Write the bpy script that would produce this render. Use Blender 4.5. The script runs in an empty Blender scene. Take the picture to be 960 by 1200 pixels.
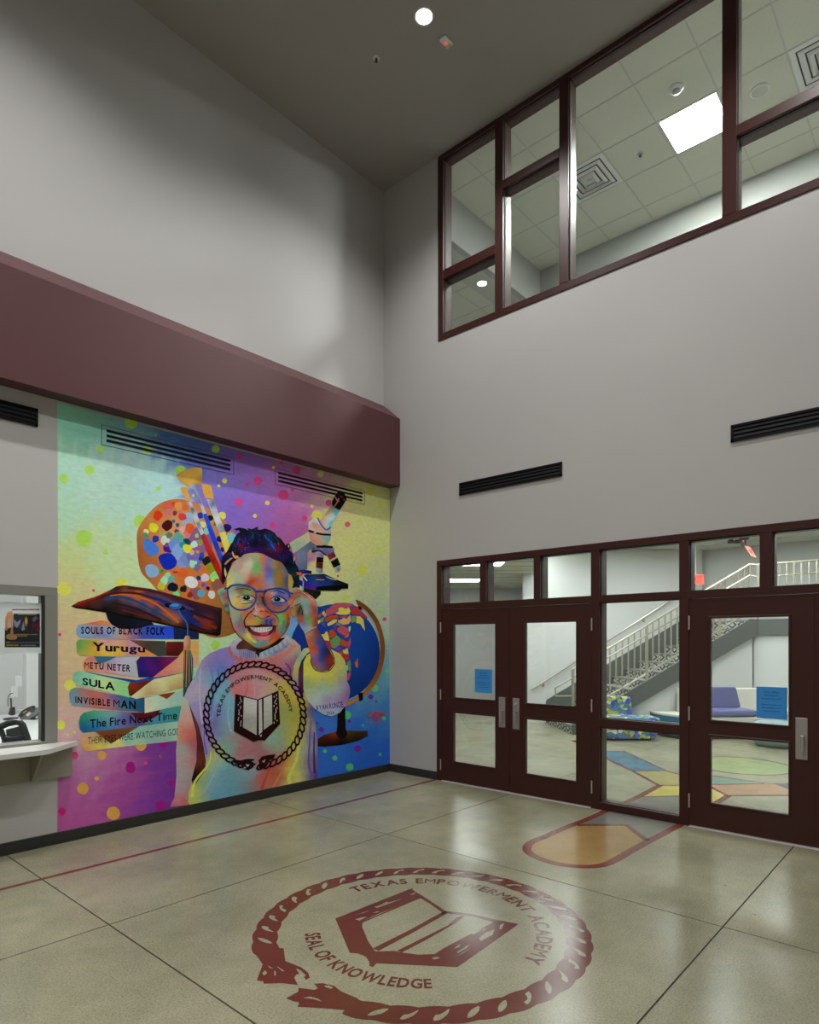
import bpy, bmesh, math, random
import numpy as np
from mathutils import Vector, Matrix
from mathutils.geometry import delaunay_2d_cdt
random.seed(7); np.random.seed(7)
S = bpy.context.scene
COL = S.collection
# ------------------------------------------------------------------ camera
FPX, X0, Y0 = 743.74, 480.0, 754.2          # focal length and principal point, pixels of a 960x1200 frame
ANG = math.atan2(1140.0 - 480.0, FPX)
CAM = np.array([-6.164, -5.821, 1.70])
FW = np.array([math.cos(ANG), math.sin(ANG), 0.0])
RT = np.array([math.sin(ANG), -math.cos(ANG), 0.0])
UP = np.array([0, 0, 1.0])
cd = bpy.data.cameras.new('camera'); co = bpy.data.objects.new('camera', cd); COL.objects.link(co)
cd.sensor_fit = 'HORIZONTAL'; cd.sensor_width = 36.0; cd.lens = 36.0 * FPX / 960.0
cd.shift_x = 0.0; cd.shift_y = (Y0 - 600.0) / 960.0
cd.clip_start = 0.05; cd.clip_end = 200
co.location = CAM.tolist(); co.rotation_euler = (math.pi / 2, 0, ANG - math.pi / 2)
S.camera = co
# ------------------------------------------------------------------ world, exposure
W = bpy.data.worlds.new('world'); S.world = W; W.use_nodes = True
W.node_tree.nodes['Background'].inputs[0].default_value = (0.02, 0.025, 0.04, 1)
W.node_tree.nodes['Background'].inputs[1].default_value = 0.3
S.view_settings.view_transform = 'Standard'
try: S.view_settings.look = 'None'
except Exception: pass
S.view_settings.gamma = 1.0
S.view_settings.use_curve_mapping = False
S.view_settings.exposure = 0.0
S.cycles.use_denoising = True
S.cycles.max_bounces = 8; S.cycles.transparent_max_bounces = 16
S.cycles.sample_clamp_indirect = 4.0
CEIL = 7.778
LOBBY_W = 300.0        # lobby downlights (spot power)
UP_E = 46.0            # added unseen upper room troffers, emission
LOW_E = 24.0           # lower room troffers
OFF_E = 17.0           # ticket office light

def ray(px, py): return FW + RT * (px - X0) / FPX + UP * (Y0 - py) / FPX
def onX(px, py, v=0.0):
    r = ray(px, py); return CAM + r * (v - CAM[0]) / r[0]
def onY(px, py, v=0.0):
    r = ray(px, py); return CAM + r * (v - CAM[1]) / r[1]
def onZ(px, py, v=0.0):
    r = ray(px, py); return CAM + r * (v - CAM[2]) / r[2]

# ------------------------------------------------------------------ helpers
def lin(c):
    c = c / 255.0
    return c / 12.92 if c <= 0.04045 else ((c + 0.055) / 1.055) ** 2.4
def hx(s):
    s = s.lstrip('#')
    if len(s) == 3: s = ''.join(ch * 2 for ch in s)
    return np.array([lin(int(s[i:i + 2], 16)) for i in (0, 2, 4)])

def mat(name, col, rough=0.6, metal=0.0, spec=0.5, noise=0.0, nscale=6.0, bump=0.0, bscale=60.0, emit=None, estr=0.0, coat=0.0):
    m = bpy.data.materials.new(name); m.use_nodes = True
    nt = m.node_tree; b = nt.nodes['Principled BSDF']
    c = tuple(hx(col)) if isinstance(col, str) else tuple(col)
    b.inputs['Base Color'].default_value = (*c, 1)
    b.inputs['Roughness'].default_value = rough; b.inputs['Metallic'].default_value = metal
    b.inputs['Specular IOR Level'].default_value = spec
    b.inputs['Coat Weight'].default_value = coat
    if emit is not None:
        b.inputs['Emission Color'].default_value = (*emit, 1); b.inputs['Emission Strength'].default_value = estr
    if noise > 0 or bump > 0:
        tc = nt.nodes.new('ShaderNodeTexCoord')
    if noise > 0:
        n = nt.nodes.new('ShaderNodeTexNoise'); n.inputs['Scale'].default_value = nscale; n.inputs['Detail'].default_value = 5
        nt.links.new(tc.outputs['Object'], n.inputs['Vector'])
        mx = nt.nodes.new('ShaderNodeMix'); mx.data_type = 'RGBA'
        mx.inputs[6].default_value = (*[v * (1 - noise) for v in c], 1)
        mx.inputs[7].default_value = (*[min(1, v * (1 + noise)) for v in c], 1)
        nt.links.new(n.outputs['Fac'], mx.inputs[0]); nt.links.new(mx.outputs[2], b.inputs['Base Color'])
    if bump > 0:
        n2 = nt.nodes.new('ShaderNodeTexNoise'); n2.inputs['Scale'].default_value = bscale; n2.inputs['Detail'].default_value = 3
        nt.links.new(tc.outputs['Object'], n2.inputs['Vector'])
        bp = nt.nodes.new('ShaderNodeBump'); bp.inputs['Strength'].default_value = bump; bp.inputs['Distance'].default_value = 0.004
        nt.links.new(n2.outputs['Fac'], bp.inputs['Height']); nt.links.new(bp.outputs['Normal'], b.inputs['Normal'])
    return m

def glass_mat(name='clear_glass', tint=(0.93, 0.96, 0.95), f=0.9):
    m = bpy.data.materials.new(name); m.use_nodes = True
    nt = m.node_tree; nt.nodes.clear()
    o = nt.nodes.new('ShaderNodeOutputMaterial'); t = nt.nodes.new('ShaderNodeBsdfTransparent'); g = nt.nodes.new('ShaderNodeBsdfGlossy')
    t.inputs[0].default_value = (*tint, 1); g.inputs['Roughness'].default_value = 0.01
    fr = nt.nodes.new('ShaderNodeFresnel'); ge = nt.nodes.new('ShaderNodeNewGeometry')
    io = nt.nodes.new('ShaderNodeMath'); io.operation = 'MULTIPLY_ADD'; io.inputs[1].default_value = 1 / 1.5 - 1.5; io.inputs[2].default_value = 1.5
    nt.links.new(ge.outputs['Backfacing'], io.inputs[0]); nt.links.new(io.outputs[0], fr.inputs[0])   # same reflectance on both faces of the pane
    mu = nt.nodes.new('ShaderNodeMath'); mu.operation = 'MULTIPLY'; mu.inputs[1].default_value = f
    mx = nt.nodes.new('ShaderNodeMixShader')
    nt.links.new(fr.outputs[0], mu.inputs[0]); nt.links.new(mu.outputs[0], mx.inputs[0])
    nt.links.new(t.outputs[0], mx.inputs[1]); nt.links.new(g.outputs[0], mx.inputs[2]); nt.links.new(mx.outputs[0], o.inputs[0])
    return m

class MB:
    def __init__(s): s.v = []; s.f = []; s.smooth = []
    def add(s, vs, fs, smooth=False):
        o = len(s.v); s.v += [tuple(map(float, p)) for p in vs]; s.f += [tuple(i + o for i in f) for f in fs]; s.smooth += [smooth] * len(fs); return s
    def box(s, x0, x1, y0, y1, z0, z1, T=None, b=0.0):
        x0, x1 = min(x0, x1), max(x0, x1); y0, y1 = min(y0, y1), max(y0, y1); z0, z1 = min(z0, z1), max(z0, z1)
        if b > 0:
            bm = bmesh.new(); bmesh.ops.create_cube(bm, size=1)
            for v in bm.verts: v.co = Vector((x0 + (v.co.x + .5) * (x1 - x0), y0 + (v.co.y + .5) * (y1 - y0), z0 + (v.co.z + .5) * (z1 - z0)))
            bmesh.ops.bevel(bm, geom=bm.edges[:], offset=min(b, .45 * min(x1 - x0, y1 - y0, z1 - z0)), segments=2 if b > 0.01 else 1, affect='EDGES', profile=0.5)
            bm.verts.index_update()
            vs = [tuple(v.co) for v in bm.verts]; fs = [tuple(v.index for v in f.verts) for f in bm.faces]; bm.free()
        else:
            vs = [(x, y, z) for z in (z0, z1) for y in (y0, y1) for x in (x0, x1)]
            fs = [(0, 2, 3, 1), (4, 5, 7, 6), (0, 1, 5, 4), (2, 6, 7, 3), (0, 4, 6, 2), (1, 3, 7, 5)]
        if T is not None: vs = [tuple(T(np.array(p))) for p in vs]
        return s.add(vs, fs, False)
    def prism(s, poly, h, axis=(0, 0, 1)):       # poly: 3D points of one face, extruded by vector h
        n = len(poly); h = np.array(h, float)
        vs = [np.array(p, float) for p in poly] + [np.array(p, float) + h for p in poly]
        fs = [tuple(range(n))[::-1], tuple(range(n, 2 * n))] + [(i, (i + 1) % n, n + (i + 1) % n, n + i) for i in range(n)]
        return s.add(vs, fs)
    def tube(s, pts, r, n=8, caps=True):
        pts = [np.array(p, float) for p in pts]; vs = []; fs = []
        prev = None
        for i, p in enumerate(pts):
            t = (pts[min(i + 1, len(pts) - 1)] - pts[max(i - 1, 0)]); t /= (np.linalg.norm(t) + 1e-12)
            a = np.array([0, 0, 1.0]) if abs(t[2]) < 0.95 else np.array([1.0, 0, 0])
            if prev is not None: a = prev
            u = np.cross(t, a); u /= (np.linalg.norm(u) + 1e-12); w = np.cross(u, t); prev = w
            rr = r[i] if hasattr(r, '__len__') else r
            for k in range(n):
                th = 2 * math.pi * k / n; vs.append(p + rr * (math.cos(th) * u + math.sin(th) * w))
        for i in range(len(pts) - 1):
            for k in range(n):
                a0 = i * n + k; a1 = i * n + (k + 1) % n; fs.append((a0, a1, a1 + n, a0 + n))
        if caps: fs.append(tuple(range(n))[::-1]); fs.append(tuple(range((len(pts) - 1) * n, len(pts) * n)))
        return s.add(vs, fs, True)
    def lathe(s, prof, c=(0, 0, 0), n=24, axis='z', cap=True):   # prof: (r, h)
        vs = []; fs = []; c = np.array(c, float)
        for r, h in prof:
            for k in range(n):
                th = 2 * math.pi * k / n; a, b = r * math.cos(th), r * math.sin(th)
                vs.append(c + (np.array([a, b, h]) if axis == 'z' else np.array([h, a, b]) if axis == 'x' else np.array([a, h, b])))
        m = len(prof)
        for i in range(m - 1):
            for k in range(n):
                a0 = i * n + k; a1 = i * n + (k + 1) % n; fs.append((a0, a1, a1 + n, a0 + n))
        if cap: fs.append(tuple(range(n))[::-1]); fs.append(tuple(range((m - 1) * n, m * n)))
        return s.add(vs, fs, True)

def link(name, mesh, parent=None):
    o = bpy.data.objects.new(name, mesh); COL.objects.link(o)
    if parent is not None: o.parent = parent
    return o
def pinv(parent):
    M = Matrix.Identity(4); p = parent
    while p is not None:
        M = Matrix.LocRotScale(p.location, p.rotation_euler, None) @ M; p = p.parent
    return M.inverted()
def build(mb, name, m, parent=None, smooth_angle=True, local=False, fixn=True):
    me = bpy.data.meshes.new(name)
    vs = mb.v
    if parent is not None and not local:
        I = pinv(parent); vs = [tuple(I @ Vector(v)) for v in vs]
    me.from_pydata(vs, [], mb.f)
    for i, sm in enumerate(mb.smooth):
        if sm: me.polygons[i].use_smooth = True
    if fixn:
        bm = bmesh.new(); bm.from_mesh(me); bmesh.ops.recalc_face_normals(bm, faces=bm.faces); bm.to_mesh(me); bm.free()
    if any(mb.smooth):
        me.set_sharp_from_angle(angle=math.radians(40))
    if m is not None: me.materials.append(m)
    return link(name, me, parent)
def thing(name, label, cat, loc=(0, 0, 0), rotz=0, group=None):
    o = bpy.data.objects.new(name, None); COL.objects.link(o)
    o.location = tuple(map(float, loc)); o.rotation_euler = (0, 0, rotz); o.empty_display_size = 0.1
    o['label'] = label; o['category'] = cat
    if group: o['group'] = group
    return o
def tag(o, label, cat, group=None, kind=None):
    o['label'] = label; o['category'] = cat
    if group: o['group'] = group
    if kind: o['kind'] = kind
    return o
def sempty(name, loc=(0, 0, 0), label=None):
    o = bpy.data.objects.new(name, None); COL.objects.link(o); o.location = tuple(map(float, loc)); o['kind'] = 'structure'
    if label: o['label'] = label
    return o
def struct(mb, name, m, label=None, parent=None):
    o = build(mb, name, m, parent)
    if parent is None: o['kind'] = 'structure'
    if label: o['label'] = label
    return o
def bx(*a, **k): return MB().box(*a, **k)

# ------------------------------------------------------------------ materials
M = {}
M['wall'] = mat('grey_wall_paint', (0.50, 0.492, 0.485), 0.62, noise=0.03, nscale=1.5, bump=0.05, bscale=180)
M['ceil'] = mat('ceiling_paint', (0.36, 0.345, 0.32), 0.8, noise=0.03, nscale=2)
M['maroon'] = mat('maroon_wall_paint', (0.100, 0.031, 0.035), 0.45, noise=0.12, nscale=1.2, spec=0.45)
M['frame'] = mat('maroon_metal_frame', (0.047, 0.0115, 0.0090), 0.38, spec=0.4)
M['base'] = mat('dark_rubber_base', (0.028, 0.025, 0.023), 0.45)
M['black'] = mat('black_vent_metal', (0.004, 0.004, 0.005), 0.6, spec=.2)
M['blackslat'] = mat('black_slat', (0.007, 0.007, 0.009), 0.6, spec=.2)
M['gasket'] = mat('black_gasket', (0.01, 0.01, 0.01), 0.6)
M['steel'] = mat('brushed_steel', (0.42, 0.40, 0.38), 0.38, metal=0.55, noise=0.08, nscale=40)
M['hinge'] = mat('hinge_steel', (0.62, 0.58, 0.52), 0.4, metal=0.6)
M['glass'] = glass_mat()
M['white'] = mat('white_plastic', (0.75, 0.75, 0.73), 0.4)
M['bwall'] = mat('light_grey_wall', (0.60, 0.61, 0.60), 0.6, noise=0.02, nscale=2)
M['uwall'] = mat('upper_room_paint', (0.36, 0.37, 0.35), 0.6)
M['tile'] = mat('acoustic_tile', (0.62, 0.63, 0.53), 0.85, noise=0.06, nscale=30, bump=0.1, bscale=200)
M['tgrid'] = mat('ceiling_grid_metal', (0.50, 0.51, 0.45), 0.5)
M['gyp'] = mat('soffit_paint', (0.50, 0.51, 0.45), 0.7)

def paper(name, col, t=0.55):
    m = bpy.data.materials.new(name); m.use_nodes = True; nt = m.node_tree; nt.nodes.clear()
    o = nt.nodes.new('ShaderNodeOutputMaterial'); d = nt.nodes.new('ShaderNodeBsdfDiffuse'); r = nt.nodes.new('ShaderNodeBsdfTranslucent'); x = nt.nodes.new('ShaderNodeMixShader')
    for q in (d, r): q.inputs[0].default_value = (*col, 1)
    x.inputs[0].default_value = t; nt.links.new(d.outputs[0], x.inputs[1]); nt.links.new(r.outputs[0], x.inputs[2]); nt.links.new(x.outputs[0], o.inputs[0]); return m
def emat(name, col, s):
    m = bpy.data.materials.new(name); m.use_nodes = True; nt = m.node_tree; nt.nodes.clear()
    o = nt.nodes.new('ShaderNodeOutputMaterial'); e = nt.nodes.new('ShaderNodeEmission')
    e.inputs[0].default_value = (*col, 1); e.inputs[1].default_value = s; nt.links.new(e.outputs[0], o.inputs[0]); return m
M['up_light'] = emat('added_troffer_glow', (1.0, 0.99, 0.93), UP_E)
M['up_key'] = emat('bright_troffer_glow', (1.0, 0.99, 0.95), 185.0)
M['low_light'] = emat('lower_troffer_glow', (0.97, 1.0, 0.98), LOW_E)
M['off_light'] = emat('office_panel_glow', (1.0, 1.0, 0.99), OFF_E)
M['can_light'] = emat('can_lens_glow', (1.0, 0.99, 0.97), 30.0)

# polished concrete
def concrete(name, c1, c2, c3, rough=0.16):
    m = bpy.data.materials.new(name); m.use_nodes = True; nt = m.node_tree; b = nt.nodes['Principled BSDF']
    N = nt.nodes.new; L = nt.links.new
    g = N('ShaderNodeNewGeometry')
    def noise(sc, det, rgh=0.6):
        n = N('ShaderNodeTexNoise'); n.inputs['Scale'].default_value = sc; n.inputs['Detail'].default_value = det; n.inputs['Roughness'].default_value = rgh
        L(g.outputs['Position'], n.inputs['Vector']); return n
    n1 = noise(0.75, 7); n2 = noise(5, 6, .7); n3 = noise(95, 2, .8)
    r1 = N('ShaderNodeValToRGB'); L(n1.outputs['Fac'], r1.inputs[0])
    e = r1.color_ramp.elements; e[0].position = 0.36; e[0].color = (*c1, 1); e[1].position = 0.62; e[1].color = (*c2, 1)
    r2 = N('ShaderNodeValToRGB'); L(n2.outputs['Fac'], r2.inputs[0])
    e = r2.color_ramp.elements; e[0].position = 0.25; e[0].color = (.76, .76, .73, 1); e[1].position = 0.85; e[1].color = (1.06, 1.05, 1.0, 1)
    mu = N('ShaderNodeMix'); mu.data_type = 'RGBA'; mu.blend_type = 'MULTIPLY'; mu.inputs[0].default_value = 0.85
    L(r1.outputs[0], mu.inputs[6]); L(r2.outputs[0], mu.inputs[7])
    r3 = N('ShaderNodeValToRGB'); L(n3.outputs['Fac'], r3.inputs[0])
    e = r3.color_ramp.elements; e[0].position = 0.38; e[0].color = (*c3, 1); e[1].position = 0.56; e[1].color = (1, 1, 1, 1)
    m2 = N('ShaderNodeMix'); m2.data_type = 'RGBA'; m2.blend_type = 'MULTIPLY'; m2.inputs[0].default_value = 0.65
    L(mu.outputs[2], m2.inputs[6]); L(r3.outputs[0], m2.inputs[7])
    # small dark pits
    vo = N('ShaderNodeTexVoronoi'); vo.inputs['Scale'].default_value = 2.3; L(g.outputs['Position'], vo.inputs['Vector'])
    r4 = N('ShaderNodeValToRGB'); L(vo.outputs['Distance'], r4.inputs[0]); e = r4.color_ramp.elements
    e[0].position = 0.012; e[0].color = (.35, .33, .28, 1); e[1].position = 0.03; e[1].color = (1, 1, 1, 1)
    m3 = N('ShaderNodeMix'); m3.data_type = 'RGBA'; m3.blend_type = 'MULTIPLY'; m3.inputs[0].default_value = 0.8
    L(m2.outputs[2], m3.inputs[6]); L(r4.outputs[0], m3.inputs[7])
    L(m3.outputs[2], b.inputs['Base Color'])
    mr = N('ShaderNodeMapRange'); mr.inputs[1].default_value = .3; mr.inputs[2].default_value = .7; mr.inputs[3].default_value = rough + .02; mr.inputs[4].default_value = rough + .05
    L(n2.outputs['Fac'], mr.inputs[0]); L(mr.outputs[0], b.inputs['Roughness'])
    b.inputs['Specular IOR Level'].default_value = 0.42
    bp = N('ShaderNodeBump'); bp.inputs['Strength'].default_value = 0.03; bp.inputs['Distance'].default_value = 0.01
    L(n1.outputs['Fac'], bp.inputs['Height']); L(bp.outputs['Normal'], b.inputs['Normal'])
    return m
M['floor'] = concrete('polished_concrete', (0.30, 0.29, 0.20), (0.42, 0.405, 0.29), (.55, .53, .48), 0.2)
M['joint'] = mat('joint_filler', (0.06, 0.055, 0.045), 0.7)

# ------------------------------------------------------------------ floor
fl = struct(bx(-10.2, 14, -9.4, 14, -0.12, -0.006), 'floor', M['joint'], 'polished concrete floor cast in large panels with dark saw-cut joints')
def slabs(xe, ye, ms=M['floor']):
    for i in range(len(xe) - 1):
        for j in range(len(ye) - 1):
            w = 0.0048
            build(bx(xe[i] + w, xe[i + 1] - w, ye[j] + w, ye[j + 1] - w, -0.0058, 0.0), 'floor_panel', ms, fl)
slabs([-10.2, -6.93, -4.5, -2.066, 0.0], [-9.4, -7.49, -4.70, -1.913, 0.1])
slabs([0.0, 2.43, 4.86, 7.29, 9.72, 13.8], [-9.4, -7.49, -4.70, -1.913, 0.876, 3.67, 6.46, 9.25, 12.04])

# ------------------------------------------------------------------ lobby shell
TH = 0.155
SFL, SFR, SFT = -0.814, -5.93, 2.732        # storefront opening
CWL, CWR, CWB = -0.838, -7.3, 5.467          # clerestory opening
mb = MB()
mb.box(0, TH, -0.82, 0.35, 0, CEIL)
mb.box(0, TH, CWR, -0.82, SFT, CWB)
mb.box(0, TH, -9.4, SFR, 0, SFT)
mb.box(0, TH, -9.4, CWR, SFT, CEIL)
mb.box(0, TH, CWR, CWL, CEIL - 0.012, CEIL + 0.5)
mb.box(0, TH, -0.82, -0.814, 0, SFT) 
struct(mb, 'wall_right', M['wall'], 'tall light grey wall with storefront doors and high windows')
# left wall: lower part with ticket window opening
WX0, WX1, WZ0, WZ1 = -5.9, -4.118, 0.862, 2.176
mb = MB()
mb.box(-10.2, WX0, 0, TH, 0, 3.77); mb.box(WX1, 0, 0, TH, 0, 3.77)
mb.box(WX0, WX1, 0, TH, 0, WZ0); mb.box(WX0, WX1, 0, TH, WZ1, 3.77)
struct(mb, 'wall_left', M['wall'], 'lower left wall carrying the mural and ticket window')
struct(bx(-10.2, 0, 0.115, 0.35, 4.5, CEIL), 'wall_left_upper', M['wall'], 'tall blank grey wall above the maroon bulkhead')
mb = MB()
mb.prism([(-10.2, -0.185, 3.766), (-10.2, -0.185, 4.655), (-10.2, 0.1155, 4.905), (-10.2, 0.1155, 3.77), ], (10.199, 0, 0))
struct(mb, 'trim_1', M['maroon'], 'maroon bulkhead beam with a sloped top above the mural')
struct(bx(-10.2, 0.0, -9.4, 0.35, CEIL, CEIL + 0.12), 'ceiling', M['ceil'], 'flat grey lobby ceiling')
struct(bx(-10.35, -10.2, -9.4, 0.35, 0, CEIL), 'wall_west', M['wall'])
struct(bx(-10.35, 0.0, -9.55, -9.4, 0, CEIL), 'wall_south', M['wall'])
# baseboards
mb = MB(); mb.box(-10.2, 0, -0.012, 0, 0.006, 0.099, b=0.003); mb.box(-10.2, 0, -0.02, 0, 0, 0.008)
struct(mb, 'baseboard_left', M['base'], 'black rubber base under the mural')
mb = MB(); mb.box(-0.012, 0, SFL + .002, -0.012, 0.0, 0.099, b=0.003); mb.box(-0.02, 0, SFL + .002, -.02, 0, 0.008)
struct(mb, 'baseboard_right', M['base'], 'black rubber base between the corner and the doors')

# ------------------------------------------------------------------ storefront
FD = 0.168   # frame depth (into the wall)
XF = -0.012  # front face slightly proud
sf = sempty('window_1', (0, -2, 0), 'dark maroon metal storefront frame with six transom panes and a side pane')
def fbox(mb, y0, y1, z0, z1, x0=XF, x1=FD, b=0.003): mb.box(x0, x1, y0, y1, z0, z1, b=b)
V = [(-0.814, -0.889), (-1.469, -1.554), (-2.193, -2.273), (-2.867, -2.96), (-3.754, -3.843), (-4.436, -4.534), (-5.13, -5.215), (-5.845, -5.93)]
TZ0, TZ1 = 2.192, 2.662
mb = MB()
fbox(mb, SFL, SFR, TZ1, SFT, x0=XF - .0008, x1=FD + .0008)                 # head
fbox(mb, SFL, SFR, 2.120, TZ0, x0=XF - .0008, x1=FD + .0008)               # transom bar
build(mb, 'frame_rail', M['frame'], sf)
for a, b_ in V:
    lo = TZ0
    if a in (-0.814, -2.867, -3.754, -5.845): lo = 0.0
    mb = MB(); fbox(mb, a, b_, lo - .002 if lo else 0.0, TZ1 + .002)
    build(mb, 'mullion', M['frame'], sf)
SLY0, SLY1 = -2.965, -3.757
mb = MB(); fbox(mb, -2.96, -3.754, 0.936 - .003, 0.846 - .004 + .0, b=.002)
build(mb, 'frame_rail', M['frame'], sf)
mb = MB(); fbox(mb, -2.96, -3.754, 0.0, 0.078)
build(mb, 'frame_rail', M['frame'], sf)
panes = [(V[i][1], V[i + 1][0], TZ0, TZ1) for i in range(len(V) - 1)] + [(-2.96, -3.754, 0.936, 2.120), (-2.96, -3.754, 0.078, 0.842)]
for (a, b_, z0, z1) in panes:
    build(bx(0.028, 0.036, b_ + .001, a - .001, z0 + .001, z1 - .001), 'pane', M['glass'], sf)
    g = MB(); t = 0.008
    for (p, q, r, s_) in ((a, a - t, z0, z1), (b_ + t, b_, z0, z1), (a, b_, z0, z0 + t * .6), (a, b_, z1 - t, z1)): g.box(0.020, 0.042, p, q, r, s_)
    build(g, 'gasket', M['gasket'], sf)

def sweep_door(name, y0, y1, label, openings, plate, hinges, lock=False, thumb=-1):
    # y0 > y1 ; door leaf in the wall plane
    d = sempty(name, (0, (y0 + y1) / 2, 0), label)
    xf, xb = -0.004, 0.041
    (ya, yb, zu0, zu1), (yc, yd, zl0, zl1) = openings
    B, Tt = 0.012, 2.116
    mb = MB()
    for (p, q, r, s_) in ((y0, ya, B, Tt), (yb, y1, B, Tt), (ya, yb, zu1, Tt), (ya, yb, zl1, zu0), (ya, yb, B, zl0)):
        mb.box(xf, xb, p, q, r, s_)
    build(mb, 'door_leaf', M['frame'], d)
    for (a, b_, z0, z1) in openings:
        st = MB(); w = 0.016                      # glazing stop: sloped bead around the opening
        for fx0, fx1 in ((xf - 0.007, xf + 0.006),):
            st.box(fx0, fx1, a + w, a - .004, z0 - w, z1 + w, b=.004); st.box(fx0, fx1, b_ + .004, b_ - w, z0 - w, z1 + w, b=.004)
            st.box(fx0, fx1, a, b_, z0 - w, z0 + .004, b=.004); st.box(fx0, fx1, a, b_, z1 - .004, z1 + w, b=.004)
        build(st, 'glazing_bead', M['frame'], d)
        build(bx(0.018, 0.024, a - .0005, b_ + .0005, z0 + .0005, z1 - .0005), 'pane', M['glass'], d)
    py, pz0, pz1, pw = plate
    h = MB(); h.box(xf - 0.006, xf, py - pw / 2, py + pw / 2, pz0, pz1, b=0.004)
    pl = build(h, 'pull_plate', M['steel'], d)
    g = MB(); gx = xf - 0.05; gz0, gz1 = pz0 + .065, pz0 + .205; gy = py + thumb * 0.012
    g.box(gx - .006, gx + .002, gy - .013, gy + .013, gz0, gz1, b=.003)
    g.box(gx, xf - .005, gy - .011, gy + .011, gz1 - .014, gz1 - .002, b=.002)
    g.box(gx, xf - .005, gy - .009, gy + .009, gz0 + .004, gz0 + .016, b=.002)
    build(g, 'pull_handle', M['steel'], pl)
    if lock:
        build(MB().lathe([(0.014, -.02), (0.014, -.004), (0.016, 0)], (xf - .004, py, pz1 - .07), 16, 'x'), 'lock_cylinder', M['hinge'], pl)
    for (hy, hz) in hinges:
        build(MB().tube([(xf - .010, hy, hz - .065), (xf - .010, hy, hz + .065)], .008, 8), 'hinge', M['hinge'], d)
    build(bx(xf + .01, xb, y0 - .01, y1 + .01, 0.0005, 0.0115), 'door_sweep', M['sweep'], d)
    return d
M['sweep'] = mat('aluminium_threshold', (0.72, 0.72, 0.70), 0.35, metal=0.2)
sweep_door('door_1', -0.872, -1.872, 'left leaf of the maroon double door with a blue notice', [(-1.069, -1.687, 1.040, 1.933), (-1.069, -1.687, 0.258, 0.857)],
           (-1.778, 0.738, 1.086, 0.088), [(-0.880, 1.90), (-0.880, 1.07), (-0.880, 0.20)])
sweep_door('door_2', -1.878, -2.885, 'right leaf of the maroon double door with a lock cylinder', [(-2.083, -2.703, 1.035, 1.933), (-2.083, -2.703, 0.250, 0.861)],
           (-1.965, 0.732, 1.085, 0.086), [(-2.878, 1.90), (-2.878, 1.06), (-2.878, 0.22)], lock=True)
sweep_door('door_3', -3.838, -4.842, 'single maroon door leaf with a blue notice right of the side pane', [(-4.030, -4.657, 1.002, 1.933), (-4.030, -4.657, 0.246, 0.857)],
           (-4.749, 0.727, 1.078, 0.088), [(-3.846, 1.895), (-3.846, 1.05), (-3.846, 0.24)])
sweep_door('door_4', -4.8435, -5.842, 'maroon door leaf at the right edge of view', [(-5.05, -5.66, 1.002, 1.933), (-5.05, -5.66, 0.246, 0.857)],
           (-4.945, 0.727, 1.078, 0.088), [(-5.83, 1.9), (-5.83, 1.06), (-5.83, .22)])
# threshold strip
struct(bx(-0.03, 0.12, -5.84, -3.84, 0.0, 0.001), 'trim_2', M['sweep'], 'thin metal threshold under the right doors')
struct(bx(-0.03, 0.12, -2.867, -0.889, 0.0, 0.001), 'trim_3', M['sweep'], 'thin metal threshold under the double door')

# ------------------------------------------------------------------ clerestory window
cw = sempty('window_2', (0, -3, CWB), 'high clerestory window in a dark maroon frame')
CT = CEIL - 0.012
CV = [(-0.838, -0.914), (-1.682, -1.791), (-2.505, -2.612), (-4.132, -4.250), (-5.75, -5.86), (-7.19, CWR)]
mb = MB(); fbox(mb, CWL, CWR, CWB, 5.545); build(mb, 'frame_rail', M['frame'], cw)
mb = MB(); fbox(mb, CWL, CWR, CT - .055, CT); build(mb, 'frame_rail', M['frame'], cw)
for a, b_ in CV:
    mb = MB(); fbox(mb, a, b_, 5.545, CT - .055); build(mb, 'mullion', M['frame'], cw)
rails = {0: (6.215, 6.325), 1: (6.918, 7.015), 3: (6.218, 6.312), 4: (6.918, 7.015)}
for i in range(5):
    a, b_ = CV[i][1], CV[i + 1][0]
    cells = [(5.545, CT - .055)]
    if i in rails:
        z0, z1 = rails[i]; mb = MB(); fbox(mb, a, b_, z0, z1); build(mb, 'frame_rail', M['frame'], cw)
        cells = [(5.545, z0), (z1, CT - .055)]
    for z0, z1 in cells:
        build(bx(0.028, 0.036, b_ + .001, a - .001, z0 + .001, z1 - .001), 'pane', M['glass'], cw)
        g = MB(); t = 0.009
        for (p, q, r, s_) in ((a, a - t, z0, z1), (b_ + t, b_, z0, z1), (a, b_, z1 - t, z1)): g.box(0.018, 0.044, p, q, r, s_)
        build(g, 'gasket', M['gasket'], cw)

# ------------------------------------------------------------------ upper room (behind the clerestory)
UH = 7.95; UY = -0.395; UB = 3.25; GZ = 7.31
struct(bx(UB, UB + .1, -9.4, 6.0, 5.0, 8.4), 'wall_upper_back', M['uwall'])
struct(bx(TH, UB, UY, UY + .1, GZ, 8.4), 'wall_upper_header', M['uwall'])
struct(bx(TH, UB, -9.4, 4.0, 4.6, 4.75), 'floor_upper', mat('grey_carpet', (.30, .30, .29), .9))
struct(bx(TH, UB, -9.5, -9.4, 4.75, 8.4), 'wall_upper_end', M['uwall'])
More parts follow.
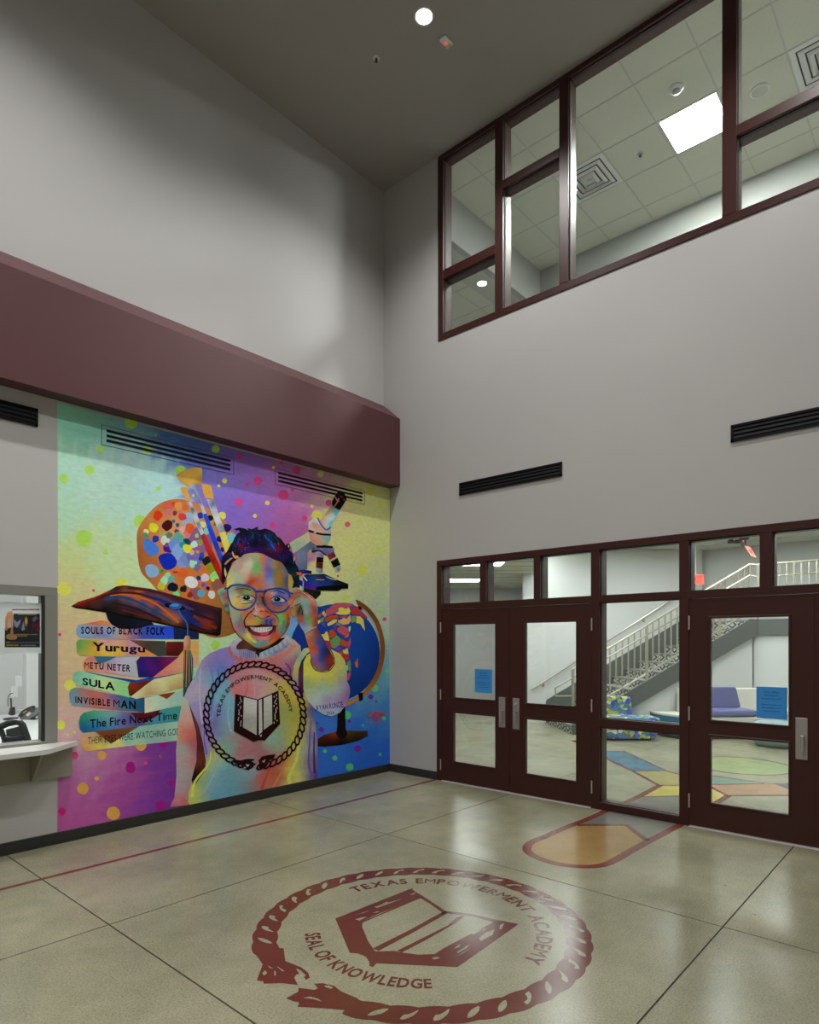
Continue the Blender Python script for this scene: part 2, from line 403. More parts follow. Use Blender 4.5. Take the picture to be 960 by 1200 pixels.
# gypsum strip + lower tile ceiling beyond the header
struct(bx(TH, UB, 4.0, 4.1, 4.75, 8.4), 'wall_upper_left', M['uwall'])
struct(bx(TH, UB, UY + .1, 0.09, GZ, GZ + .1), 'ceiling_upper_strip', M['gyp'])
def tile_ceiling(name, x0, x1, y0, y1, z, s, xo, yo, skip=(), label=None, gw=0.012, tm=None, gm=None):
    r = sempty(name, ((x0 + x1) / 2, (y0 + y1) / 2, z), label)
    xs = [x0] + [xo + k * s for k in range(-60, 60) if x0 + .02 < xo + k * s < x1 - .02] + [x1]
    ys = [y0] + [yo + k * s for k in range(-60, 60) if y0 + .02 < yo + k * s < y1 - .02] + [y1]
    n = 0
    cache = {}
    for i in range(len(xs) - 1):
        for j in range(len(ys) - 1):
            cx, cy = (xs[i] + xs[i + 1]) / 2, (ys[j] + ys[j + 1]) / 2
            if any(abs(cx - a) < s * .4 and abs(cy - b) < s * .4 for a, b in skip): continue
            w, h = xs[i + 1] - xs[i] - gw, ys[j + 1] - ys[j] - gw
            if w < .02 or h < .02: continue
            key = (round(w, 3), round(h, 3))
            if key not in cache:
                o = build(bx(-w / 2, w / 2, -h / 2, h / 2, 0.003, .02), 'ceiling_tile', tm or M['tile'], r, local=True); cache[key] = o
            else:
                o = cache[key].copy(); COL.objects.link(o)
            o.location = (cx - r.location.x, cy - r.location.y, 0)
    g = MB()
    for x in xs: g.box(x - gw / 2 - .004, x + gw / 2 + .004, y0, y1, z - .001, z + .008)
    for y in ys: g.box(x0, x1, y - gw / 2 - .004, y + gw / 2 + .004, z - .0005, z + .0085)
    build(g, 'ceiling_grid', gm or M['tgrid'], r)
    build(bx(x0, x1, y0, y1, z + .03, z + .05), 'plenum', M['gyp'], r)
    return r
ts = 0.683
c_up = onZ(742.8, 100, UH)
TX, TY = c_up[0], c_up[1]     # a grid crossing seen through the glass
lights_up = [(TX + ts * .5 + ts * 0, TY - ts * .5 - ts * 1)]
p = onZ(772.5, 143.8, UH)
LX, LY = p[0] + ts / 2, p[1] - ts / 2
diff1 = tuple(((onZ(722, 213.4 - 4, UH) + onZ(690, 190, UH)) / 2)[:2])
# snap helper: centre of the tile cell that holds a point
def cell(x, y):
    return (TX + (math.floor((x - TX) / ts) + .5) * ts, TY + (math.floor((y - TY) / ts) + .5) * ts)
LC = cell(LX, LY)
D1 = cell(*onZ(697, 205, UH)[:2]); D2 = cell(*onZ(955, 75, UH)[:2])
L2 = cell(LC[0], LC[1] - 2.8); L3 = cell(LC[0], LC[1] - 4.2); L4 = cell(LC[0] - ts, LC[1] - 5.5)
tile_ceiling('ceiling_upper', TH, UB, -9.4, UY, UH, ts, TX, TY, skip=[LC, L2, L3, L4, D1, D2], label='white acoustic tile ceiling seen through the high window')
tile_ceiling('ceiling_upper_low', TH, UB, 0.09, 4.0, GZ, ts, 1.9, 0.35, label='lower acoustic tile ceiling beyond the header')
def troffer(c, z, s, m, label, cat='ceiling light', ly=None, group=None):
    ly = ly or s
    t = thing('ceiling_light', label, cat, (c[0], c[1], z), group=group)
    h, k = s / 2 - .012, ly / 2 - .012
    fr = MB(); w = 0.018
    fr.box(-h, -h + w, -k, k, -.002, .02); fr.box(h - w, h, -k, k, -.002, .02); fr.box(-h, h, -k, -k + w, -.002, .02); fr.box(-h, h, k - w, k, -.002, .02)
    build(fr, 'fixture_frame', M['white'], t, local=True)
    build(bx(-h + w, h - w, -k + w, k - w, 0.002, .012), 'diffuser', m, t, local=True)
    return t
troffer(LC, UH, ts, M['up_key'], 'square bright ceiling light seen through the high window', group=None)
for _q in (L2, L3, L4): troffer(_q, UH, ts, M['up_light'], 'square ceiling light of the upper room, right of the photo frame', group='upper room lights out of frame')  # unseen panels added for more light in the upper room
troffer((1.9, 2.6), GZ - .015, ts, M['up_light'], 'square ceiling light beyond the upper header, out of view')  # hidden panel added to brighten the low ceiling past the header
def diffuser(c, z, s, label):
    t = thing('air_diffuser', label, 'air diffuser', (c[0], c[1], z))
    f = MB(); h = s / 2 - .01; f.box(-h, h, -h, h, .001, .02); build(f, 'face_plate', M['white'], t, local=True)
    for k, (a, d) in enumerate(((.78, .012), (.56, .022), (.34, .03))):
        r = h * a; f = MB(); w = .028
        # sloped square ring
        vs = []; 
        for rr, zz in ((r, .0005), (r - w, -d), (r - w - .012, -d), (r - .02, .0005)):
            vs += [(-rr, -rr, zz), (rr, -rr, zz), (rr, rr, zz), (-rr, rr, zz)]
        fs = []
        for q in range(3):
            for i in range(4): fs.append((q * 4 + i, q * 4 + (i + 1) % 4, q * 4 + 4 + (i + 1) % 4, q * 4 + 4 + i))
        f.add(vs, fs); build(f, 'louver_ring', M['white'], t, local=True)
        sh = MB(); o_ = r + .015; q = .016
        sh.box(-o_, o_, -o_, -o_ + q, -.001, .0012); sh.box(-o_, o_, o_ - q, o_, -.001, .0012); sh.box(-o_, -o_ + q, -o_, o_, -.001, .0012); sh.box(o_ - q, o_, -o_, o_, -.001, .0012)
        build(sh, 'slot', M['gasket'], t, local=True)
    build(MB().lathe([(0.03, -.012), (.035, 0)], (0, 0, -.02), 12), 'center_cap', M['white'], t, local=True)
diffuser(D1, UH, ts, 'white square air diffuser in the upper ceiling beside the window mullion')
diffuser(D2, UH, ts, 'white square air diffuser in the upper ceiling at the right edge of view')
c = onZ(793, 103, UH)
t = thing('smoke_detector', 'round white smoke detector on an upper ceiling tile', 'smoke detector', c)
build(MB().lathe([(.075, 0), (.075, -.015), (.06, -.03), (.045, -.034)], c, 24), 'base', M['white'], t)
build(MB().lathe([(.045, -.034), (.042, -.05), (.02, -.062), (.005, -.064)], c, 24), 'sensor_dome', mat('smoked_lens', (.4, .4, .4), .15), t)
c = onZ(750.5, 180, UH)
t = thing('sprinkler_head', 'small sprinkler head on an upper ceiling tile left of the light', 'sprinkler', c)
build(MB().lathe([(.035, 0), (.03, -.006), (.012, -.012)], c, 16), 'escutcheon', M['steel'], t)
build(MB().lathe([(.008, -.01), (.008, -.03), (.02, -.034), (.02, -.037)], c, 12), 'deflector', M['base'], t)
c = onZ(890.6, 106, UH)
t = thing('ceiling_speaker', 'flat round white disc on an upper ceiling tile right of the light', 'speaker', c)
build(MB().lathe([(.10, 0.002), (.10, -.008), (.09, -.014)], c, 28), 'cover', M['white'], t)
build(MB().lathe([(.085, -.0142), (.02, -.0146)], c, 24), 'grille', M['tgrid'], t)
c = onZ(565, 332, GZ)
t = thing('downlight', 'small round downlight in the lower soffit seen through the corner pane', 'ceiling light', c)
build(MB().lathe([(.085, 0), (.085, -.006), (.07, -.006), (.07, -.0005)], c, 24), 'trim_ring', M['white'], t)
build(MB().lathe([(.07, -.002), (.001, -.002)], c, 24), 'lens', M['can_light'], t)

# ------------------------------------------------------------------ lobby ceiling items
cans = [(x, y) for x in (-1.472, -4.52, -7.57) for y in (-1.845, -4.9)]
can_w = {}
for i, (x, y) in enumerate(cans):
    vis = (i == 0)
    lab = 'bright round recessed downlight in the lobby ceiling' if vis else 'recessed lobby downlight out of view, row %s' % 'abc'[i % 3]
    if not vis: lab = 'recessed lobby downlight outside the photo frame'
    t = thing('recessed_downlight', lab, 'ceiling light', (x, y, CEIL), group='recessed lobby downlights out of frame' if not vis else None)
    build(MB().lathe([(.095, -.001), (.095, -.006), (.078, -.006), (.078, -.001)], (0, 0, 0), 28), 'trim_ring', M['white'], t, local=True)
    build(MB().lathe([(.078, -.003), (.001, -.003)], (0, 0, 0), 28), 'lens', M['can_light'], t, local=True)
    ld = bpy.data.lights.new('downlight_lamp', 'SPOT'); ld.energy = LOBBY_W; ld.color = (1.0, 0.985, 0.955)
    ld.spot_size = math.radians(138); ld.spot_blend = 0.85; ld.shadow_soft_size = 0.07
    lo = bpy.data.objects.new('downlight_lamp', ld); COL.objects.link(lo); lo.parent = t; lo.location = (0, 0, -0.09)
c = onZ(441, 68, CEIL)
t = thing('sprinkler_head', 'tiny recessed sprinkler head in the lobby ceiling left of the downlight', 'sprinkler', c)
build(MB().lathe([(.036, -.001), (.036, -.008), (.026, -.008)], c, 20), 'escutcheon', M['white'], t)
build(MB().lathe([(.012, -.004), (.01, -.03), (.018, -.032), (.018, -.035)], c, 12), 'deflector', M['base'], t)
c = onZ(523, 47, CEIL)
t = thing('alarm_strobe', 'small rectangular alarm strobe with a red dot on the lobby ceiling', 'fire alarm', c, rotz=math.radians(0))
al = math.radians(8)
build(bx(-.065, .065, -.04, .04, -.03, 0, b=.006), 'housing', M['white'], t, local=True)
build(MB().lathe([(.018, -.029), (.016, -.036), (.004, -.038)], (0, 0, 0), 14), 'red_lens', mat('red_lens', (.75, .08, .03), .3, emit=(1, .12, .05), estr=.6), t, local=True)
for k in range(3): build(bx(.028 + k * .011, .033 + k * .011, -.028, .028, -.032, -.029), 'vent_slot', M['tgrid'], t, local=True)

# ------------------------------------------------------------------ wall diffusers
def wall_vent(y0, y1, z0, z1, label):
    t = thing('wall_diffuser', label, 'air vent', (0, (y0 + y1) / 2, z0))
    f = MB(); w = .02
    f.box(-.016, 0, y1, y0, z0, z0 + w); f.box(-.016, 0, y1, y0, z1 - w, z1); f.box(-.016, 0, y0 - w, y0, z0, z1); f.box(-.016, 0, y1, y1 + w, z0, z1)
    build(f, 'vent_frame', M['black'], t)
    build(bx(-.004, 0, y1 + w, y0 - w, z0 + w, z1 - w), 'vent_back', M['black'], t)
    n = 3
    for k in range(n):
        zz = z0 + w + (k + .5) * (z1 - z0 - 2 * w) / n
        mb = MB(); mb.prism([(-.014, y1 + w, zz - .010), (-.012, y1 + w, zz - .014), (-.004, y1 + w, zz + .010), (-.006, y1 + w, zz + .014)], (0, y0 - y1 - 2 * w, 0))
        build(mb, 'louver', M['blackslat'], t)
wall_vent(-1.167, -2.536, 3.493, 3.643, 'black slotted wall vent above the double door')
wall_vent(-4.203, -5.572, 3.499, 3.651, 'black slotted wall vent at the right edge above the single door')
t = thing('wall_diffuser', 'black slotted vent on the grey wall left of the mural', 'air vent', (-4.95, 0, 3.50))
f = MB(); w = .02; a0, a1, z0, z1 = -5.64, -4.269, 3.501, 3.649
f.box(a0, a1, -.016, 0, z0, z0 + w); f.box(a0, a1, -.016, 0, z1 - w, z1); f.box(a0, a0 + w, -.016, 0, z0, z1); f.box(a1 - w, a1, -.016, 0, z0, z1)
build(f, 'vent_frame', M['black'], t); build(bx(a0 + w, a1 - w, -.003, 0, z0 + w, z1 - w), 'vent_back', M['black'], t)
for k in range(3):
    zz = z0 + w + (k + .5) * (z1 - z0 - 2 * w) / 3
    build(MB().prism([(a0 + w, -.014, zz - .010), (a0 + w, -.012, zz - .014), (a0 + w, -.004, zz + .010), (a0 + w, -.006, zz + .014)], (a1 - a0 - 2 * w, 0, 0)), 'louver', M['blackslat'], t)
# slot diffusers painted over by the mural
M['thinline'] = mat('shadow_gap', (0.03, 0.05, 0.05), .7)
for (a0, a1, lab) in ((-3.706, -2.440, 'long three-slot air diffuser painted into the mural, upper left'), (-1.823, -0.515, 'long three-slot air diffuser painted into the mural, upper right')):
    t = thing('slot_diffuser', lab, 'air vent', ((a0 + a1) / 2, 0, 3.5))
    for k in range(3):
        zc = 3.524 + .0445 * k
        build(bx(a0, a1, -.0085, 0, zc - .0105, zc + .0105), 'slot', M['black'], t)
    f = MB(); q = .0014; e0, e1, z0, z1 = a0 - .045, a1 + .045, 3.478, 3.655
    for bb in ((e0, e1, z0, z0 + q), (e0, e1, z1 - q, z1), (e0, e0 + q, z0, z1), (e1 - q, e1, z0, z1)): f.box(bb[0], bb[1], -.0065, 0, bb[2], bb[3])
    build(f, 'face_joint', M['thinline'], t)

# ================================================================== flat lettering helpers
_gc = {}
def glyph(ch, bold=0.0, shear=0.0):
    if ch in 'Mm': bold = 0.0
    k = (ch, bold, shear)
    if k in _gc: return _gc[k]
    cu = bpy.data.curves.new('g', 'FONT'); cu.body = ch; cu.size = 1.0; cu.offset = bold; cu.shear = shear; cu.resolution_u = 4; cu.fill_mode = 'FRONT'
    ob = bpy.data.objects.new('g', cu); COL.objects.link(ob)
    bpy.context.view_layer.update()
    dg = bpy.context.evaluated_depsgraph_get(); me = ob.evaluated_get(dg).to_mesh()
    vs = np.array([v.co[:2] for v in me.vertices]) if len(me.vertices) else np.zeros((0, 2))
    fs = [tuple(p.vertices) for p in me.polygons]
    ob.evaluated_get(dg).to_mesh_clear()
    bpy.data.objects.remove(ob); bpy.data.curves.remove(cu)
    if len(vs): x0, x1 = vs[:, 0].min(), vs[:, 0].max()
    else: x0, x1 = 0, 0.28
    vs = vs - np.array([x0, 0]) if len(vs) else vs
    _gc[k] = (vs, fs, x1 - x0); return _gc[k]
def layout(text, bold=0.0, gap=0.09, space=0.30, narrow=1.0, shear=0.0):
    x = 0; out = []
    for ch in text:
        if ch == ' ': x += space; continue
        v, f, w = glyph(ch, bold, shear); vv = v.copy()
        if len(vv): vv[:, 0] = vv[:, 0] * narrow + x
        out.append((vv, f)); x += w * narrow + gap
    return out, x - gap
def text_on(mb, text, fn, bold=0.0, gap=0.09, space=0.30, narrow=1.0, shear=0.0, cap=0.68):
    """fn(u, v): u 0..1 along the text, v 0..1 baseline..cap height -> 3D point"""
    gl, W_ = layout(text, bold, gap, space, narrow, shear)
    for v, f in gl: mb.add([fn(p[0] / W_, p[1] / cap) for p in v], f)
def text_quad(mb, text, tl, tr, bl, br, **k):
    tl, tr, bl, br = [np.array(p, float) for p in (tl, tr, bl, br)]
    text_on(mb, text, lambda u, v: (bl * (1 - u) + br * u) * (1 - v) + (tl * (1 - u) + tr * u) * v, **k)
def text_arc(mb, text, pt, a0, a1, r0, r1, **k):
    """pt(angle, radius) -> 3D"""
    gl, W_ = layout(text, **{q: k[q] for q in k if q != 'cap'})
    cap = k.get('cap', .70)
    for v, f in gl:
        cx = (v[:, 0].min() + v[:, 0].max()) / 2; ac = a0 + (a1 - a0) * cx / W_; da = (a1 - a0) / W_
        P = []
        for p in v:
            r = r0 + (r1 - r0) * p[1] / cap; rm = (r0 + r1) / 2
            # flat letter: offset along tangent at the letter centre
            t = (p[0] - cx) * da * rm
            P.append(pt(ac, r, t))
        mb.add(P, f)
def smooth_closed(P, n=4):
    P = np.array(P, float); N = len(P); out = []
    for i in range(N):
        p0, p1, p2, p3 = P[i - 1], P[i], P[(i + 1) % N], P[(i + 2) % N]
        for k in range(n):
            t = k / n
            out.append(.5 * ((2 * p1) + (-p0 + p2) * t + (2 * p0 - 5 * p1 + 4 * p2 - p3) * t * t + (-p0 + 3 * p1 - 3 * p2 + p3) * t ** 3))
    return np.array(out)
def smooth_open(P, n=4):
    P = np.array(P, float); out = []
    for i in range(len(P) - 1):
        p0, p1, p2, p3 = P[max(i - 1, 0)], P[i], P[i + 1], P[min(i + 2, len(P) - 1)]
        for k in range(n):
            t = k / n
            out.append(.5 * ((2 * p1) + (-p0 + p2) * t + (2 * p0 - 5 * p1 + 4 * p2 - p3) * t * t + (-p0 + 3 * p1 - 3 * p2 + p3) * t ** 3))
    out.append(P[-1]); return np.array(out)
def poly_faces(P2):
    v, e, f, _, _, _ = delaunay_2d_cdt([Vector(p[:2]) for p in P2], [], [list(range(len(P2)))], 1, 1e-7)
    return [tuple(p) for p in v], [tuple(t) for t in f]

# ================================================================== floor inlays
M['seal'] = concrete('dark_red_stained_concrete', (0.120, 0.026, 0.018), (0.165, 0.038, 0.028), (.8, .75, .7), 0.17)
M['st_red'] = concrete('brick_red_stain', (0.18, 0.046, 0.033), (0.235, 0.064, 0.048), (.8, .78, .75), 0.17)
M['st_amber'] = concrete('amber_stain', (0.36, 0.22, 0.08), (0.47, 0.31, 0.13), (.8, .78, .7), 0.17)
M['st_grey'] = concrete('grey_stain', (0.17, 0.17, 0.15), (0.26, 0.26, 0.235), (.8, .8, .8), 0.17)
M['st_blue'] = concrete('blue_stain', (0.07, 0.15, 0.23), (0.14, 0.26, 0.34), (.8, .8, .8), 0.17)
M['st_olive'] = concrete('olive_stain', (0.36, 0.31, 0.12), (0.47, 0.41, 0.18), (.8, .8, .8), 0.17)
M['st_yellow'] = concrete('yellow_stain', (0.56, 0.46, 0.10), (0.66, 0.56, 0.16), (.8, .8, .8), 0.17)
M['st_green'] = concrete('green_stain', (0.28, 0.35, 0.13), (0.38, 0.44, 0.20), (.8, .8, .8), 0.17)
M['st_teal'] = concrete('teal_stain', (0.18, 0.28, 0.20), (0.25, 0.36, 0.28), (.8, .8, .8), 0.17)
M['st_brown'] = concrete('brown_stain', (0.40, 0.22, 0.12), (0.50, 0.30, 0.18), (.8, .8, .8), 0.17)
M['st_navy'] = concrete('slate_stain', (0.10, 0.10, 0.14), (0.16, 0.16, 0.20), (.8, .8, .8), 0.17)
def flat(mb, P, z, sm=0):
    """P: list of (x, y) world"""
    if sm: P = smooth_closed(P, sm)
    v, f = poly_faces(P); mb.add([(p[0], p[1], z) for p in v], f)
def pxs(P, ox=0, oy=0, s=1.0): return [tuple(onZ(ox + x / s, oy + y / s)[:2]) for x, y in P]
def ribbon(mb, P, w, z):
    P = np.array(P, float); L_, R_ = [], []
    for i in range(len(P)):
        t = P[min(i + 1, len(P) - 1)] - P[max(i - 1, 0)]; t /= np.linalg.norm(t) + 1e-9; n = np.array([-t[1], t[0]])
        ww = w[i] if hasattr(w, '__len__') else w
        L_.append(P[i] + n * ww / 2); R_.append(P[i] - n * ww / 2)
    n = len(P); mb.add([(p[0], p[1], z) for p in L_ + R_], [(i, i + 1, n + i + 1, n + i) for i in range(n - 1)])

SC = np.array([-3.258, -3.339]); UPA = math.radians(-2.3)
seal = thing('floor_emblem', 'round dark red rope emblem with open book stained into the floor', 'emblem', (SC[0], SC[1], 0))
def ang(px, py):
    q = onZ(px, py)[:2] - SC; return math.atan2(q[1], q[0])
aL = ang(316, 1116); aR = ang(415, 1172) + 2 * math.pi     # the rope runs clockwise from aL down to aR-2pi
mb = MB(); n = 420
a_start, a_end = aL, aR - 2 * math.pi
if a_start < 0: a_start += 2 * math.pi
NL = 34
outer, inner = [], []
for i in range(n + 1):
    t = i / n; a = a_start + (a_end - a_start) * t
    ph = t * NL * 2 * math.pi
    # hand-cut rope: slightly narrower at far right, wider near the ends
    wob = .012 * abs(math.sin(ph / 2)) ** .8
    outer.append(SC + (0.983 + wob) * np.array([math.cos(a), math.sin(a)]))
    inner.append(SC + (0.858 - .012 * abs(math.sin(ph / 2 + .9)) ** .8) * np.array([math.cos(a), math.sin(a)]))
mb.add([(p[0], p[1], .0006) for p in outer + inner], [(i, i + 1, n + 1 + i + 1, n + 1 + i) for i in range(n)])
flat(mb, pxs([(58, 690), (115, 770), (70, 890), (120, 898), (122, 915), (260, 910), (380, 925), (350, 870), (370, 843), (392, 845), (365, 800), (400, 815), (438, 852), (424, 868), (440, 885), (468, 870), (455, 830), (400, 790), (285, 745), (272, 650), (160, 640)], 290, 1010, 6.4), .00072)
flat(mb, pxs([(290, 1025), (380, 975), (385, 945), (500, 960), (530, 950), (500, 915), (560, 910), (650, 930), (700, 970), (780, 1005), (830, 1025), (830, 1125), (700, 1110), (560, 1098), (375, 1088), (390, 1055), (340, 1045)], 290, 1010, 6.4), .00074)
build(mb, 'rope_ring', M['seal'], seal, fixn=False)
mb = MB(); rs = random.Random(3)
leafs = [[(-1, 0), (-.6, .55), (0, .8), (.7, .55), (1, .05), (.5, -.45), (-.3, -.5)], [(-1, .1), (-.5, .7), (.3, .75), (1, .3), (.75, -.5), (.35, .05), (-.2, -.1), (-.5, -.5)], [(-1, -.2), (-.3, .6), (.6, .7), (1, 0), (.4, -.7), (.1, -.3), (-.4, -.2)]]
for k in range(NL - 1):
    t = (k + 1.0) / NL; a = a_start + (a_end - a_start) * t
    er = np.array([math.cos(a), math.sin(a)]); et = np.array([math.sin(a), -math.cos(a)])
    d = er * math.cos(math.radians(48)) + et * math.sin(math.radians(48)); nn = np.array([-d[1], d[0]])
    c = SC + er * .918
    lf = leafs[rs.randrange(3)]; ln = .053 + rs.random() * .008; wd = .022 + rs.random() * .006
    P = [c + d * (p[0] * ln) + nn * (p[1] * wd) for p in lf]
    mb = MB(); flat(mb, P, .0010, 3); build(mb, 'rope_gap', M['floor'], seal, fixn=False)
for P in (pxs([(110, 835), (135, 815), (148, 835), (125, 855)], 290, 1010, 6.4), pxs([(200, 820), (214, 822), (212, 855), (202, 853)], 290, 1010, 6.4), pxs([(150, 778), (195, 800), (170, 798)], 290, 1010, 6.4), pxs([(218, 780), (278, 820), (265, 823), (235, 800)], 290, 1010, 6.4), pxs([(575, 930), (610, 928), (645, 945), (625, 953), (590, 942)], 290, 1010, 6.4), pxs([(415, 1022), (470, 1012), (530, 1028), (560, 1050), (500, 1032), (450, 1025)], 290, 1010, 6.4)):
    mb = MB(); flat(mb, P, .0010); build(mb, 'rope_gap', M['floor'], seal, fixn=False)
# book, traced on the floor (crop 380,1030 scale 4)
mb = MB(); B = lambda P: pxs(P, 380, 1030, 4.0)
flat(mb, B([(52, 186), (410, 44), (432, 66), (462, 86), (180, 205), (178, 225), (205, 290), (228, 325), (240, 340), (330, 338), (365, 345), (440, 355), (520, 352), (560, 325), (790, 205), (800, 190), (912, 212), (625, 414), (245, 396), (228, 414), (212, 408), (212, 390), (195, 365), (160, 350), (120, 347)]), .0006)
flat(mb, B([(428, 60), (462, 80), (530, 125), (575, 155), (560, 164), (505, 122), (440, 84)]), .0007)
flat(mb, B([(560, 150), (640, 158), (700, 166), (800, 190), (795, 203), (700, 178), (640, 170), (560, 160)]), .0007)
flat(mb, B([(228, 326), (400, 240), (555, 155), (580, 160), (410, 255), (255, 338)]), .0007)
flat(mb, B([(340, 338), (480, 268), (580, 218), (620, 180), (660, 172), (620, 205), (560, 240), (480, 285), (365, 345)]), .0007)
build(mb, 'book', M['seal'], seal, fixn=False)
mb = MB()
for P in ([(235, 132), (300, 112), (370, 92), (300, 118), (250, 136)], [(268, 118), (300, 106), (295, 114)], [(145, 190), (180, 180), (200, 178), (165, 196)], [(185, 195), (260, 162), (330, 134), (250, 170)],
          [(225, 160), (260, 150), (250, 158)], [(145, 172), (215, 146), (190, 158)], [(402, 75), (430, 64), (420, 74)], [(725, 278), (760, 252), (800, 236), (790, 262), (735, 292)], [(605, 328), (640, 304), (632, 320)],
          [(620, 345), (680, 308), (670, 324), (630, 346)], [(612, 368), (690, 322), (650, 350)], [(745, 238), (765, 232), (740, 246)], [(825, 215), (845, 208), (832, 235), (822, 236)], [(505, 372), (530, 366), (545, 372), (515, 378)], [(690, 255), (750, 232), (700, 262)]):
    mb = MB(); flat(mb, B(P), .0010); build(mb, 'page_streak', M['floor'], seal, fixn=False)
mb = MB()
def sp(a, r, t): 
    er = np.array([math.cos(a), math.sin(a)]); et = np.array([math.sin(a), -math.cos(a)]); q = SC + er * r + et * t; return (q[0], q[1], .0007)
def sp2(a, r, t):
    er = np.array([math.cos(a), math.sin(a)]); et = np.array([-math.sin(a), math.cos(a)]); q = SC + er * r + et * t; return (q[0], q[1], .0007)
def sp_cw(a, r, t): return sp(a, r, -t)
text_arc(mb, 'TEXAS EMPOWERMENT ACADEMY', lambda a, r, t: sp(a, r, -t), math.radians(82), math.radians(-86.5), .680, .770, bold=.03, gap=.10, space=.38, narrow=.9)
build(mb, 'lettering', M['seal'], seal, fixn=False); mb = MB()
text_arc(mb, 'SEAL OF KNOWLEDGE', lambda a, r, t: sp2(a, r, t), math.radians(140), math.radians(225), .690, .605, bold=.03, gap=.07, space=.28, narrow=.9)
build(mb, 'lettering', M['seal'], seal, fixn=False)

# coloured inlays running under the doors
inl = thing('floor_inlay', 'stained floor inlay of red lines with amber and grey fields under the side pane', 'floor inlay', tuple(onZ(700, 985)))
A4 = lambda P: pxs(P, 600, 940, 960 / 220)
mb = MB(); flat(mb, A4([(100, 240), (115, 215), (170, 185), (270, 135), (340, 120), (580, 120), (690, 200), (520, 298), (440, 322), (330, 325), (220, 305), (140, 278)]), .0006); build(mb, 'amber_field', M['st_amber'], inl, fixn=False)
mb = MB(); flat(mb, A4([(340, 118), (440, 62), (500, 30), (880, 100), (840, 125), (700, 192), (590, 115)]), .0005); build(mb, 'grey_field', M['st_grey'], inl, fixn=False)
mb = MB()
L4 = lambda P, w: ribbon(mb, smooth_open(A4(P), 4), w, .0008)
L4([(510, 28), (455, 57), (380, 90), (270, 132), (170, 176), (100, 205), (78, 232), (85, 256), (130, 285), (220, 313), (330, 329), (440, 327), (510, 306), (600, 255), (700, 200), (850, 122), (900, 96)], .075)
ribbon(mb, A4([(335, 118), (585, 118), (690, 196)]), .06, .0008)
build(mb, 'border_line', M['st_red'], inl, fixn=False)
rl = thing('floor_stripe', 'thin red stripe stained into the floor parallel to the mural wall', 'floor stripe', (-2.4, -0.79, 0))
mb = MB(); ribbon(mb, [(-10.1, -0.785), (-0.02, -0.805)], .048, .0007); build(mb, 'stripe', M['st_red'], rl, fixn=False)

lo = thing('floor_inlay', 'colourful stained floor pattern beyond the doors with green ellipse and blue band', 'floor inlay', (3, -2.5, 0))
C2 = lambda P: pxs(P, 700, 830, 960 / 130); C3 = lambda P: pxs(P, 820, 840, 960 / 130)
def fld(name, P, m, z=.0005, sm=0):
    mb = MB(); flat(mb, P, z, sm); build(mb, name, m, lo, fixn=False)
fld('blue_field', C2([(-80, 372), (225, 370), (600, 540), (310, 545), (92, 440), (-80, 380)]), M['st_blue'])
fld('olive_field', C2([(310, 545), (600, 540), (740, 585)]) + C3([(-120, 600), (-80, 640)]) + C2([(540, 668)]), M['st_olive'])
fld('yellow_field', C2([(560, 670), (730, 668)]) + C3([(105, 622), (230, 685), (100, 760)]) + C2([(900, 755), (390, 760)]), M['st_yellow'], .0006)
fld('grey_field', C2([(390, 765), (900, 757)]) + C3([(40, 810)]) + C2([(720, 925), (225, 825)]), M['st_grey'])
fld('green_field', C3([(-60, 390), (60, 356), (200, 346), (400, 356), (600, 383), (760, 418), (850, 455), (740, 495), (600, 504), (430, 500), (250, 484), (100, 460), (-20, 430)]), M['st_green'], .0006, 3)
fld('teal_field', C3([(-60, 500), (105, 510), (330, 540), (560, 576), (105, 585), (-60, 587)]), M['st_teal'])
fld('brown_field', C3([(60, 586), (560, 577), (768, 577), (900, 577), (900, 678), (270, 680), (240, 675)]), M['st_brown'])
fld('slate_field', C3([(650, 582), (900, 578), (900, 660), (768, 628)]), M['st_navy'], .0006)
mb = MB()
def rb(P, w): ribbon(mb, P, w, .0009)
rb(C2([(-80, 369), (228, 370), (600, 541), (735, 580)]), .035); rb(C2([(-60, 375), (92, 443), (310, 545), (535, 669)]), .05)
rb(C2([(545, 667), (385, 752), (200, 838)]), .075); rb(C2([(310, 545), (600, 541)]), .03); rb(C2([(540, 668), (735, 668)]), .03); rb(C2([(385, 764), (900, 756)]), .03)
rb(smooth_closed(C3([(-60, 390), (60, 356), (200, 346), (400, 356), (600, 383), (760, 418), (850, 455), (740, 495), (600, 504), (430, 500), (250, 484), (100, 460), (-20, 430), (-60, 390)]), 4), .03)
rb(C3([(-60, 498), (105, 510), (330, 540), (600, 578), (900, 578)]), .03); rb(C3([(60, 587), (300, 584), (560, 578)]), .03)
rb(C3([(60, 590), (240, 682), (900, 679)]), .06); rb(C3([(250, 682), (100, 775)]), .075)
rb([(0.19, -2.9), (0.19, -3.84)], .03)
build(mb, 'border_line', M['st_red'], lo, fixn=False)
t2 = thing('floor_inlay', 'small red stained patch on the far floor by the bottom stair', 'floor inlay', tuple(onZ(672, 869)))
mb = MB(); flat(mb, pxs([(545, 303), (600, 300), (700, 330), (705, 345), (640, 340)], 600, 830, 8), .0006); build(mb, 'red_field', M['st_red'], t2, fixn=False)

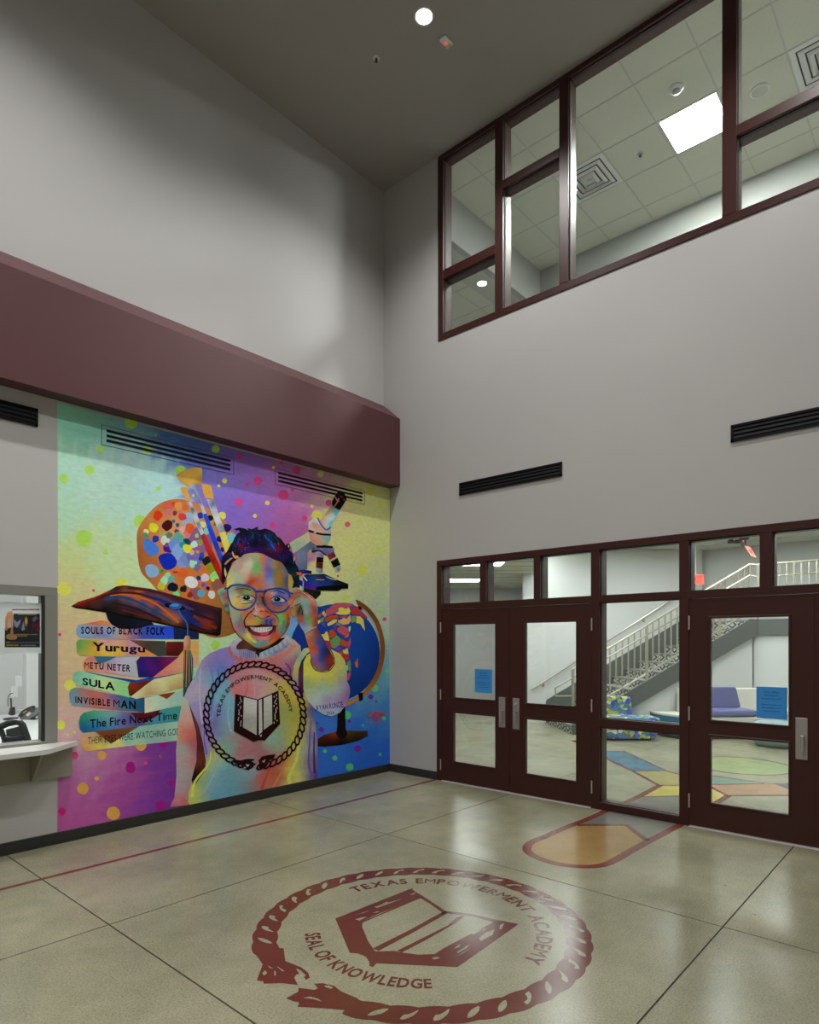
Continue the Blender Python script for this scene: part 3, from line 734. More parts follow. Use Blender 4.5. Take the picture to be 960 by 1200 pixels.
# ================================================================== lower room (behind the storefront)
def at(px, depth, z): 
    p = CAM + FW * depth + RT * (px - X0) / FPX * depth; return np.array([p[0], p[1], z])
def dl(d, l, z): p = CAM + FW * d + RT * l; return np.array([p[0], p[1], z])
LH = 3.75; BX = 8.6
struct(bx(BX, BX + .1, -9.4, 1.95, 0, LH), 'wall_back', M['bwall'], 'light grey back wall behind the stair')
q = .7071
struct(MB().prism([(BX, 1.95, 0), (BX + 1.9, 3.85, 0), (BX + 2.0, 3.75, 0), (BX + .1, 1.85, 0)], (0, 0, LH)), 'wall_back_angled', M['bwall'])
far = [dl(17.2, -6.0, 0), dl(17.2, 6.5, 0), dl(17.35, 6.5, 0), dl(17.35, -6.0, 0)]
struct(MB().prism(far, (0, 0, LH)), 'wall_far', M['bwall'])
struct(MB().prism([dl(14.2, 2.553, 0), dl(14.2, 2.93, 0), dl(17.2, 3.6, 0), dl(17.2, 3.095, 0)], (0, 0, LH)), 'wall_column', M['bwall'])
struct(bx(TH, 9, -9.5, -9.4, 0, LH), 'wall_lower_end', M['bwall'])
struct(bx(TH - .0, TH + .1, 0.3, 9.0, 0, LH), 'wall_lower_side', M['bwall'])
low = sempty('ceiling_low', (5, 2, 3.21))
build(MB().prism([dl(10.6, 0.2, 3.21), dl(10.6, 2.11, 3.21), dl(17.2, 3.42, 3.21), dl(17.2, -6, 3.21), dl(12.5, -6, 3.21)], (0, 0, .1)), 'ceiling_slab', M['tile'], low)
g = MB()
for k in range(9):
    d = 11.0 + k * .68; g.tube([dl(d, -3, 3.208), dl(d, d * .199, 3.208)], .008, 4)
build(g, 'ceiling_grid', M['tgrid'], low)
tile_ceiling('ceiling_lower', TH, BX, -9.4, 3.0, LH, 1.22, 0.6, -.4, label='acoustic tile ceiling of the room beyond the doors')
# troffers
def vtrof(d0, d1, l0, l1, z, label):
    c = (dl(d0, l0, z) + dl(d1, l1, z)) / 2
    t = thing('ceiling_light', label, 'ceiling light', (c[0], c[1], z), rotz=ANG)
    a, b_ = (d1 - d0) / 2, (l1 - l0) / 2
    build(bx(-a, a, -b_, b_, -.012, -.002), 'diffuser', M['low_light'], t, local=True)
    f = MB(); w = .02
    f.box(-a - w, -a, -b_ - w, b_ + w, -.014, 0); f.box(a, a + w, -b_ - w, b_ + w, -.014, 0); f.box(-a, a, -b_ - w, -b_, -.014, 0); f.box(-a, a, b_, b_ + w, -.014, 0)
    build(f, 'fixture_frame', M['white'], t, local=True)
vtrof(11.65, 12.25, .87, 1.75, 3.208, 'nearer rectangular light on the low ceiling behind the left transoms')
vtrof(14.7, 15.4, .93, 1.66, 3.208, 'farther rectangular light on the low ceiling behind the left transom')
for i, (x, y) in enumerate([(2.2, -1.4), (2.2, -4.4), (2.2, -7.3), (3.4, -3.0), (5.0, 0.9), (3.4, -5.9), (6.3, -3.4), (6.6, -6.6), (4.6, -0.3), (6.1, -1.9)]):
    troffer((x, y), LH - .02, 1.2, M['low_light'], 'rectangular ceiling light of the room beyond the doors, hidden behind the door head', ly=.6, group='lower room lights above the door head')  # hidden panels added to light the room; one set from its floor reflection

# stair: frame (s along, o towards the lobby, z)
N0 = np.array([4.72, -0.25, 0]); US = np.array([q, -q, 0]); WS = np.array([q, q, 0])
def st(s, o, z): return N0 + US * s - WS * o + np.array([0, 0, z])
def stT(p): return st(p[0], p[1], p[2])
M['stair'] = mat('dark_grey_stair_paint', (0.10, 0.108, 0.10), .45)
M['tread'] = mat('pale_tread', (.25, .26, .24), .5)
M['rail'] = mat('satin_rail', (.42, .39, .30), .32, metal=.55)
def pattern_mat():
    m = bpy.data.materials.new('geometric_riser_print'); m.use_nodes = True; nt = m.node_tree; b = nt.nodes['Principled BSDF']
    N = nt.nodes.new; L = nt.links.new
    def mth(op, x, y=None):
        n = N('ShaderNodeMath'); n.operation = op
        for i, v in enumerate((x, y)):
            if v is None: continue
            if isinstance(v, (int, float)): n.inputs[i].default_value = v
            else: L(v, n.inputs[i])
        return n.outputs[0]
    g = N('ShaderNodeNewGeometry'); s = N('ShaderNodeSeparateXYZ'); L(g.outputs['Position'], s.inputs[0])
    u = mth('MULTIPLY', mth('ADD', s.outputs[0], s.outputs[1]), .7071 * 3.0)
    a = mth('ABSOLUTE', mth('SUBTRACT', mth('FRACT', u), .5)); z = mth('MULTIPLY', s.outputs[2], 1 / .166)
    c = mth('ABSOLUTE', mth('SUBTRACT', mth('FRACT', z), .5))
    v = mth('GREATER_THAN', mth('FRACT', mth('MULTIPLY', mth('ADD', a, c), 2.0)), .5)
    mx = N('ShaderNodeMix'); mx.data_type = 'RGBA'; mx.inputs[6].default_value = (.60, .61, .56, 1); mx.inputs[7].default_value = (.045, .05, .045, 1)
    L(v, mx.inputs[0]); L(mx.outputs[2], b.inputs['Base Color']); b.inputs['Roughness'].default_value = .5
    return m
M['riser'] = pattern_mat()
stair = thing('staircase', 'straight staircase rising to the right beyond the doors with patterned risers', 'staircase', tuple(N0))
SW = 1.75; RUN = .288; RISE = .166; NR = 13
for k in range(NR):
    s0 = k * RUN
    build(MB().box(s0, s0 + .012, -SW, 0, k * RISE, (k + 1) * RISE - .03, T=stT), 'riser', M['riser'], stair)
    if k < NR - 1:
        build(MB().box(s0 - .025, s0 + RUN + .012, -SW, 0, (k + 1) * RISE - .03, (k + 1) * RISE, T=stT), 'tread', M['tread'], stair)
SE = NR * RUN - RUN
def strp(o0, o1, lo_off=0.0):
    # stringer profile in (s,z)
    P = [(-.02, 0), (.22, 0), (3.52, 1.86), (3.52, 2.16), (3.40, 2.165), (0.0, .20), (-.02, .18)]
    return MB().prism([st(a, o0, b_) for a, b_ in P], tuple(-WS * (o1 - o0)))
build(strp(0.0, 0.05), 'stringer', M['stair'], stair)
build(MB().prism([st(a, -SW - .05, b_) for a, b_ in [(-.02, 0), (.22, 0), (3.52, 1.86), (3.52, 2.46), (3.3, 2.40), (0.0, .50), (-.02, .46)]], tuple(-WS * .05)), 'stringer', M['stair'], stair)
# landing
LX0 = 7.19
build(MB().prism([(LX0, -2.72, 1.86), (LX0, -9.3, 1.86), (LX0 + .06, -9.3, 1.86), (LX0 + .06, -2.72, 1.86)], (0, 0, .30)), 'landing_fascia', M['stair'], stair)
build(MB().prism([(LX0 + .06, -2.72, 2.10), (LX0 + .06, -9.3, 2.10), (BX, -9.3, 2.10), (BX, -1.6, 2.10), tuple(st(3.46, -SW, 2.10)), ], (0, 0, .06)), 'landing_deck', M['tread'], stair)
# knee wall behind the stair that carries the wall rail
kw = MB().prism([st(a, -SW - .06, b_) for a, b_ in [(-.5, 0), (3.45, 0), (3.45, LH - .002), (-.5, LH - .002)]], tuple(WS * .12))
struct(kw, 'wall_stair_side', M['bwall'])
# wall under the stair and landing
uw = MB().prism([st(a, -.06, b_) for a, b_ in [(.30, 0), (3.50, 0), (3.50, 1.86), (.30, .05)]], tuple(WS * .08)); uw.box(LX0 + .05, LX0 + .15, -9.3, -2.7, 0, 1.87)
struct(uw, 'wall_under_stair', M['bwall'])
# guard rail
gr = thing('stair_guardrail', 'satin metal guardrail with balusters along the near side of the stair', 'railing', tuple(st(0, -.05, 0)))
zt = lambda s: 1.215 + .584 * s
zm = lambda s: 1.00 + .584 * s
zb = lambda s: .325 + .577 * s
SL = 3.42
LR = np.array([LX0 + .04, -2.70]) 
o_ = -0.03
build(MB().tube([st(0, o_, zt(0)), st(SL, o_, zt(SL)), (LR[0], LR[1] - .05, 3.20), (LR[0], -9.0, 3.20)], .021, 8), 'top_rail', M['rail'], gr)
build(MB().tube([st(-.33, o_, zm(-.33) + .07), st(SL, o_, zm(SL)), (LR[0], LR[1] - .05, 2.97), (LR[0], -9.0, 2.97)], .018, 8), 'hand_rail', M['rail'], gr)
build(MB().tube([st(-.33, o_, zm(-.33) + .07), st(-.33, o_, .72), st(0, o_, .72)], .018, 8), 'hand_rail', M['rail'], gr)
build(MB().tube([st(0, o_, zb(0)), st(SL, o_, zb(SL)), (LR[0], LR[1] - .05, 2.26), (LR[0], -9.0, 2.26)], .018, 8), 'bottom_rail', M['rail'], gr)
sB = .0
k = 0
while sB < SL + .01:
    thick = (k % 12 == 0)
    w = .022 if thick else .011
    build(MB().box(sB - w, sB + w, o_ - w, o_ + w, (zb(sB) if not thick else zb(sB) - .25), zt(sB), T=stT), 'post' if thick else 'baluster', M['rail'], gr)
    sB += .118; k += 1
y = -2.78; k = 0
while y > -6.2:
    thick = (k % 12 == 0); w = .02 if thick else .012
    build(bx(LR[0] - w, LR[0] + w, y - w, y + w, 2.16 if thick else 2.26, 3.20), 'post' if thick else 'baluster', M['rail'], gr)
    y -= .118; k += 1
wr = thing('wall_handrail', 'sloping metal handrail bracketed to the wall behind the stair', 'handrail', tuple(st(0, -SW, .9)))
z0 = .72; sl = (2.61 - .72) / math.hypot(7.83 - 5.71, 2.12)
def farst(s, z): return np.array([5.71, 1.23, 0]) + US * s + np.array([0, 0, z]) - WS * 0.02
build(MB().tube([farst(0, z0), farst(3.6, z0 + sl * 3.6)], .02, 8), 'rail', M['rail'], wr)
for s in (.25, 1.35, 2.45, 3.4):
    b_ = MB().tube([farst(s, z0 + sl * s - .02), farst(s, z0 + sl * s - .07), farst(s, z0 + sl * s - .07) + WS * .09], .009, 6)
    b_.lathe([(.034, 0), (.034, .01)], tuple(farst(s, z0 + sl * s - .07)), 12, 'x')
    build(b_, 'bracket', M['rail'], wr)

# furniture beyond the doors
M['f_purple'] = mat('purple_vinyl', (.155, .16, .33), .45); M['f_white'] = mat('cream_vinyl', (.68, .66, .58), .5)
M['f_blue'] = mat('deep_blue_vinyl', (.035, .15, .27), .45); M['f_pale'] = mat('pale_blue_vinyl', (.27, .38, .42), .5)
def rb_box(s0, s1, o0, o1, z0, z1, b): return MB().box(s0, s1, o0, o1, z0, z1, T=stT, b=b)
so = thing('sofa', 'purple cushioned banquette sofa with cream shell under the stair', 'sofa', tuple(st(2.5, .4, 0)))
build(rb_box(1.95, 4.1, .05, .74, .10, .40, .03), 'base', M['f_white'], so)
build(rb_box(2.0, 4.05, .10, .70, .0, .12, .01), 'plinth', M['base'], so)
build(rb_box(1.95, 4.1, .05, .17, .3, .87, .03), 'back_shell', M['f_white'], so)
build(rb_box(2.0, 3.08, .18, .76, .40, .52, .035), 'seat_cushion', M['f_purple'], so)
bk = MB().box(0, 1, 0, 1, 0, 1, b=.06, T=lambda p: st(2.0 + p[0] * (1.05 - .10 * p[2]), .17 + p[1] * .14, .52 + p[2] * .38))
build(bk, 'back_cushion', M['f_purple'], so)
build(rb_box(3.62, 4.1, .18, .76, .40, .52, .035), 'seat_cushion', M['f_white'], so)
be = thing('bench', 'low blue upholstered bench with a cream top beside the sofa', 'bench', tuple(at(785, 11.5, 0)))
c0 = at(803, 11.9, 0)
P = [at(766, 12.1, 0), at(770, 11.75, 0), at(785, 11.45, 0), at(800, 11.25, 0), at(830, 11.2, 0), at(830, 12.1, 0)]
P = [np.array(p) for p in smooth_closed([p[:2] for p in P], 5)]
build(MB().prism([(p[0], p[1], .06) for p in P], (0, 0, .33)), 'body', M['f_blue'], be)
cc = np.mean(P, axis=0)
build(MB().prism([(*(cc + (p - cc) * 1.015), .39) for p in P], (0, 0, .035)), 'seat_pad', M['f_white'], be)
build(MB().prism([(*(cc + (p - cc) * .93), 0) for p in P], (0, 0, .06)), 'plinth', M['base'], be)
po = thing('pouf', 'pale blue round pouf on the floor beyond the single door', 'pouf', tuple(at(909, 10.55, 0)))
build(MB().lathe([(.26, 0), (.30, .03), (.36, .10), (.385, .22), (.36, .34), (.28, .40), (.1, .42)], tuple(at(909, 10.55, 0)), 32), 'cushion', M['f_pale'], po)
build(MB().lathe([(.25, 0.0), (.25, .012)], tuple(at(909, 10.55, 0)), 32), 'foot_ring', M['base'], po)
def fabric():
    m = bpy.data.materials.new('oval_print_fabric'); m.use_nodes = True; nt = m.node_tree; b = nt.nodes['Principled BSDF']
    N = nt.nodes.new; L = nt.links.new; g = N('ShaderNodeTexCoord')
    def lay(sc, off):
        mp = N('ShaderNodeMapping'); mp.inputs['Location'].default_value = (off, off * .7, off * 1.3); L(g.outputs['Object'], mp.inputs[0])
        v = N('ShaderNodeTexVoronoi'); v.inputs['Scale'].default_value = sc; v.inputs['Randomness'].default_value = .9; L(mp.outputs[0], v.inputs['Vector'])
        s = N('ShaderNodeSeparateColor'); L(v.outputs['Color'], s.inputs[0])
        r = N('ShaderNodeValToRGB'); r.color_ramp.interpolation = 'CONSTANT'; L(s.outputs[0], r.inputs[0]); return v, r
    v, r = lay(14, 0)
    cs = [(.03, .08, .38), (.42, .46, .05), (.08, .19, .50), (.60, .60, .50), (.05, .19, .22), (.10, .10, .32), (.16, .20, .08)]
    e = r.color_ramp.elements; e[0].color = (*cs[0], 1); e[1].position = .15; e[1].color = (*cs[1], 1)
    for i, c in enumerate(cs[2:]): x = e.new(.3 + .14 * i); x.color = (*c, 1)
    L(r.outputs[0], b.inputs['Base Color']); b.inputs['Roughness'].default_value = .8
    return m
M['print'] = fabric()
ch = thing('lounge_chair', 'lounge chair in blue, green and cream oval print fabric below the stair', 'chair', tuple(at(722, 11.4, 0)))
def vb(px0, px1, d0, d1, z0, z1, b, tw=0): 
    l0 = (px0 - 480) / FPX * 11.6; l1 = (px1 - 480) / FPX * 11.6
    def T(p):
        k = (p[2] - z0) / (z1 - z0)
        return dl(p[0], p[1] * (1) + tw * (0.5 - k) * (p[1] - (l0 + l1) / 2) * 2, p[2])
    return MB().box(d0, d1, l0, l1, z0, z1, T=T, b=b)
build(vb(696, 761, 11.05, 11.72, .20, .41, .05), 'seat', M['print'], ch)
build(vb(700, 758, 11.08, 11.70, .03, .20, .03, -.04), 'base', M['print'], ch)
build(vb(690, 741, 11.58, 11.76, .35, .73, .04, .06), 'backrest', M['print'], ch)
build(vb(708, 752, 11.15, 11.65, 0, .03, .0), 'plinth', M['base'], ch)
# exit sign reflection built as a sign, and camera-like fixtures on the far ceiling
M['ex_red'] = mat('exit_red', (.9, .08, .05), .5, emit=(1.0, .07, .04), estr=1.1)
M['ex_dark'] = mat('exit_letter_red', (.3, .02, .02), .5)
ex = thing('exit_sign_reflection', 'red lit exit sign seen behind the transom at the left of the stair rail', 'exit sign', tuple(at(816, 12.6, 3.13)))
e0, e1 = at(806.5, 12.6, 2.885), at(825, 12.6, 3.07)
exT = lambda p: at(0, 0, 0) * 0 + np.array([*(dl(12.6 + p[1], (806.5 - 480) / FPX * 12.6 + p[0], 0)[:2]), p[2]])
EW = (825 - 806.5) / FPX * 12.6
build(MB().box(0, EW, 0, .05, 2.885, 3.07, T=exT), 'housing', M['ex_red'], ex)
mb = MB(); text_quad(mb, 'EXIT', exT((.03, -.003, 3.04)), exT((EW - .03, -.003, 3.04)), exT((.03, -.003, 2.92)), exT((EW - .03, -.003, 2.92)), bold=.02)
build(mb, 'lettering', M['ex_dark'], ex, fixn=False)
build(MB().tube([exT((EW / 2, .025, 3.07)), exT((EW / 2, .025, LH))], .006, 6), 'hanger', M['tgrid'], ex)
cm = thing('emergency_light', 'dark ceiling fixture with two small lamp heads above the stair landing', 'emergency light', tuple(at(872, 12.0, LH)))
build(MB().tube([at(867, 12.0, LH - .05), at(878, 11.9, LH - .05)], .05, 8), 'housing', M['base'], cm)
for px_ in (857, 864.5): build(MB().lathe([(.06, 0), (.075, .03), (.04, .07)], tuple(at(px_, 12.4, LH - .09)), 12), 'lamp_head', M['base'], cm)
build(MB().lathe([(.05, 0), (.055, .08), (.03, .14)], tuple(at(871, 12.0, 3.56)), 12), 'camera_body', M['base'], cm)
build(MB().lathe([(.012, 0), (.012, .02)], tuple(at(871.2, 11.94, 3.62)), 8), 'red_led', M['ex_red'], cm)
ep = thing('hanging_exit_sign', 'slanting edge-lit red acrylic exit panel hanging below the dark fixture', 'exit sign', tuple(at(879, 11.9, 3.3)))
M['ex_pale'] = mat('lit_acrylic', (.8, .3, .28), .3, emit=(1, .28, .24), estr=.55)
pp = [at(872.5, 11.9, 1.7 + (754.2 - 639) / FPX * 11.9), at(879.5, 12.0, 1.7 + (754.2 - 641) / FPX * 12.0), at(887, 12.0, 1.7 + (754.2 - 653.5) / FPX * 12.0), at(880.5, 11.9, 1.7 + (754.2 - 651.5) / FPX * 11.9)]
build(MB().prism(pp, tuple(FW * .012)), 'panel', M['ex_pale'], ep)
pc = np.mean(pp, axis=0)
build(MB().prism([pc + (p - pc) * .42 - FW * .004 for p in pp], tuple(FW * .002)), 'arrow_mark', M['ex_red'], ep)
# blue notices taped inside the door glass
M['paper'] = paper('blue_paper', (.14, .42, .70), .7); M['ink'] = mat('black_ink', (.008, .012, .03), .6)
def notice(y0, y1, z0, z1, lab, lines):
    t = thing('notice', lab, 'notice', (0.017, (y0 + y1) / 2, (z0 + z1) / 2))
    build(bx(.0160, .0175, y1, y0, z0, z1), 'sheet', M['paper'], t)
    mb = MB(); H = z1 - z0; Wd = abs(y0 - y1)
    for (s, fy, w, hh) in lines:
        zc = z1 - fy * H; a = (y0 + y1) / 2 + w * Wd / 2; b_ = (y0 + y1) / 2 - w * Wd / 2; h = hh * H
        text_quad(mb, s, (.0155, a, zc + h), (.0155, b_, zc + h), (.0155, a, zc), (.0155, b_, zc), bold=.015)
    build(mb, 'lettering', M['ink'], t, fixn=False)
L6 = [('After 8:30am', .19, .50, .045), ('No Visitors', .29, .45, .045), ('beyond this point', .39, .68, .04), ('Please return to', .58, .66, .04), ('the window for a', .68, .66, .04), ("visitor's badge", .78, .58, .04)]
notice(-1.380, -1.626, 1.120, 1.397, 'blue paper notice on the left leaf of the double door', L6)
notice(-4.403, -4.640, 1.050, 1.325, 'blue paper notice on the glass of the single right door', L6)

# ================================================================== ticket window, counter, office
M['alu'] = mat('grey_painted_frame', (.24, .24, .21), .45)
tw = sempty('window_3', ((WX0 + WX1) / 2, 0, WZ0), 'grey framed service window at the left edge of view')
F_ = MB(); fy0, fy1 = -.012, .14
F_.box(WX0, WX1, fy0, fy1, WZ1 - .075, WZ1, b=.003); F_.box(WX0, WX1, fy0, fy1, WZ0, WZ0 + .022, b=.003)
build(F_, 'frame_rail', M['alu'], tw)
build(bx(WX1 - .10, WX1, fy0, fy1, WZ0 + .022, WZ1 - .075, b=.003), 'frame_jamb', M['alu'], tw)
build(bx(WX0, WX0 + .10, fy0, fy1, WZ0 + .022, WZ1 - .075, b=.003), 'frame_jamb', M['alu'], tw)
build(bx(WX1 - .118, WX1 - .098, -.013, .02, WZ0 + .022, WZ1 - .075), 'gasket', M['gasket'], tw)
build(bx(WX0 + .1, WX1 - .110, .006, .012, WZ0 + .024, WZ1 - .077), 'pane', M['glass'], tw)
ct = thing('counter', 'white counter shelf with a clipped corner under the service window', 'counter', (-4.6, -.15, .82))
M['counter'] = mat('white_solid_surface', (.66, .65, .62), .28, noise=.04, nscale=9)
CP = [(-6.2, .05), (WX1 - .002, .05), (WX1 - .002, -.012), (-3.972, -.013), (-3.972, -.05), (-4.300, -.325), (-4.42, -.352), (-6.2, -.352)]
mb = MB().prism([(x, y, .823) for x, y in [(-6.2, -.0125), (-3.972, -.0125), (-3.972, -.05), (-4.290, -.335), (-4.36, -.352), (-6.2, -.352)]], (0, 0, .038))
build(mb, 'counter_top', M['counter'], ct)
M['apron'] = mat('grey_laminate', (.30, .28, .23), .5, noise=.05, nscale=20)
build(bx(-6.2, -4.008, -.03, -.0125, .565, .823), 'apron', M['apron'], ct)
for gx in (-4.31, -5.6):
    build(MB().prism([(gx, -.03, .565), (gx, -.03, .823), (gx, -.27, .823), (gx, -.26, .80), (gx, -.045, .565)], (-.02, 0, 0)), 'bracket', M['apron'], ct)
# office shell
M['owall'] = mat('office_white_wall', (.56, .56, .55), .6)
OX0, OX1, OY1 = -7.5, -1.2, 3.4
struct(bx(OX0, OX1, OY1, OY1 + .1, 0, 3.0), 'wall_office_back', M['owall']); struct(bx(OX1, OX1 + .1, TH, OY1, 0, 3.0), 'wall_office_side', M['owall'])
struct(bx(OX0 - .1, OX0, TH, OY1, 0, 3.0), 'wall_office_end', M['owall']); struct(bx(OX0, OX1, TH, OY1, 2.95, 3.0), 'ceiling_office', M['owall'])
troffer((-4.2, 1.4), 2.945, 1.2, M['off_light'], 'flat panel light on the office ceiling behind the service window', ly=1.2)
ps = thing('poster', 'white poster with a dark gig picture taped inside the service window', 'poster', (-4.39, .068, 1.62))
M['pwhite'] = paper('poster_paper', (.80, .80, .80))
fy = .0130
def PW(u, v, dy=0):   # poster coords from crop (0,700) scale 17.14
    p = onY(u / 17.14, 700 + v / 17.14, fy); return np.array([p[0], fy - .0006 - dy, p[2]])
p0 = onY(0.5, 705, fy); p1 = onY(49, 765.5, fy)
build(bx(p0[0] - .02, p1[0], fy, fy + .0015, p1[2], p0[2]), 'sheet', M['pwhite'], ps)
def poster_patch(name, P, c, d, sm=0, em=0):
    if sm: P = [tuple(p) for p in smooth_closed(P, sm)]
    v, f = poly_faces(P); mb = MB(); mb.add([PW(p[0], p[1], d) for p in v], f)
    build(mb, name, paper('print_' + name, c), ps, fixn=False)
poster_patch('picture', [(95, 610), (95, 1005), (800, 1005), (800, 330), (270, 330), (260, 610)], (.022, .02, .035), .0002)
poster_patch('stage_photo', [(268, 350), (500, 380), (520, 660), (268, 600)], (.07, .09, .19), .0004)
poster_patch('white_figure', [(275, 430), (340, 500), (410, 440), (400, 520), (340, 610), (290, 560)], (.62, .66, .78), .0006, 2)
poster_patch('white_column', [(430, 640), (470, 480), (500, 650), (440, 670)], (.6, .62, .75), .0006)
poster_patch('flame', [(525, 380), (560, 470), (525, 590), (490, 480)], (.95, .42, .08), .0006, 3)
poster_patch('flame_core', [(525, 430), (542, 480), (522, 540), (508, 480)], (1, .85, .35), .0008, 3)
poster_patch('red_player', [(650, 530), (760, 450), (800, 560), (795, 690), (700, 640)], (.30, .03, .05), .0006, 2)
poster_patch('violet_player', [(650, 430), (720, 380), (770, 430), (740, 500), (670, 490)], (.30, .26, .45), .0006, 2)
poster_patch('banjo_arm', [(100, 660), (105, 400), (150, 300), (240, 270), (262, 360), (250, 560), (270, 740), (200, 730), (225, 600), (150, 640), (140, 670)], (.85, .42, .20), .0008)
poster_patch('banjo_window', [(165, 440), (215, 430), (215, 600), (160, 610)], (.85, .85, .84), .001)
poster_patch('banjo_drum', [(120, 790), (150, 745), (230, 735), (320, 760), (345, 800), (310, 845), (200, 850), (140, 825)], (.85, .45, .22), .001, 3)
def ptext(name, words, u0, u1, v0, v1, c):      # unreadably small print: one short bar per word
    mb = MB(); tot = sum(words) + .5 * (len(words) - 1); x = 0
    for w in words:
        a, e = u0 + (u1 - u0) * x / tot, u0 + (u1 - u0) * (x + w) / tot
        mb.add([PW(a, v1, .0012), PW(e, v1, .0012), PW(e, v0, .0012), PW(a, v0, .0012)], [(0, 1, 2, 3)]); x += w + .5
    o = build(mb, name, paper('print_ink_' + name, c), ps, fixn=False); o['kind'] = 'stuff'
ptext('headline_print', (6, 3, 5, 2, 6, 5), 240, 790, 235, 258, (.32, .04, .08)); ptext('title_print', (5, 8), 350, 730, 338, 355, (.7, .5, .08))
ptext('gold_print', (4, 6, 3, 7), 300, 750, 738, 754, (.7, .55, .08)); ptext('gold_print', (4, 3, 4), 350, 540, 768, 786, (.7, .6, .1))
ptext('footer_print', (5,), 120, 210, 896, 918, (.7, .5, .05)); ptext('small_print', (6, 3, 5, 4, 7, 5), 225, 780, 905, 917, (.4, .4, .45))
ptext('footer_print', (6, 3), 120, 365, 948, 975, (.7, .5, .05)); ptext('small_print', (4, 6, 3, 5), 410, 720, 957, 972, (.5, .5, .55))
# office furniture seen through the glass: at(px, depth)
DZ = .80
M['desk'] = mat('white_desktop', (.74, .74, .73), .35)
dk = thing('desk', 'white desk top behind the service window', 'desk', (-4.4, 1.9, 0))
build(bx(-7.0, -1.35, .75, OY1 - .02, DZ - .04, DZ, b=.005), 'desktop', M['desk'], dk)
build(bx(-6.9, -6.8, .9, 3.3, 0, DZ - .04), 'end_panel', M['desk'], dk); build(bx(-1.6, -1.5, .9, 3.3, 0, DZ - .04), 'end_panel', M['desk'], dk)
def onD(px, py): return onZ(px, py, DZ)
pil = struct(bx(*[onY(27, 780, OY1)[0], onY(41, 780, OY1)[0]], OY1 - .12, OY1, 0, 2.95), 'trim_4', mat('office_pilaster', (.74, .74, .73), .6))
pt = onY(22, 798, OY1 - .0)
for px_, py_, lb in ((21.5, 798, 'upper'), (16.5, 810.5, 'lower')):
    c = onY(px_, py_, OY1); t = thing('wall_plate', '%s white wall plate on the office wall left of the pilaster' % lb, 'wall plate', (c[0], OY1, c[2]))
    build(bx(c[0] - .04, c[0] + .04, OY1 - .008, OY1, c[2] - .07, c[2] + .07, b=.003), 'plate', M['white'], t)
    build(bx(c[0] - .012, c[0] + .012, OY1 - .012, OY1 - .008, c[2] - .03, c[2] + .03), 'insert', M['desk'], t)
# dark band at right (chair rail / monitor edge)
c0, c1 = onY(41, 819, OY1), onY(53, 828, OY1)
t = thing('pin_rail', 'dark grey rail on the office wall at the right jamb', 'wall rail', (c0[0], OY1, c0[2]))
build(bx(c0[0], c1[0] + .3, OY1 - .03, OY1, c1[2], c0[2]), 'rail', mat('grey_rail', (.12, .13, .12), .5), t)
build(bx(c0[0], c1[0] + .3, OY1 - .034, OY1 - .03, c0[2] - .012, c0[2]), 'rail_cap', M['base'], t)
# phone
M['phone'] = mat('phone_grey_plastic', (.20, .20, .18), .4); M['dark'] = mat('dark_plastic', (.03, .03, .032), .4)
D0 = onD(35, 843.5); dd = float((D0 - CAM) @ FW); sc_ = dd / FPX
def ph(px, py, off=0): 
    p = CAM + FW * (dd + off) + RT * (px - X0) / FPX * dd; return np.array([p[0], p[1], 1.70 + (Y0 - py) / FPX * dd])
def slab(name, P, off, thick, m, par, ox=0, oy=780, s=12.0):
    return build(MB().prism([ph(ox + x / s, oy + y / s, off) for x, y in P], tuple(FW * thick)), name, m, par)
tp = thing('desk_phone', 'grey desk phone with a lit screen on the white desk', 'phone', tuple(ph(34, 842)))
slab('body', [(270, 715), (330, 650), (420, 600), (500, 600), (555, 610), (520, 680), (380, 765), (300, 770)], 0, .12, M['phone'], tp)
slab('handset', [(270, 710), (320, 640), (400, 590), (470, 562), (495, 575), (480, 600), (400, 625), (330, 680), (300, 715)], -.03, .04, M['dark'], tp)
slab('screen', [(425, 655), (460, 615), (500, 612), (470, 650)], -.012, .01, mat('lcd_blue', (.08, .13, .25), .2), tp)
slab('button_pad', [(370, 690), (415, 650), (445, 665), (400, 715)], -.012, .01, M['white'], tp)
slab('orange_note', [(345, 655), (395, 625), (400, 635), (350, 665)], -.035, .003, mat('orange_label', (.9, .45, .08), .5), tp)
slab('stand', [(480, 700), (540, 660), (560, 720), (540, 750), (500, 745), (520, 720)], .02, .06, M['phone'], tp)
slab('foot', [(380, 765), (450, 740), (480, 750), (500, 765), (470, 770)], .0, .06, M['dark'], tp)
mc = thing('desk_microphone', 'black gooseneck microphone standing on the office desk', 'microphone', tuple(ph(12, 838)))
build(MB().tube([ph(9.7, 828), ph(9.2, 822), ph(9.5, 817), ph(11, 814), ph(13, 812.8), ph(15.5, 812.5)], .0045, 6), 'gooseneck', M['dark'], mc)
build(MB().tube([ph(12.7, 818), ph(13.2, 828), ph(13.2, 836)], .010, 8), 'antenna', M['dark'], mc)
slab('base', [(115, 690), (140, 590), (175, 585), (180, 690), (165, 702)], 0, .05, M['dark'], mc)
slab('keypad', [(75, 742), (110, 730), (220, 732), (225, 745), (200, 762), (90, 760)], -.05, .10, M['dark'], mc)
cu = thing('paper_cup', 'white cup beside the desk phone', 'cup', tuple(ph(17.5, 838)))
c = ph(18.6, 838.5, .12); build(MB().lathe([(.03, 0), (.038, .11)], (c[0], c[1], DZ), 16), 'cup_body', M['white'], cu)
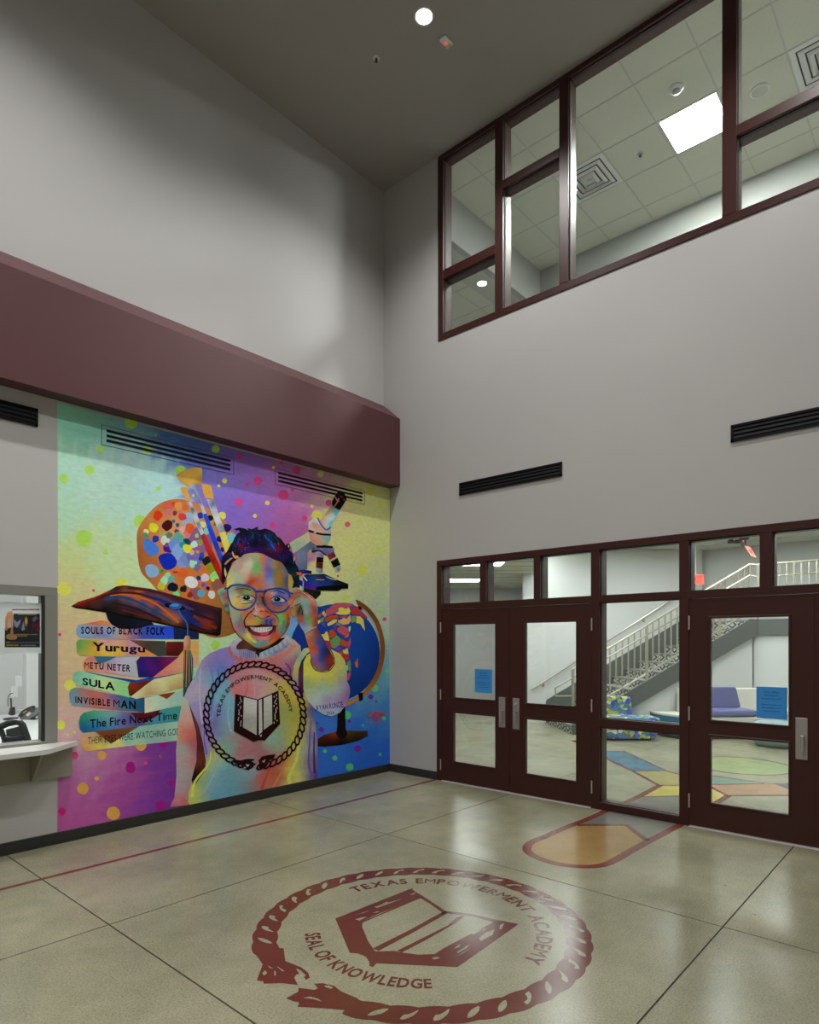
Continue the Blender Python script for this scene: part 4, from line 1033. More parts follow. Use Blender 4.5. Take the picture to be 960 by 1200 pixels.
c = ph(23.0, 835, .20); t = thing('purple_note_stack', 'purple sticky pad behind the desk phone', 'note pad', (c[0], c[1], DZ)); build(bx(c[0] - .035, c[0] + .035, c[1] - .03, c[1] + .03, DZ, DZ + .075, b=.004), 'pad', mat('purple_paper', (.42, .22, .62), .6), t)
c = onD(2, 835); t = thing('yellow_folder', 'yellow folder lying on the desk at the left edge', 'folder', (c[0], c[1], DZ)); 
build(MB().prism([(*(onZ(-6, 833, DZ + .012)[:2]), DZ), (*(onZ(11, 829.5, DZ + .012)[:2]), DZ), (*(onZ(11, 826, DZ + .012)[:2]), DZ), (*(onZ(-6, 829, DZ + .012)[:2]), DZ)], (0, 0, .03)), 'cover', mat('yellow_card', (.72, .62, .16), .6), t)
# chair behind the counter
oc = thing('office_chair', 'charcoal office chair seen over the counter behind the glass', 'chair', (-4.75, .45, 0))
M['ochair'] = mat('charcoal_plastic', (.045, .052, .065), .4)
d2 = float((onY(16, 860, .42) - CAM) @ FW)
def oq(px, py, off=0):
    p = CAM + FW * (d2 + off) + RT * (px - X0) / FPX * d2; return np.array([p[0], p[1], 1.70 + (Y0 - py) / FPX * d2])
def ochp(P, off, th): return MB().prism([oq(x / 12, 780 + y / 12, off) for x, y in P], tuple(FW * th))
build(ochp([(60, 905), (280, 850), (300, 1000), (240, 1120), (80, 1120)], .02, .02), 'mesh_back', mat('grey_mesh', (.14, .15, .17), .7), oc)
build(MB().tube([oq(-2, 853.5), oq(3, 850.5), oq(10, 847.5), oq(18, 846), oq(23.5, 846.5), oq(26.5, 849.5), oq(28.5, 855), oq(31, 862), oq(33, 869), oq(35, 880)], .028, 8), 'back_frame', M['ochair'], oc)
build(MB().tube([oq(-1, 853), oq(2, 857), oq(5, 866), oq(7, 878)], .022, 8), 'back_frame', M['ochair'], oc)
build(MB().tube([oq(4, 865), oq(12, 866.5), oq(20, 866), oq(29, 864)], .026, 8), 'lumbar_bar', M['ochair'], oc)
sx, sy = oq(14, 880)[:2]
build(bx(sx - .24, sx + .24, sy + .0, sy + .46, .42, .50, b=.03), 'seat', M['ochair'], oc)
build(MB().tube([(sx, sy + .23, .08), (sx, sy + .23, .42)], .03, 10), 'gas_column', M['dark'], oc)
for k in range(5):
    a = k * 2 * math.pi / 5; build(MB().tube([(sx, sy + .23, .09), (sx + .26 * math.cos(a), sy + .23 + .26 * math.sin(a), .03)], [.022, .015], 6), 'leg', M['dark'], oc)

# ================================================================== the mural: flat paint on the wall, traced as thin polygons
def crop(ox, oy, s): return lambda x, y: (ox + x / s, oy + y / s)
PXc = crop(0, 0, 1); A_ = crop(60, 460, 4.8); B_ = crop(250, 500, 4.3636); C_ = crop(60, 680, 4.8); D_ = crop(230, 600, 5.647)
E_ = crop(190, 760, 5.3333); F_c = crop(340, 680, 5.0); G_ = crop(330, 660, 8.5714); H_ = crop(250, 610, 9.6); K_ = crop(250, 680, 9.6)
P_ = crop(150, 540, 7.5); M_ = crop(350, 560, 8.5714); Lw = crop(50, 850, 4.8)
PK = 1.74                           # paint albedo relative to the photographed colour
def pc_(h): 
    c = hx(h) ** 1.15 * PK
    return np.minimum(c, 0.9)
def paintmat():
    m = bpy.data.materials.new('mural_paint'); m.use_nodes = True; nt = m.node_tree; b = nt.nodes['Principled BSDF']
    a = nt.nodes.new('ShaderNodeAttribute'); a.attribute_name = 'Col'
    n = nt.nodes.new('ShaderNodeTexNoise'); n.inputs['Scale'].default_value = 14; n.inputs['Detail'].default_value = 6; n.inputs['Roughness'].default_value = .65
    tc = nt.nodes.new('ShaderNodeNewGeometry'); mp = nt.nodes.new('ShaderNodeMapping'); mp.inputs['Scale'].default_value = (1, 1, 2.2)
    nt.links.new(tc.outputs['Position'], mp.inputs[0]); nt.links.new(mp.outputs[0], n.inputs['Vector'])
    r = nt.nodes.new('ShaderNodeMapRange'); r.inputs[1].default_value = .3; r.inputs[2].default_value = .7; r.inputs[3].default_value = .90; r.inputs[4].default_value = 1.08
    nt.links.new(n.outputs['Fac'], r.inputs[0])
    v = nt.nodes.new('ShaderNodeVectorMath'); v.operation = 'SCALE'; nt.links.new(a.outputs['Color'], v.inputs[0]); nt.links.new(r.outputs[0], v.inputs['Scale'])
    nt.links.new(v.outputs[0], b.inputs['Base Color']); b.inputs['Roughness'].default_value = .55; b.inputs['Specular IOR Level'].default_value = .12
    return m
M['paint'] = paintmat()
mural = thing('mural', 'large colourful wall mural of a smiling child with glasses, books, globe and microscope', 'mural', (-2.06, 0, 1.9))
LAY = [0.0008]
class Paint:
    def __init__(s, name, label=None): s.name = name; s.label = label; s.V = []; s.C = []; s.Fc = []; s.n = 0
    def put(s, P2, faces, cols):
        LAY[0] += 0.00001; y = -LAY[0]; o = len(s.V)
        for (px, py) in P2:
            p = onY(px, py); s.V.append((min(p[0], -.0005), y, max(p[2], .0995)))
        s.C += [tuple(c) for c in cols]; s.Fc += [tuple(i + o for i in f) for f in faces]
    def poly(s, tf, P, col, sm=0, step=None, sig=None, warp=0.0):
        P = [tf(*p) for p in P]
        if sm: P = [tuple(p) for p in smooth_closed(P, sm)]
        if isinstance(col, str):
            v, f = poly_faces(P); s.put(v, f, [pc_(col)] * len(v)); return s
        ctrl = [(tf(a, b), pc_(c)) for a, b, c in col]
        A = np.array(P); x0, y0 = A.min(0); x1, y1 = A.max(0); step = step or 2.0
        gx = np.arange(x0 + step / 2, x1, step); gy = np.arange(y0 + step / 2, y1, step)
        X, Y = np.meshgrid(gx, gy); X = X.ravel(); Y = Y.ravel()
        ins = np.zeros(len(X), bool); n = len(A); j = n - 1
        dmin = np.full(len(X), 1e9)
        for i in range(n):
            xi, yi = A[i]; xj, yj = A[j]
            c = ((yi > Y) != (yj > Y)) & (X < (xj - xi) * (Y - yi) / (yj - yi + 1e-12) + xi); ins ^= c
            dx, dy = xj - xi, yj - yi; t = np.clip(((X - xi) * dx + (Y - yi) * dy) / (dx * dx + dy * dy + 1e-12), 0, 1)
            dmin = np.minimum(dmin, np.hypot(X - xi - t * dx, Y - yi - t * dy)); j = i
        k = ins & (dmin > step * .35)
        pts = [Vector(p) for p in P] + [Vector((a, b)) for a, b in zip(X[k], Y[k])]
        v, e, f, _, _, _ = delaunay_2d_cdt(pts, [], [list(range(len(P)))], 1, 1e-6)
        V2 = np.array([tuple(p) for p in v])
        cp = np.array([c[0] for c in ctrl]); cc = np.array([c[1] for c in ctrl])
        W2 = V2.copy()
        if warp: W2 = W2 + warp * np.c_[np.sin(V2[:, 1] * .33 + V2[:, 0] * .11) + .5 * np.sin(V2[:, 1] * .81 + 1), np.sin(V2[:, 0] * .29 + V2[:, 1] * .13 + 2) + .5 * np.sin(V2[:, 0] * .73)]
        d2 = ((W2[:, None, :] - cp[None]) ** 2).sum(2)
        if sig is None:
            dd = np.sqrt(((cp[:, None] - cp[None]) ** 2).sum(2) + np.eye(len(cp)) * 1e9); sig = np.median(dd.min(1)) * .62
        w = np.exp(-d2 / (2 * sig * sig)) + 1e-3 / (d2 + 1) ** 2
        c = (w @ cc) / w.sum(1)[:, None]
        s.put([tuple(p) for p in V2], [tuple(t) for t in f], c); return s
    def disc(s, tf, x, y, r, col, ry=None, jag=0.0, n=18, rot=0):
        rr = random.Random(int(x * 7 + y * 13)); P = []
        for k in range(n):
            a = 2 * math.pi * k / n; q = 1 + jag * (rr.random() - .5)
            u, w = r * q * math.cos(a), (ry or r) * q * math.sin(a); P.append((x + u * math.cos(rot) - w * math.sin(rot), y + u * math.sin(rot) + w * math.cos(rot)))
        return s.poly(tf, P, col, sm=2 if jag else 0)
    def stroke(s, tf, P, w, col, sm=4):
        P = [tf(*p) for p in P]; k = 1.0
        q0, q1 = tf(0, 0), tf(1, 0); k = q1[0] - q0[0]
        P = smooth_open(P, sm) if sm and len(P) > 2 else np.array(P, float)
        n = len(P); L_, R_ = [], []
        for i in range(n):
            t = P[min(i + 1, n - 1)] - P[max(i - 1, 0)]; t = t / (np.linalg.norm(t) + 1e-9); nn = np.array([-t[1], t[0]])
            ww = (w[0] + (w[1] - w[0]) * i / (n - 1)) if hasattr(w, '__len__') else w
            L_.append(P[i] + nn * ww * k / 2); R_.append(P[i] - nn * ww * k / 2)
        s.put(L_ + R_, [(i, i + 1, n + i + 1, n + i) for i in range(n - 1)], [pc_(col)] * (2 * n)); return s
    def text(s, tf, txt, tl, tr, bl, br, col, **k):
        tl, tr, bl, br = [np.array(tf(*p)) for p in (tl, tr, bl, br)]; mb = MB()
        text_on(mb, txt, lambda u, v: tuple((bl * (1 - u) + br * u) * (1 - v) + (tl * (1 - u) + tr * u) * v) + (0,), **k)
        s.put([(p[0], p[1]) for p in mb.v], mb.f, [pc_(col)] * len(mb.v)); return s
    def done(s, parent=None):
        me = bpy.data.meshes.new(s.name); I = pinv(parent or mural)
        me.from_pydata([tuple(I @ Vector(v)) for v in s.V], [], s.Fc)
        ca = me.color_attributes.new('Col', 'FLOAT_COLOR', 'POINT')
        ca.data.foreach_set('color', np.c_[np.array(s.C), np.ones(len(s.C))].astype(np.float32).ravel())
        me.materials.append(M['paint'])
        me.validate()
        o = link(s.name, me, parent or mural)
        if s.label: o['label'] = s.label
        return o

# ---- background
bgc = [(67, 475, '86bfa8'), (67, 560, 'a3ccb6'), (120, 560, 'a9cdb9'), (67, 610, 'a5cfae'), (67, 650, 'b5c08a'), (67, 690, 'bdb98c'), (67, 740, 'beae8a'), (67, 800, 'bfa88c'), (67, 850, 'bda29a'),
 (92, 882, 'b08aa2'), (70, 900, 'ac70a0'), (80, 925, 'a8609a'), (80, 955, 'a85a95'), (150, 920, '9a4f92'), (120, 895, 'a86a9c'), (200, 905, '7a3f92'), (222, 925, '6a2f8a'), (185, 940, '7a3f98'), (130, 640, 'b3cf9c'), (150, 600, 'a5d0b8'), (110, 500, '84b8a8'), (150, 505, '7fa8b4'),
 (200, 515, '5880b4'), (225, 510, '4a70b4'), (180, 560, 'a3c6c8'), (150, 545, 'a0bab8'), (240, 530, '6a6cb8'), (262, 570, '7f74bd'), (270, 600, '7f66b8'), (290, 540, '8a6ab5'), (310, 600, '8f68b4'), (300, 570, '9270c0'), (330, 560, 'a878b8'), (340, 590, 'b06ba8'), (345, 615, 'a8609a'), (360, 575, 'b787b0'), (345, 548, 'a86a98'), (380, 562, 'b78f9a'),
 (395, 595, 'c3be8c'), (430, 575, 'c5c58a'), (430, 620, 'c2ca88'), (452, 600, 'bcc58a'), (440, 680, 'b8c196'), (410, 650, 'c4cc88'), (452, 720, 'a9b9a8'), (430, 715, 'aab49c'), (452, 770, '74a0a4'), (440, 800, '5f93a8'), (452, 835, '3f78b5'), (400, 870, '3468b8'), (440, 885, '2f62b8'), (385, 895, '3568bb'), (380, 840, '3f70b8'),
 (345, 740, '6c9ac8'), (345, 760, '7fa8c8'), (235, 765, 'a9c4a4'), (228, 745, 'b0c89c'), (400, 700, 'c0c890'), (100, 760, 'c0ae8c'), (95, 850, 'bda39c')]
bg = Paint('painted_background')
bg.poly(PXc, [(67.2, 471.5), (457.2, 573.2), (457.2, 896.5), (67.2, 976.5)], bgc, step=2.6, sig=17, warp=5)
LIME, YEL, PNK, PUR, GRN, ORG, MAG = 'a2d460', 'c8cc62', 'cc4a88', '6a2f9a', '55ae78', 'd09a52', '98207f'
for tf, L in ((A_, [(450, 170, 35, LIME), (588, 240, 7, LIME), (215, 435, 27, LIME), (70, 485, 26, LIME), (275, 317, 19, LIME), (540, 320, 26, LIME), (925, 318, 22, LIME), (728, 440, 30, LIME), (602, 542, 13, LIME), (185, 820, 46, LIME), (500, 725, 36, LIME), (305, 898, 13, LIME), (447, 842, 8, LIME), (40, 535, 6, LIME), (800, 580, 8, LIME), (395, 1080, 36, YEL), (72, 1105, 40, YEL), (238, 1113, 8, PNK), (945, 525, 8, LIME)]),
 (B_, [(15, 115, 17, LIME), (132, 152, 15, PNK), (58, 277, 13, YEL), (27, 302, 7, YEL), (228, 277, 22, PNK), (172, 296, 10, PNK), (308, 208, 8, YEL), (130, 385, 19, PNK), (427, 222, 20, PNK), (358, 350, 27, PNK), (406, 322, 9, PNK), (276, 390, 12, YEL), (213, 456, 10, YEL), (302, 504, 15, PNK), (466, 468, 14, PNK), (530, 455, 28, YEL), (505, 407, 9, YEL), (550, 242, 16, YEL), (590, 390, 16, PNK), (805, 328, 22, YEL), (855, 398, 15, YEL), (768, 330, 8, YEL), (686, 500, 14, 'c86478'), (890, 545, 11, 'c0d070'), (845, 632, 16, 'c0cc62'), (763, 732, 25, 'c0cc62'), (740, 485, 10, 'c0cc62'), (690, 578, 8, YEL), (802, 770, 8, YEL), (678, 878, 18, 'b8d068'), (854, 945, 10, 'b0d070'), (45, 455, 20, YEL), (637, 763, 6, PNK), (350, 185, 10, PNK)]),
 (F_c, [(528, 185, 10, LIME), (553, 228, 12, PNK), (572, 535, 14, '6ab080'), (497, 632, 22, '6ab080'), (472, 683, 15, PUR), (504, 711, 6, PUR), (34, 335, 30, '6ab878'), (332, 790, 25, GRN), (348, 826, 10, PUR), (184, 876, 16, PUR), (157, 838, 8, PUR), (426, 850, 7, GRN), (395, 986, 20, PUR), (204, 1001, 12, GRN), (262, 1042, 15, GRN), (349, 1094, 22, GRN), (527, 1020, 9, GRN), (550, 808, 12, GRN), (525, 365, 10, PUR)]),
 (C_, [(105, 590, 33, YEL), (52, 815, 27, YEL), (130, 985, 22, PNK), (285, 985, 25, ORG), (93, 870, 7, YEL), (130, 855, 9, YEL), (48, 305, 10, PNK), (210, 183, 8, YEL), (925, 365, 27, LIME), (505, 930, 30, ORG), (630, 915, 25, MAG), (445, 1045, 25, MAG), (530, 1027, 10, PNK), (613, 990, 8, '9a7a3a')]),
 (Lw, [(225, 355, 33, ORG), (304, 298, 13, ORG), (397, 495, 38, ORG), (495, 242, 28, MAG), (580, 212, 10, PNK), (108, 485, 22, 'b82a72'), (663, 178, 8, '7a6a3a'), (725, 325, 18, MAG), (665, 450, 28, MAG)])):
    for x, y, r, c in L: bg.disc(tf, x, y, r, c, jag=.08)
bg.poly(H_, [(860, 250), (960, 190), (960, 330), (900, 370)], 'a8b898')
bg.done()

# ---- palette and brushes
pa = Paint('painted_palette')
pa.poly(PXc, [(160.3, 632), (161, 622.7), (164.7, 614), (170, 606.7), (179.3, 596), (190, 588.7), (203.3, 585), (214, 585.3), (224.7, 588), (235.3, 591.3), (246, 597.3), (256.7, 605.3), (266, 613), (276, 628), (284, 650), (288, 690), (285, 730), (275, 742), (258, 747), (245, 746), (225, 735), (205, 715), (190, 698), (183.3, 690.7), (174, 680), (167.3, 673.3), (163.3, 664), (161.3, 650.7)],
 [(163, 640, '945a30'), (175, 620, 'bd7c48'), (200, 590, 'b06c38'), (240, 600, 'b87848'), (200, 640, 'c08050'), (185, 670, 'b87844'), (165, 665, '8f5226'), (230, 680, 'b87038'), (265, 640, 'b57640'), (262, 740, '8a6030'), (270, 700, '9a6a38'), (240, 735, 'a07038'), (215, 620, 'd0a078')], sm=2, step=3)
for x, y, r, c in [(350, 395, 45, 'c0604c'), (355, 452, 34, 'b8707a'), (411, 462, 20, '8a3038'), (405, 382, 25, 'd04a28'), (445, 400, 35, 'cc8a50'), (500, 410, 28, 'c8653a'), (530, 500, 50, '8fa8c8'), (520, 540, 45, '90a0b8'), (480, 600, 28, 'd8a0a0'), (260, 480, 41, 'c43c10'), (225, 590, 44, 'd8c42a'), (345, 570, 46, '4a0c14'), (400, 530, 16, '2a6a88'), (435, 565, 20, '205a78'), (425, 620, 20, '6a3a68'),
   (482, 492, 36, 'c04048'), (560, 640, 80, 'c07880'), (545, 595, 48, 'd85a2a'), (300, 650, 28, '9a9a60'), (325, 700, 42, 'b8c4b8'), (360, 655, 28, '5a7a68'), (640, 700, 110, '8a5a88'), (440, 680, 55, '5aa08a'), (350, 770, 42, '4a1a8a'), (340, 740, 20, '7a4a88'), (410, 740, 62, '6a8ac0'), (450, 800, 65, '7f9ac8'), (480, 890, 55, '7a8ec0'), (530, 860, 70, '7286b8'), (590, 860, 70, '706aa8'), (515, 715, 34, '0a4a5a'), (480, 740, 30, '2a8aa0'), (520, 770, 38, 'c8cc2a'), (580, 735, 30, 'b0d0d8'), (560, 808, 22, 'd8a098'),
   (605, 658, 18, '6ac85a'), (630, 720, 26, '8a9058'), (650, 830, 24, '2a4a9a'), (610, 800, 15, 'd88a2a'), (640, 860, 22, '203a80'), (700, 885, 46, '14201c'), (735, 935, 50, '8a8a1a'), (570, 905, 35, '9accb0'), (610, 940, 30, '6a6a9a'), (240, 685, 30, '1a3a9a'), (160, 625, 26, 'c8c88a'), (150, 655, 28, '5a8a6a'), (297, 968, 17, '4a8a2a'), (345, 1010, 30, '8ac098'), (320, 1050, 36, '9accb0'), (292, 1098, 34, 'b0b03a'), (380, 1040, 30, '5aa0a0'),
   (480, 985, 42, 'c8602a'), (675, 1025, 38, 'e0b8c0'), (620, 1030, 22, '1a3a7a'), (760, 1015, 40, '8acc7a'), (662, 1090, 20, '6a50b8'), (780, 1090, 48, '8a5a5a'), (702, 1120, 18, '1a1450'), (600, 1165, 55, '8a5a60'), (640, 1165, 35, '5a98b0'), (735, 1172, 36, 'e0e0e0'), (425, 1175, 30, '6ac87a'), (545, 1178, 26, '8a2a2a'), (765, 555, 15, '3a7a2a'), (660, 560, 30, 'c0c088'), (690, 620, 28, '7ab8a0'), (720, 505, 28, '101410'), (632, 482, 28, '1a3a9a'),
   (870, 590, 34, '1a1464'), (800, 690, 26, '1a1464'), (905, 680, 45, '7ab0b8'), (830, 780, 20, '3a1a6a'), (850, 860, 30, 'a06a98'), (392, 1110, 42, '0a1c34'), (488, 1125, 30, '0a2a28'), (815, 1150, 26, '7ac080'), (745, 1045, 16, 'd8c82a')]:
    pa.disc(P_, x, y, r, c, jag=.35, n=11)
pa.poly(P_, [(130, 720), (150, 685), (190, 695), (240, 730), (272, 770), (265, 810), (215, 838), (170, 820), (140, 770)], '4a78c4', sm=3)
pa.poly(P_, [(265, 850), (310, 815), (380, 815), (430, 885), (405, 940), (340, 960), (300, 930)], '0e2ea8', sm=2)
pa.poly(P_, [(148, 940), (180, 912), (230, 915), (268, 955), (262, 1005), (215, 1027), (170, 1010)], '7fa3cf', sm=3)
pa.disc(P_, 555, 1067, 62, 'ccdfc6', ry=50, rot=.5); pa.disc(P_, 415, 978, 26, 'b02a1a', ry=9); pa.disc(P_, 735, 1172, 30, 'dcdcdc')
pa.done()
def brush(name, br, bc, fe, fc, ha, hc):
    b = Paint(name); b.poly(P_, br, bc); b.poly(P_, ha, hc, step=2); b.poly(P_, fe, fc, step=1.6); b.done()
brush('painted_flat_brush', [(457, 235), (485, 230), (512, 232), (530, 280), (553, 355), (520, 352), (490, 300)], 'c89a40', [(520, 362), (552, 358), (600, 450), (668, 635), (640, 655), (580, 520)],
      [(530, 370, '80889a'), (548, 370, 'c8ccd0'), (590, 480, 'b0b8c0'), (560, 440, '5a6270'), (640, 620, 'b8c0c8'), (610, 600, '707a88')], [(638, 655), (672, 638), (740, 780), (810, 930), (842, 1105), (815, 1060), (720, 870)], [(650, 660, '8a2018'), (672, 660, 'b83a30'), (740, 800, 'b03028'), (720, 850, '7a1814'), (800, 960, 'a02820'), (830, 1080, '6a100c')])
brush('painted_wide_brush', [(645, 205), (690, 208), (730, 218), (742, 270), (755, 340), (700, 325), (680, 330), (660, 280)], 'd09a48', [(690, 335), (755, 345), (790, 450), (850, 610), (800, 635), (750, 500)],
      [(700, 345, 'b8c0d0'), (740, 360, '5a6478'), (760, 450, 'a8b0c0'), (780, 520, 'c0c4cc'), (830, 600, '7a8494'), (800, 600, '98a0b0')], [(800, 635), (852, 620), (895, 740), (905, 790), (870, 830), (850, 790)], [(810, 640, 'd0b850'), (850, 650, 'ecd870'), (880, 760, 'd8c05a')])
brush('painted_fan_brush', [(425, 125), (470, 95), (540, 70), (600, 58), (650, 62), (652, 120), (642, 215), (600, 205), (545, 215), (530, 238), (480, 195), (440, 160)],
      [(440, 130, 'a8843a'), (500, 110, 'c09a48'), (560, 90, 'b8923e'), (620, 80, 'c8a24c'), (630, 180, 'a07a30'), (560, 180, 'c8a450'), (490, 190, 'b89044')], [(540, 215), (560, 203), (600, 205), (613, 220), (600, 245), (680, 440), (690, 462), (658, 470), (585, 260), (550, 240)],
      [(560, 220, 'a8b0c8'), (600, 220, '606a88'), (610, 300, '98a0b4'), (600, 330, '5a6478'), (670, 450, 'a8b0c0')], [(658, 470), (690, 462), (760, 640), (830, 830), (850, 900), (810, 895), (750, 740), (700, 600)], [(670, 480, '1a40c8'), (690, 500, '2a5ae0'), (740, 680, '1a48d8'), (800, 800, '2a58e0'), (770, 760, '1234a0'), (830, 880, '1a3ab0')])

# ---- books
def book(name, polys, txt):
    b = Paint(name)
    for P, c in polys: b.poly(C_, P, c, step=2.2, warp=0)
    for (t, tl, tr, bl, br, kw) in txt: b.text(C_, t, tl, tr, bl, br, '0a0a10', **kw)
    b.done()
book('painted_book', [([(165, 900), (172, 872), (190, 860), (240, 855), (500, 820), (740, 785), (735, 900), (500, 925), (200, 962), (180, 950)], [(180, 900, 'd89a78'), (215, 880, 'b89a78'), (300, 870, '90885c'), (450, 880, '80b0a8'), (600, 860, '88b0a0'), (700, 840, '98b8a8'), (200, 950, 'd89a58'), (260, 940, 'd8b860'), (360, 925, 'c8c080'), (460, 915, 'a0b8a0'), (600, 900, '90a8a8')]),
  ([(245, 850), (500, 818), (335, 920)], [(270, 850, '8a4a28'), (400, 835, '7a5430'), (340, 900, '5a3820')])], [('THEIR EYES WERE WATCHING GOD', (207, 884), (722, 832), (207, 922), (722, 868), dict(narrow=.8, gap=.12))])
book('painted_book', [([(155, 800), (162, 765), (182, 745), (240, 730), (500, 745), (740, 705), (740, 790), (300, 845), (180, 857), (160, 840)], [(180, 770, '2a8a68'), (175, 835, '14508a'), (240, 745, '58a078'), (320, 745, '80b098'), (300, 800, '3a7aa8'), (400, 785, '6a6aa8'), (470, 770, '5a4a78'), (600, 770, '4a88a0'), (700, 730, '4a9a88'), (690, 780, '3a8a98'), (240, 830, '2868a0')]),
  ([(445, 745), (560, 742), (615, 725), (600, 760), (520, 805)], '5a1a28')], [('The Fire Next Time', (217, 785), (708, 738), (218, 830), (708, 780), dict(bold=.02))])
book('painted_book', [([(525, 662), (600, 650), (740, 618), (740, 700), (525, 748)], [(540, 700, 'c8ccb0'), (600, 680, 'b0c8b0'), (700, 660, '98b8b0'), (640, 720, 'a8c0b0')]),
  ([(100, 640), (108, 615), (130, 605), (165, 605), (330, 640), (525, 660), (525, 742), (350, 730), (120, 705), (104, 680)], [(115, 650, '5a90a0'), (180, 640, 'a07068'), (250, 660, 'b06a60'), (330, 690, 'b87a6a'), (400, 700, '4a7a90'), (500, 700, '2a5a78'), (150, 690, '7a90a0'), (360, 665, '2a4aa0'), (440, 670, '2a6a90')]),
  ([(600, 645), (700, 628), (650, 668)], '8a4018')], [('INVISIBLE', (135, 655), (330, 672), (135, 688), (330, 708), dict(bold=.035, narrow=.7, gap=.12)), ('MAN', (350, 672), (475, 682), (350, 712), (475, 724), dict(bold=.04, narrow=.8))])
book('painted_book', [([(440, 655), (590, 548), (740, 515), (740, 604), (480, 668)], [(500, 640, 'd0d0a0'), (600, 600, 'c8cc9a'), (700, 560, 'c0c890'), (560, 650, 'a87038'), (720, 606, 'a87038')]), ([(428, 600), (440, 575), (590, 545), (450, 652), (434, 645)], [(450, 600, '8a3a1c'), (520, 575, '6a2814'), (450, 640, '4a1a10')]),
  ([(180, 512), (360, 545), (480, 562), (740, 505), (740, 522), (470, 578), (300, 550)], '24449a'),
  ([(122, 535), (130, 518), (152, 510), (182, 515), (442, 572), (430, 600), (440, 660), (300, 625), (140, 590), (125, 570)], [(140, 545, '6aa898'), (200, 550, '8ac0a0'), (300, 580, 'b0c890'), (400, 600, '88c088'), (350, 640, 'a0c890'), (160, 585, '90b8a0')])], [('SULA', (175, 550), (358, 578), (175, 586), (358, 620), dict(bold=.03, gap=.06))])
book('painted_book', [([(715, 430), (830, 425), (830, 480), (740, 520), (570, 548)], [(700, 470, 'd89078'), (780, 450, 'dca080'), (620, 520, 'c87868')]), ([(478, 455), (500, 430), (718, 430), (572, 546), (490, 546)], [(500, 460, '3a1a6a'), (600, 450, '2a1858'), (560, 480, '5a1a78'), (520, 520, '1a1a60'), (640, 440, '7a1a58'), (500, 500, '2a2a88')]),
  ([(178, 475), (186, 448), (205, 432), (240, 425), (482, 430), (472, 460), (478, 545), (300, 520), (200, 510), (182, 500)], [(192, 475, 'c8804a'), (230, 450, 'b87a78'), (300, 440, '7a90a0'), (380, 470, 'b0a0b8'), (440, 470, 'a8b0c0'), (470, 500, '98a8b8'), (300, 510, 'c08a90'), (240, 500, 'c89070'), (400, 530, 'b8a0a8')]),
  ([(240, 427), (370, 430), (300, 462), (265, 470)], '3a6a80')], [('METU NETER', (188, 460), (446, 478), (188, 494), (444, 514), dict(bold=.03, narrow=.75, gap=.12))])
book('painted_book', [([(745, 345), (830, 340), (830, 425), (715, 430)], 'd0a060'), ([(645, 350), (655, 345), (750, 345), (742, 395), (715, 427), (645, 425)], [(660, 370, '7a2418'), (720, 380, '5a1c1c'), (680, 410, '3a1414')]),
  ([(140, 355), (148, 338), (165, 332), (420, 335), (640, 342), (648, 425), (400, 428), (165, 424), (145, 410)], [(160, 360, '4a9a5a'), (200, 350, '8a9a4a'), (230, 390, 'c89a3a'), (190, 410, 'a0a050'), (330, 350, 'c890a0'), (330, 395, 'd8b040'), (400, 400, 'd8a038'), (470, 355, 'b888a0'), (450, 400, 'a880a8'), (520, 410, 'd8884a'), (600, 425, 'd09058')]),
  ([(440, 336), (642, 342), (648, 425), (600, 428)], [(480, 345, '6a4a44'), (600, 390, '4a4a40'), (560, 350, '4a3a38'), (635, 380, '3a4a48')])], [('Yurugu', (230, 350), (528, 368), (230, 396), (528, 404), dict(bold=.035, gap=.05))])
book('painted_book', [([(686, 262), (830, 290), (830, 332), (690, 332)], '18284e'), ([(150, 252), (230, 236), (285, 225), (330, 240), (340, 262), (180, 262)], [(180, 248, 'c07a4c'), (280, 235, 'd08048'), (250, 255, 'b86a58')]),
  ([(140, 275), (148, 255), (165, 249), (400, 258), (560, 248), (688, 262), (690, 330), (420, 333), (160, 322), (142, 305)], [(150, 280, '7a9ab8'), (200, 270, '8a98b0'), (250, 285, '9a7080'), (320, 265, '98a0b8'), (360, 290, '88a0b8'), (400, 300, 'c08a60'), (450, 290, '7a6090'), (540, 290, '3a50a8'), (650, 285, '2a48c0'), (640, 320, '3058c8'), (300, 322, '4a80d0'), (200, 318, '6aa0c8')])],
  [('SOULS OF BLACK FOLK', (168, 263), (638, 267), (168, 300), (638, 306), dict(bold=.035, narrow=.75, gap=.12))])
